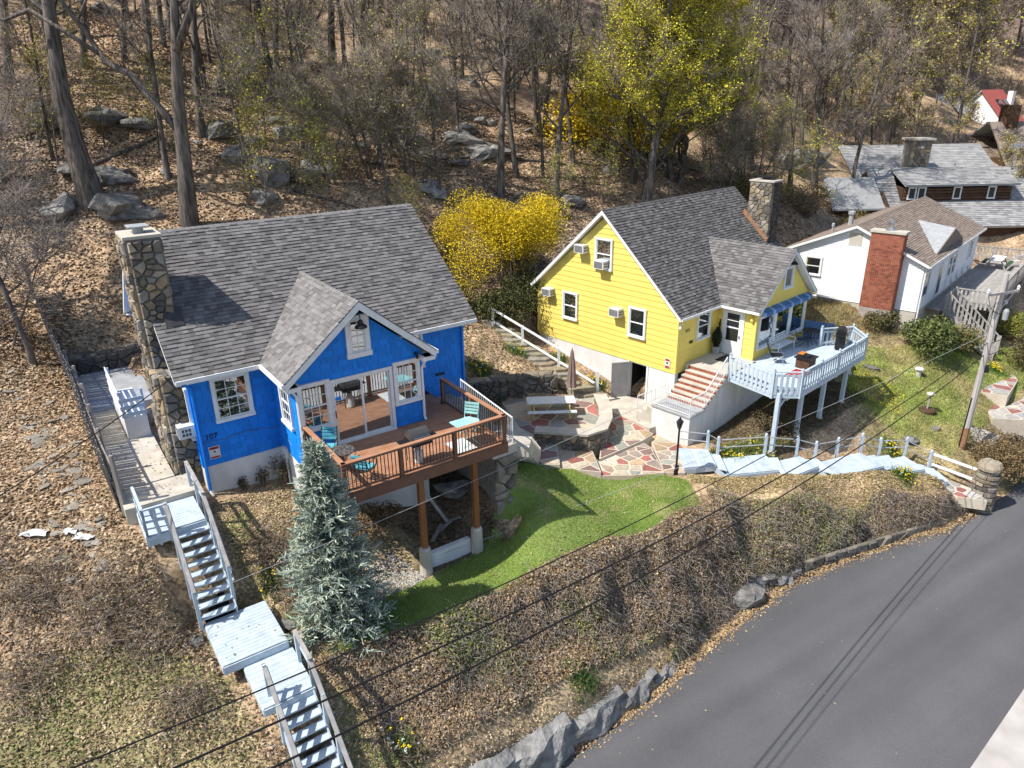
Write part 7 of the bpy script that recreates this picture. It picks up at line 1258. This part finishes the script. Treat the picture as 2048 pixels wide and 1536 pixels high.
# closed parasol
um_ = thing('closed_parasol', (3.0, 33.25, 5.6), 'closed brown parasol standing by the retaining wall near the picnic table', 'parasol'); mb = MB(); mb.tube([(3.0, 33.25, 5.55), (3.0, 33.25, 8.3)], .025, 6); mb.build('pole', 'galv', um_); mb = MB(); V = []; n = 16
for z, r0 in ((6.25, .24), (6.4, .2), (6.9, .17), (7.5, .13), (8.1, .06), (8.25, .02)):
    for k in range(n): r = r0*(1+.3*(k % 2)+random.uniform(-.08, .08)); a = 6.283*k/n; V.append((3.0+r*math.cos(a), 33.25+r*math.sin(a), z+random.uniform(-.05, .05)*(z < 6.5)))
mb.add(V, [(i*n+k, i*n+(k+1) % n, (i+1)*n+(k+1) % n, (i+1)*n+k) for i in range(5) for k in range(n)]); mb.build('canopy', 'umbrella', um_)
# blue deck: kettle of things
def folding_chair(fr, u, v, z, rot, label, m='teal', frame='teal', group=None, name='slatted_chair', arms=False):
    F = Fr(*fr.w(u, v, 0)[:2], fr.yaw+rot); r = thing(name, F.w(0, 0, z), label, 'chair', group)
    for i in range(5): mb = MB(F); y = -.2+.085*i; mb.box(-.23, .23, y, y+.065, z+.44, z+.46, jit(.1)); mb.build('seat_slat', m, r)
    for i in range(4): mb = MB(F); zz = z+.58+.1*i; y = .24+.035*i; mb.box(-.23, .23, y, y+.02, zz, zz+.075, jit(.1)); mb.build('back_slat', m, r)
    for s in (-1, 1):
        mb = MB(F); mb.tube([(s*.24, -.25, z), (s*.24, .22, z+.44), (s*.24, .36, z+.98)], .014, 5); mb.build('leg', frame, r); mb = MB(F); mb.tube([(s*.24, .3, z), (s*.24, -.22, z+.44)], .014, 5); mb.build('leg', frame, r)
        if arms: mb = MB(F); mb.tube([(s*.26, .25, z+.68), (s*.27, -.15, z+.68), (s*.27, -.22, z+.6), (s*.26, -.2, z+.44)], .014, 5); mb.build('armrest', frame, r)
    return r
CG = 'turquoise slatted chairs on the brown deck'
folding_chair(BF, 3.55, -2.75, DZ, -.6, 'turquoise slatted chair against the wall beside the small black table', frame='dark_metal', group=CG, arms=True); folding_chair(BF, 3.95, -4.62, DZ, 2.2, 'turquoise slatted armchair in the front corner by the spruce', frame='dark_metal', group=CG, arms=True); folding_chair(BF, 8.1, -3.75, DZ, -.9, 'mint folding chair behind the mint table at the right end of the deck', m='mint', frame='mint', group=CG)
def round_table(fr, u, v, z, label, rad=.38, h=.72, m='black', top='black', name='bistro_table'):
    r = thing(name, fr.w(u, v, z), label, 'table'); c = (u, v, z); mb = MB(fr); mb.lathe(c, [(rad, h-.03), (rad, h), (rad*.9, h+.004)], 20); mb.build('table_top', top, r); mb = MB(fr); mb.tube([(u, v, z+.1), (u, v, z+h-.03)], .02, 6); mb.build('stem', m, r)
    for k in range(4): a = .78+1.571*k; mb = MB(fr); mb.tube([(u, v, z+.3), (u+rad*.5*math.cos(a), v+rad*.5*math.sin(a), z+.14), (u+rad*.9*math.cos(a), v+rad*.9*math.sin(a), z)], .012, 4); mb.build('leg', m, r)
    return r
mat('mosaic', (.16, .14, .13), .4, (.03, .028, .026), 22, mix=.1); round_table(BF, 3.62, -3.75, DZ, 'small round black mosaic table beside the left deck rail', top='mosaic'); t = thing('mint_table', BF.w(7.6, -4.35, DZ), 'mint folding table against the front rail at the right end of the deck', 'table'); mb = MB(BF); mb.prism([(7.2+.0, -4.75, DZ+.7), (7.95, -4.75, DZ+.7), (8.1, -4.35, DZ+.7), (7.95, -4.0, DZ+.7), (7.2, -4.0, DZ+.7)], (0, 0, .025)); mb.build('table_top', 'mint', t)
for a, b in (((7.3, -4.7), (7.9, -4.1)), ((7.9, -4.7), (7.3, -4.1))): mb = MB(BF); mb.tube([(*a, DZ), (*b, DZ+.7)], .014, 5); mb.build('leg', 'mint', t)
rg = MB(BF); rg.prism([(7.0, -4.95, DZ+.004), (7.7, -4.95, DZ+.004), (7.7, -4.0, DZ+.004), (7.0, -4.0, DZ+.004)], (0, 0, .008)); rg.build('rug', 'plastic_white', label='pale rug under the mint table on the brown deck', cat='rug')
g = thing('barbecue', BF.w(5.75, -4.62, DZ), 'barbecue with dark rounded hood and side shelves by the front deck rail', 'barbecue'); mb = MB(BF); P_ = [(5.42, -4.9+.55*(.5-.5*math.cos(a)), DZ+.86+.30*math.sin(a)) for a in np.linspace(0, math.pi, 9)]; mb.prism(P_, (.62, 0, 0)); mb.build('hood', 'grill_hood', g); mb = MB(BF); mb.box(5.4, 6.06, -4.92, -4.33, DZ+.7, DZ+.86); mb.build('firebox', 'black', g)
for u in (5.1, 6.08): mb = MB(BF); mb.box(u, u+.28, -4.85, -4.42, DZ+.8, DZ+.83); mb.build('side_shelf', 'black', g)
for u in (5.44, 6.0):
    for v in (-4.86, -4.38): mb = MB(BF); mb.tube([(u, v, DZ+.06), (u, v, DZ+.7)], .015, 5); mb.build('leg', 'black', g)
mb = MB(BF); mb.tube([(5.44, -4.95, DZ+1.0), (6.0, -4.95, DZ+1.0)], .012, 5); mb.build('handle', 'steel', g)
t = thing('gas_bottle', BF.w(5.72, -4.6, DZ), 'white gas bottle standing under the barbecue', 'gas bottle'); mb = MB(BF); mb.lathe((5.72, -4.6, DZ), [(.13, 0), (.15, .05), (.15, .38), (.08, .46)], 12); mb.build('bottle', 'plastic_white', t); mb = MB(BF); mb.lathe((5.72, -4.6, DZ+.46), [(.1, 0), (.1, .1)], 10); mb.build('collar', 'galv', t)
# white shell chair inside the room
c = thing('shell_chair', BF.w(5.62, -1.25, DZ0), 'white shell chair with wooden legs seen through the sliding door', 'chair'); mb = MB(BF); Q_ = []
for (y, z, w) in ((-.28, .44, .22), (-.05, .42, .24), (.16, .46, .24), (.26, .62, .22), (.31, .82, .15)): Q_ += [(5.62-w, -1.25+y, DZ0+z+.05), (5.62, -1.25+y+.02, DZ0+z), (5.62+w, -1.25+y, DZ0+z+.05)]
mb.add(Q_, [(j*3+i, j*3+i+1, j*3+i+4, j*3+i+3) for j in range(4) for i in range(2)]); mb.build('shell', 'plastic_white', c)
for a, b in ((-.18, -.2), (.18, -.2), (-.18, .2), (.18, .2)): mb = MB(BF); mb.tube([(5.62+a*.6, -1.25+b*.6, DZ0+.42), (5.62+a*1.2, -1.25+b*1.2, DZ0)], .014, 5); mb.build('leg', 'pole_wood', c)
# under the blue deck
tw2 = thing('timber_edging', BF.w(6.6, -4.6, 5.3), 'whitewashed timber edging between the two deck piers', 'edging'); mb = MB(BF); mb.box(5.85, 7.4, -4.68, -4.5, 5.2, 5.95); mb.build('timber', 'stucco', tw2); mb = MB(); p0_, p1_ = (-3.3, 20.7, 8.3), (-2.4, 21.6, 6.0); mb.tube([p0_, p1_], .06, 8); mb.build('drain_pipe', 'galv', label='grey drain pipe sloping down under the brown deck', cat='pipe')
q = rand_in([(-5.3, 18.4), (-4.3, 17.3), (-3.1, 18.4), (-2.9, 19.2), (-4.2, 20.2)], 2500); leaves_mesh('gravel', G3(q, .02), .07, pick([(.50, .47, .43), (.40, .36, .32), (.60, .56, .50)], len(q)), .3, .8, kind='stuff')
# garden: brown planks
for i in range(3): mb = MB(BF); mb.bar((6.3+.5*i, -4.0+.4*i, 5.9), (7.0+.4*i, -3.4, 6.0), .12, .04); mb.build('plank', 'fence_wood', label=('grey plank lying nearest the left deck pier', 'middle grey plank lying under the brown deck', 'grey plank lying nearest the boulder under the deck')[i], cat='plank')
# yellow deck furniture
b = thing('garden_bench', YF.w(6.0, -2.15, YZ), 'white slatted bench under the big window of the yellow house', 'bench')
for i in range(5): mb = MB(YF); v = -2.45+.1*i; mb.box(5.1, 6.8, v, v+.075, YZ+.43, YZ+.455); mb.build('seat_slat', 'white_paint', b)
for i in range(4): mb = MB(YF); z = YZ+.52+.1*i; mb.box(5.1, 6.8, -1.95+.02*i, -1.93+.02*i, z, z+.07); mb.build('back_slat', 'white_paint', b)
for u in (5.12, 6.78): mb = MB(YF); mb.tube([(u, -2.5, YZ), (u, -2.45, YZ+.43), (u, -2.5, YZ+.66), (u, -2.0, YZ+.68), (u, -1.9, YZ+.9)], .02, 5); mb.build('armrest', 'white_paint', b); mb = MB(YF); mb.tube([(u, -1.95, YZ), (u, -2.0, YZ+.43)], .02, 5); mb.build('leg', 'white_paint', b)
def sling(u, v, rot, label, slingm='black', fr_m='black'):
    F = Fr(*YF.w(u, v, 0)[:2], YF.yaw+rot); r = thing('patio_chair', F.w(0, 0, YZ), label, 'chair'); z = YZ; mb = MB(F); mb.prism([(-.26, -.26, z+.43), (.26, -.26, z+.43), (.26, .24, z+.38), (-.26, .24, z+.38)], (0, 0, .02)); mb.build('seat', slingm, r); mb = MB(F); mb.prism([(-.26, .24, z+.38), (.26, .24, z+.38), (.26, .46, z+1.0), (-.26, .46, z+1.0)], (0, .02, 0)); mb.build('backrest', slingm, r)
    for s in (-.28, .28): mb = MB(F); mb.tube([(s, -.3, z), (s, -.28, z+.62), (s, .32, z+.64)], .016, 5); mb.build('armrest', fr_m, r); mb = MB(F); mb.tube([(s, .35, z), (s, -.25, z+.42)], .016, 5); mb.build('leg', fr_m, r)
mat('sling_blue', (.05, .08, .13), .8); sling(4.35, -2.75, .7, 'black patio chair with metal arms at the corner of the yellow house', fr_m='steel'); sling(7.5, -2.55, .5, 'dark sling chair at the far end of the white bench', 'sling_blue')
round_table(YF, 8.3, -2.6, YZ, 'round black metal table at the far end of the grey deck', .46, .72); ft = thing('fire_table', YF.w(4.75, -4.1, YZ), 'square black fire table with stone-look base in the middle of the grey deck', 'fire table'); mb = MB(YF); mb.box(4.4, 5.1, -4.42, -3.75, YZ+.02, YZ+.5); mb.build('base', 'logs', ft); mb = MB(YF); mb.box(4.32, 5.18, -4.5, -3.67, YZ+.5, YZ+.56); mb.build('table_top', 'black', ft); mb = MB(YF); mb.box(4.55, 4.95, -4.27, -3.9, YZ+.56, YZ+.62); mb.build('burner_cover', 'black', ft)
mb = MB(YF); mb.box(4.6, 5.0, -3.98, -3.72, YZ+.63, YZ+.67); mb.build('tray', 'orange', label='orange tray on the black fire table', cat='tray')
mb = MB(YF); mb.box(3.1, 4.2, -4.7, -3.9, YZ+.004, YZ+.014); mb.build('door_mat', 'red', label='red mat lying on the pale deck boards', cat='mat'); mb = MB(YF); mb.box(2.5, 3.55, -1.15, -.5, 7.464, 7.48); mb.build('door_mat', 'black', label='dark doormat in front of the white storm door', cat='mat')
g = thing('gas_grill', YF.w(8.5, -4.2, YZ), 'black gas grill with steel control panel in the corner of the grey deck', 'grill'); F = Fr(*YF.w(8.5, -4.1, 0)[:2], YF.yaw+.35); mb = MB(F); mb.box(-.35, .35, -.22, .24, YZ+.08, YZ+.72); mb.build('cabinet', 'black', g); mb = MB(F); mb.box(-.36, .36, -.26, -.225, YZ+.72, YZ+.86); mb.build('control_panel', 'steel', g); mb = MB(F); mb.box(-.36, .36, -.22, .26, YZ+.73, YZ+.88); mb.build('firebox', 'black', g)
mb = MB(F); mb.prism([(-.36, -.24+.5*(.5-.5*math.cos(a)), YZ+.88+.27*math.sin(a)) for a in np.linspace(0, math.pi, 8)], (.72, 0, 0)); mb.build('hood', 'black', g)
for s in (-.62, .38): mb = MB(F); mb.box(s, s+.25, -.2, .22, YZ+.84, YZ+.87); mb.build('side_shelf', 'black', g)
for k in range(4): mb = MB(F); mb.tube([(-.24+.16*k, -.262, YZ+.79), (-.24+.16*k, -.29, YZ+.79)], .025, 8); mb.build('knob', 'black', g)
mb = MB(F); mb.tube([(-.26, -.27, YZ+1.0), (.26, -.27, YZ+1.0)], .012, 5); mb.build('handle', 'steel', g)
p = thing('potted_conifer', YF.w(3.35, .02, 7.46), 'tall dark potted conifer in a grey pot beside the yellow house door', 'potted plant'); mb = MB(YF); mb.lathe((3.35, .0, 7.46), [(.16, 0), (.2, .38), (.17, .38)], 12); mb.build('pot', 'galv', p); w_ = YF.w(3.35, 0, 7.84); n = 2600; zz = RS.rand(n); a = RS.rand(n)*6.28; rr2 = .25*np.sin(np.pi*np.clip(zz*.86+.12, 0, 1))*RS.rand(n)**.4; leaves_mesh('foliage', np.stack([w_[0]+rr2*np.cos(a), w_[1]+rr2*np.sin(a), w_[2]+zz*1.05], 1), .06, pick([(.022, .03, .016), (.035, .045, .02)], n), 1.2, .6, parent=p)
for u in (7.0, 8.6, 10.2, 12.0): folding_chair(HF, u, -.35, WZ, .1, 'weathered metal armchair in the row against the white house wall', m='weathered', frame='galv', group='armchairs along the white house deck', name='patio_armchair', arms=True)
folding_chair(HF, 18.6, -2.0, WZ, 2.4, 'white slatted chair at the far end of the weathered deck', m='white_paint', frame='white_paint', name='white_chair', arms=True)
for nm, poly, z, n in (('path_leaves', [BF.w(*q, 0)[:2] for q in ((-2.1, -.3), (-.2, -.3), (-.5, 8), (-2.1, 8))], 8.515, 160), ('stair_leaves', [BF.w(*q, 0)[:2] for q in ((-1.0, -4.3), (.5, -4.3), (.5, -6.1), (-1.0, -6.1))], 6.29, 14), ('patio_leaves', [(3.8, 26.6), (6.2, 26.6), (6.3, 29), (3.8, 28)], 5.03, 30), ('pad_leaves', [(5.0, 32.8), (6.4, 31), (7.2, 32), (7.2, 33.5)], 5.11, 60), ('terrace_leaves', [(0, 30), (3.6, 30), (4, 33), (0, 33)], 5.625, 70)):
    q = rand_in(poly, n); leaves_mesh(nm, np.column_stack([q, np.full(n, z)]), .075, pick([(.45, .32, .18), (.30, .21, .12)], n), .2, kind='stuff')
# street furniture
l = thing('lamp_post', (6.85, 26.45, 4.85), 'black lantern lamp post at the edge of the flagstones beside the lawn', 'lamp post'); mb = MB(); mb.lathe((6.85, 26.45, 4.8), [(.1, 0), (.09, .35), (.045, .5), (.042, 2.25), (.06, 2.3)], 10); mb.build('pole', 'black', l); mb = MB(); mb.lathe((6.85, 26.45, 7.1), [(.07, 0), (.13, .28), (.17, .3), (.05, .45), (.02, .52)], 6); mb.build('lantern', 'black', l); mb = MB()
for k in range(6): a = 6.283*k/6; mb.tube([(6.85+.075*math.cos(a), 26.45+.075*math.sin(a), 7.12), (6.85+.135*math.cos(a), 26.45+.135*math.sin(a), 7.37)], .008, 4)
mb.build('lantern_bar', 'steel', l); mb = MB(); mb.box(6.77, 6.93, 26.33, 26.36, 5.2, 5.45); mb.build('outlet_box', 'black', l)
px, py = 22.32, 31.6; up = thing('utility_pole', (px, py, 3.0), 'tall weathered wooden utility pole with crossarm and insulators beside the grassy slope', 'utility pole'); mb = MB(); mb.tube([(px, py, 2.5), (px+.1, py, 12.1)], [.17, .125], 10); mb.build('pole', 'pole_wood', up); mb = MB(); mb.tube([(px, py, 2.5), (px+.012, py, 4.4)], [.175, .172], 10, cap=False); mb.build('stained_foot', 'rust', up); mb = MB(); mb.bar((px-.85, py-.42, 11.2), (px+1.0, py+.22, 11.2), .1, .12); mb.bar((px+.1, py-.08, 10.35), (px+.95, py+.4, 11.1), .04, .06); mb.build('crossarm', 'pole_wood', up)
for dx, dy, dz in ((-.8, -.4, 11.26), (.95, .2, 11.26), (.62, .3, 10.55), (.5, .1, 10.1)): mb = MB(); mb.lathe((px+dx, py+dy, dz), [(.03, 0), (.07, .04), (.05, .09), (.08, .13), (.05, .18), (.02, .24)], 8); mb.build('insulator', 'plastic_white', up)
mb = MB(); mb.lathe((px+.45, py-.1, 9.9), [(.05, 0), (.12, .05), (.12, .45), (.06, .55)], 10); mb.build('transformer_can', 'galv', up); mb = MB(); mb.tube([(px-.19, py-.05, 2.9), (px-.13, py-.05, 6.0)], .03, 6); mb.build('conduit', 'black', up); mb = MB(); mb.tube([(px+.16, py-.1, 7.7), (px+.2, py-.15, 7.35)], [.09, .11], 8); mb.build('cable_splice', 'black', up)
mb = MB(); mb.tube([(px-.8, py-.4, 11.3), (px-.5, py-.3, 10.6), (px-.1, py-.15, 10.3), (px+.3, py-.1, 10.2)], .014, 4); mb.tube([(px-.14, py-.1, 10.6), (px-.5, py-.4, 10.0), (px-.1, py-.2, 9.6)], .012, 4); mb.build('jumper_wire', 'cable', up)
def wire(name, A, B, sag, r, label, n=40, m='cable', cat='cable'):
    A, B = V3(A), V3(B); pts = [A+(B-A)*t-np.array([0, 0, 4*sag*t*(1-t)]) for t in np.linspace(0, 1, n)]; mb = MB(); mb.tube(pts, r, 5); return mb.build(name, m, label=label, cat=cat)
B2 = (-7., 5.2)
wire('power_cable', (22.3, 31.5, 10.79), (*B2, 12.61), 1.34, .013, 'uppermost black cable sagging from the utility pole to the lower left')
wire('power_cable', (22.3, 31.55, 8.80), (*B2, 11.93), 1.08, .019, 'middle black cable sagging from the utility pole to the lower left')
wire('power_cable', (22.3, 31.6, 8.18), (*B2, 11.08), 1.14, .021, 'lowest black cable sagging from the utility pole to the lower left')
wire('power_cable', (22.4, 31.6, 8.7), (70, 62, 13), .9, .018, 'upper black cable running from the utility pole off to the right'); wire('power_cable', (22.4, 31.6, 8.1), (70, 62, 12.2), .9, .018, 'lower black cable running from the utility pole off to the right')
wire('house_cable', BF.w(.25, .9, 11.95), (-13.3, 9.5, 11.6), .35, .016, 'black service cable running from the blue house eave down to the lower left')
wire('thin_wire', (6.75, 29.6, 7.2), (-7.0, 13.6, 9.4), .12, .008, 'thin pale wire crossing in front of the brown deck', m='galv'); wire('thin_wire', (-3.6, 19.4, 5.7), (22.3, 31.6, 9.3), .5, .008, 'thin pale wire rising from the lawn edge to the utility pole', m='galv')
# garden ornaments on the grassy slope
o = thing('urn_planter', (21.76, 34.09, 4.1), 'stone bird feeder on a post in a dark round tub on the grassy slope', 'planter'); mb = MB(); mb.lathe((21.76, 34.09, 3.95), [(.35, 0), (.42, .1), (.44, .3), (.36, .36)], 14); mb.build('tub', 'logs', o); mb = MB(); mb.tube([(21.76, 34.09, 4.2), (21.8, 34.09, 5.0)], .05, 6); mb.build('post', 'weathered', o); mb = MB(); mb.lathe((21.8, 34.09, 5.0), [(.08, 0), (.2, .08), (.22, .14), (.1, .22)], 10); mb.build('bowl', 'concrete', o)
o = thing('pedestal', (22.7, 37.0, 4.9), 'small pale pedestal with a flat cap standing on the grassy slope', 'ornament'); mb = MB(); mb.lathe((22.7, 37.0, 4.8), [(.2, 0), (.14, .2), (.12, .55)], 10); mb.build('stem', 'concrete', o); mb = MB(); mb.lathe((22.7, 37.0, 5.35), [(.2, 0), (.24, .04), (.2, .1)], 10); mb.build('cap', 'stucco', o)
o = thing('garden_sheet', (-13.7, 18.2, 8.1), 'crumpled pale plastic sheet lying in the leaves below the fence', 'plastic sheet'); rnd = random.Random(4)
for i, (x, y, sx) in enumerate(((-14.5, 18.35, .4), (-13.4, 18.4, .22), (-12.9, 18.2, .3))):
    mb = MB(); n = 5; V = [(x+(a/n-.5)*sx*2, y+(b_/n-.5)*.35, gz(x+(a/n-.5)*sx*2, y)+.05+rnd.uniform(0, .1)) for a in range(n+1) for b_ in range(n+1)]; mb.add(V, [(a*(n+1)+b_, (a+1)*(n+1)+b_, (a+1)*(n+1)+b_+1, a*(n+1)+b_+1) for a in range(n) for b_ in range(n)]); mb.build('fold', 'plastic_white', o)
# daffodils
def daffodil(x, y, s, nb, nf, label, white=0, yellow=True):
    z = gz(x, y); r = thing('daffodil_clump', (x, y, z), label, 'flowers', 'daffodil clumps'); q = np.column_stack([x+RS.randn(nb)*s*.38, y+RS.randn(nb)*s*.30]); blades('leaves', G3(q), .34, .028, pick([(.10, .19, .035), (.15, .25, .05), (.07, .14, .03)], nb), .9, parent=r)
    if nf:
        q = np.column_stack([x+RS.randn(nf)*s*.33, y+RS.randn(nf)*s*.28]); P = G3(q)+np.array([0, 0, .28])+RS.rand(nf, 1)*np.array([0, 0, .1]); cols = pick([(.88, .66, .03)], nf, jitter=.1)
        if white: cols[:int(nf*white)] = (.80, .80, .72)
        PP = np.repeat(P, 5, 0)+RS.randn(nf*5, 3)*.022; leaves_mesh('flowers', PP, .075, np.repeat(cols, 5, 0), 1.0, .7, parent=r)
    return r
for x, y, s, nb, nf, lb, wf in ((-7.35, 17.75, .6, 260, 6, 'green daffodil clump with a few yellow blooms beside the upper stairs', 0), (-3.0, 14.0, .62, 420, 16, 'daffodil clump with white and yellow blooms beside the lower stairs', .6), (6.2, 20.7, .5, 300, 22, 'bright yellow daffodils at the road edge', 0), (4.5, 20.6, .45, 300, 0, 'tuft of green daffodil leaves without flowers on the bank', 0), (2.1, 18.3, .45, 260, 5, 'daffodil clump with few blooms in the middle of the bank', 0), (1.0, 18.3, .9, 420, 0, 'patch of fresh green leaves on the bank below the lawn', 0), (2.0, 17.0, .8, 360, 0, 'patch of fresh green leaves just above the rock ledge', 0), (9.9, 28.6, .9, 420, 28, 'yellow daffodils under the grey deck beside the first boardwalk posts', .2), (11.3, 29.0, .9, 320, 20, 'yellow flowers round the front post of the grey deck', .2), (18.6, 31.2, .8, 360, 34, 'dense yellow daffodils behind the last boardwalk section', .2), (17.6, 28.3, .75, 420, 30, 'yellow daffodils on the road side of the boardwalk', .1), (28.7, 39.3, .8, 360, 36, 'yellow daffodils along the side path at the right edge', 0), (30.3, 38.2, .8, 300, 26, 'yellow daffodils at the lowest bend of the side path', 0), (-1.6, 34.4, 1.0, 500, 26, 'daffodils on the shaded bank above the retaining wall', .2), (.3, 36.0, .9, 360, 20, 'daffodils beside the middle of the garden steps', .2), (4.6, 35.2, .7, 300, 14, 'daffodils along the white foundation of the yellow house', .2), (2.6, 37.0, .8, 320, 14, 'daffodils between the handrail and the yellow wall', .2), (-.6, 33.2, .7, 240, 0, 'green tufts along the top of the retaining wall', 0)): daffodil(x, y, s, nb, nf, lb, wf)
q = rand_in([(17.5, 35), (20, 33.3), (21.2, 35.4), (19.2, 37.5)], 1400); leaves_mesh('meadow_flowers', G3(q, .12), .06, pick([(.75, .62, .04), (.6, .55, .06)], len(q)), .8, kind='stuff')
q = rand_in([(8.6, 28.4), (12, 29.5), (13.5, 29.9), (11.5, 30.2), (9, 29.0)], 1500); blades('under_deck_grass', G3(q), .2, .03, pick([(.14, .18, .04), (.30, .26, .08)], len(q)), .9, kind='stuff')
mb = MB(YF)
for i in range(3): mb.bar((1.0+.8*i, YD+.4, 8.8), (1.2+.8*i, YD+.4, 8.8), .1, .1)
print('objects', len(bpy.data.objects), 'tris ~', sum(len(m.polygons)*2 for m in bpy.data.meshes))
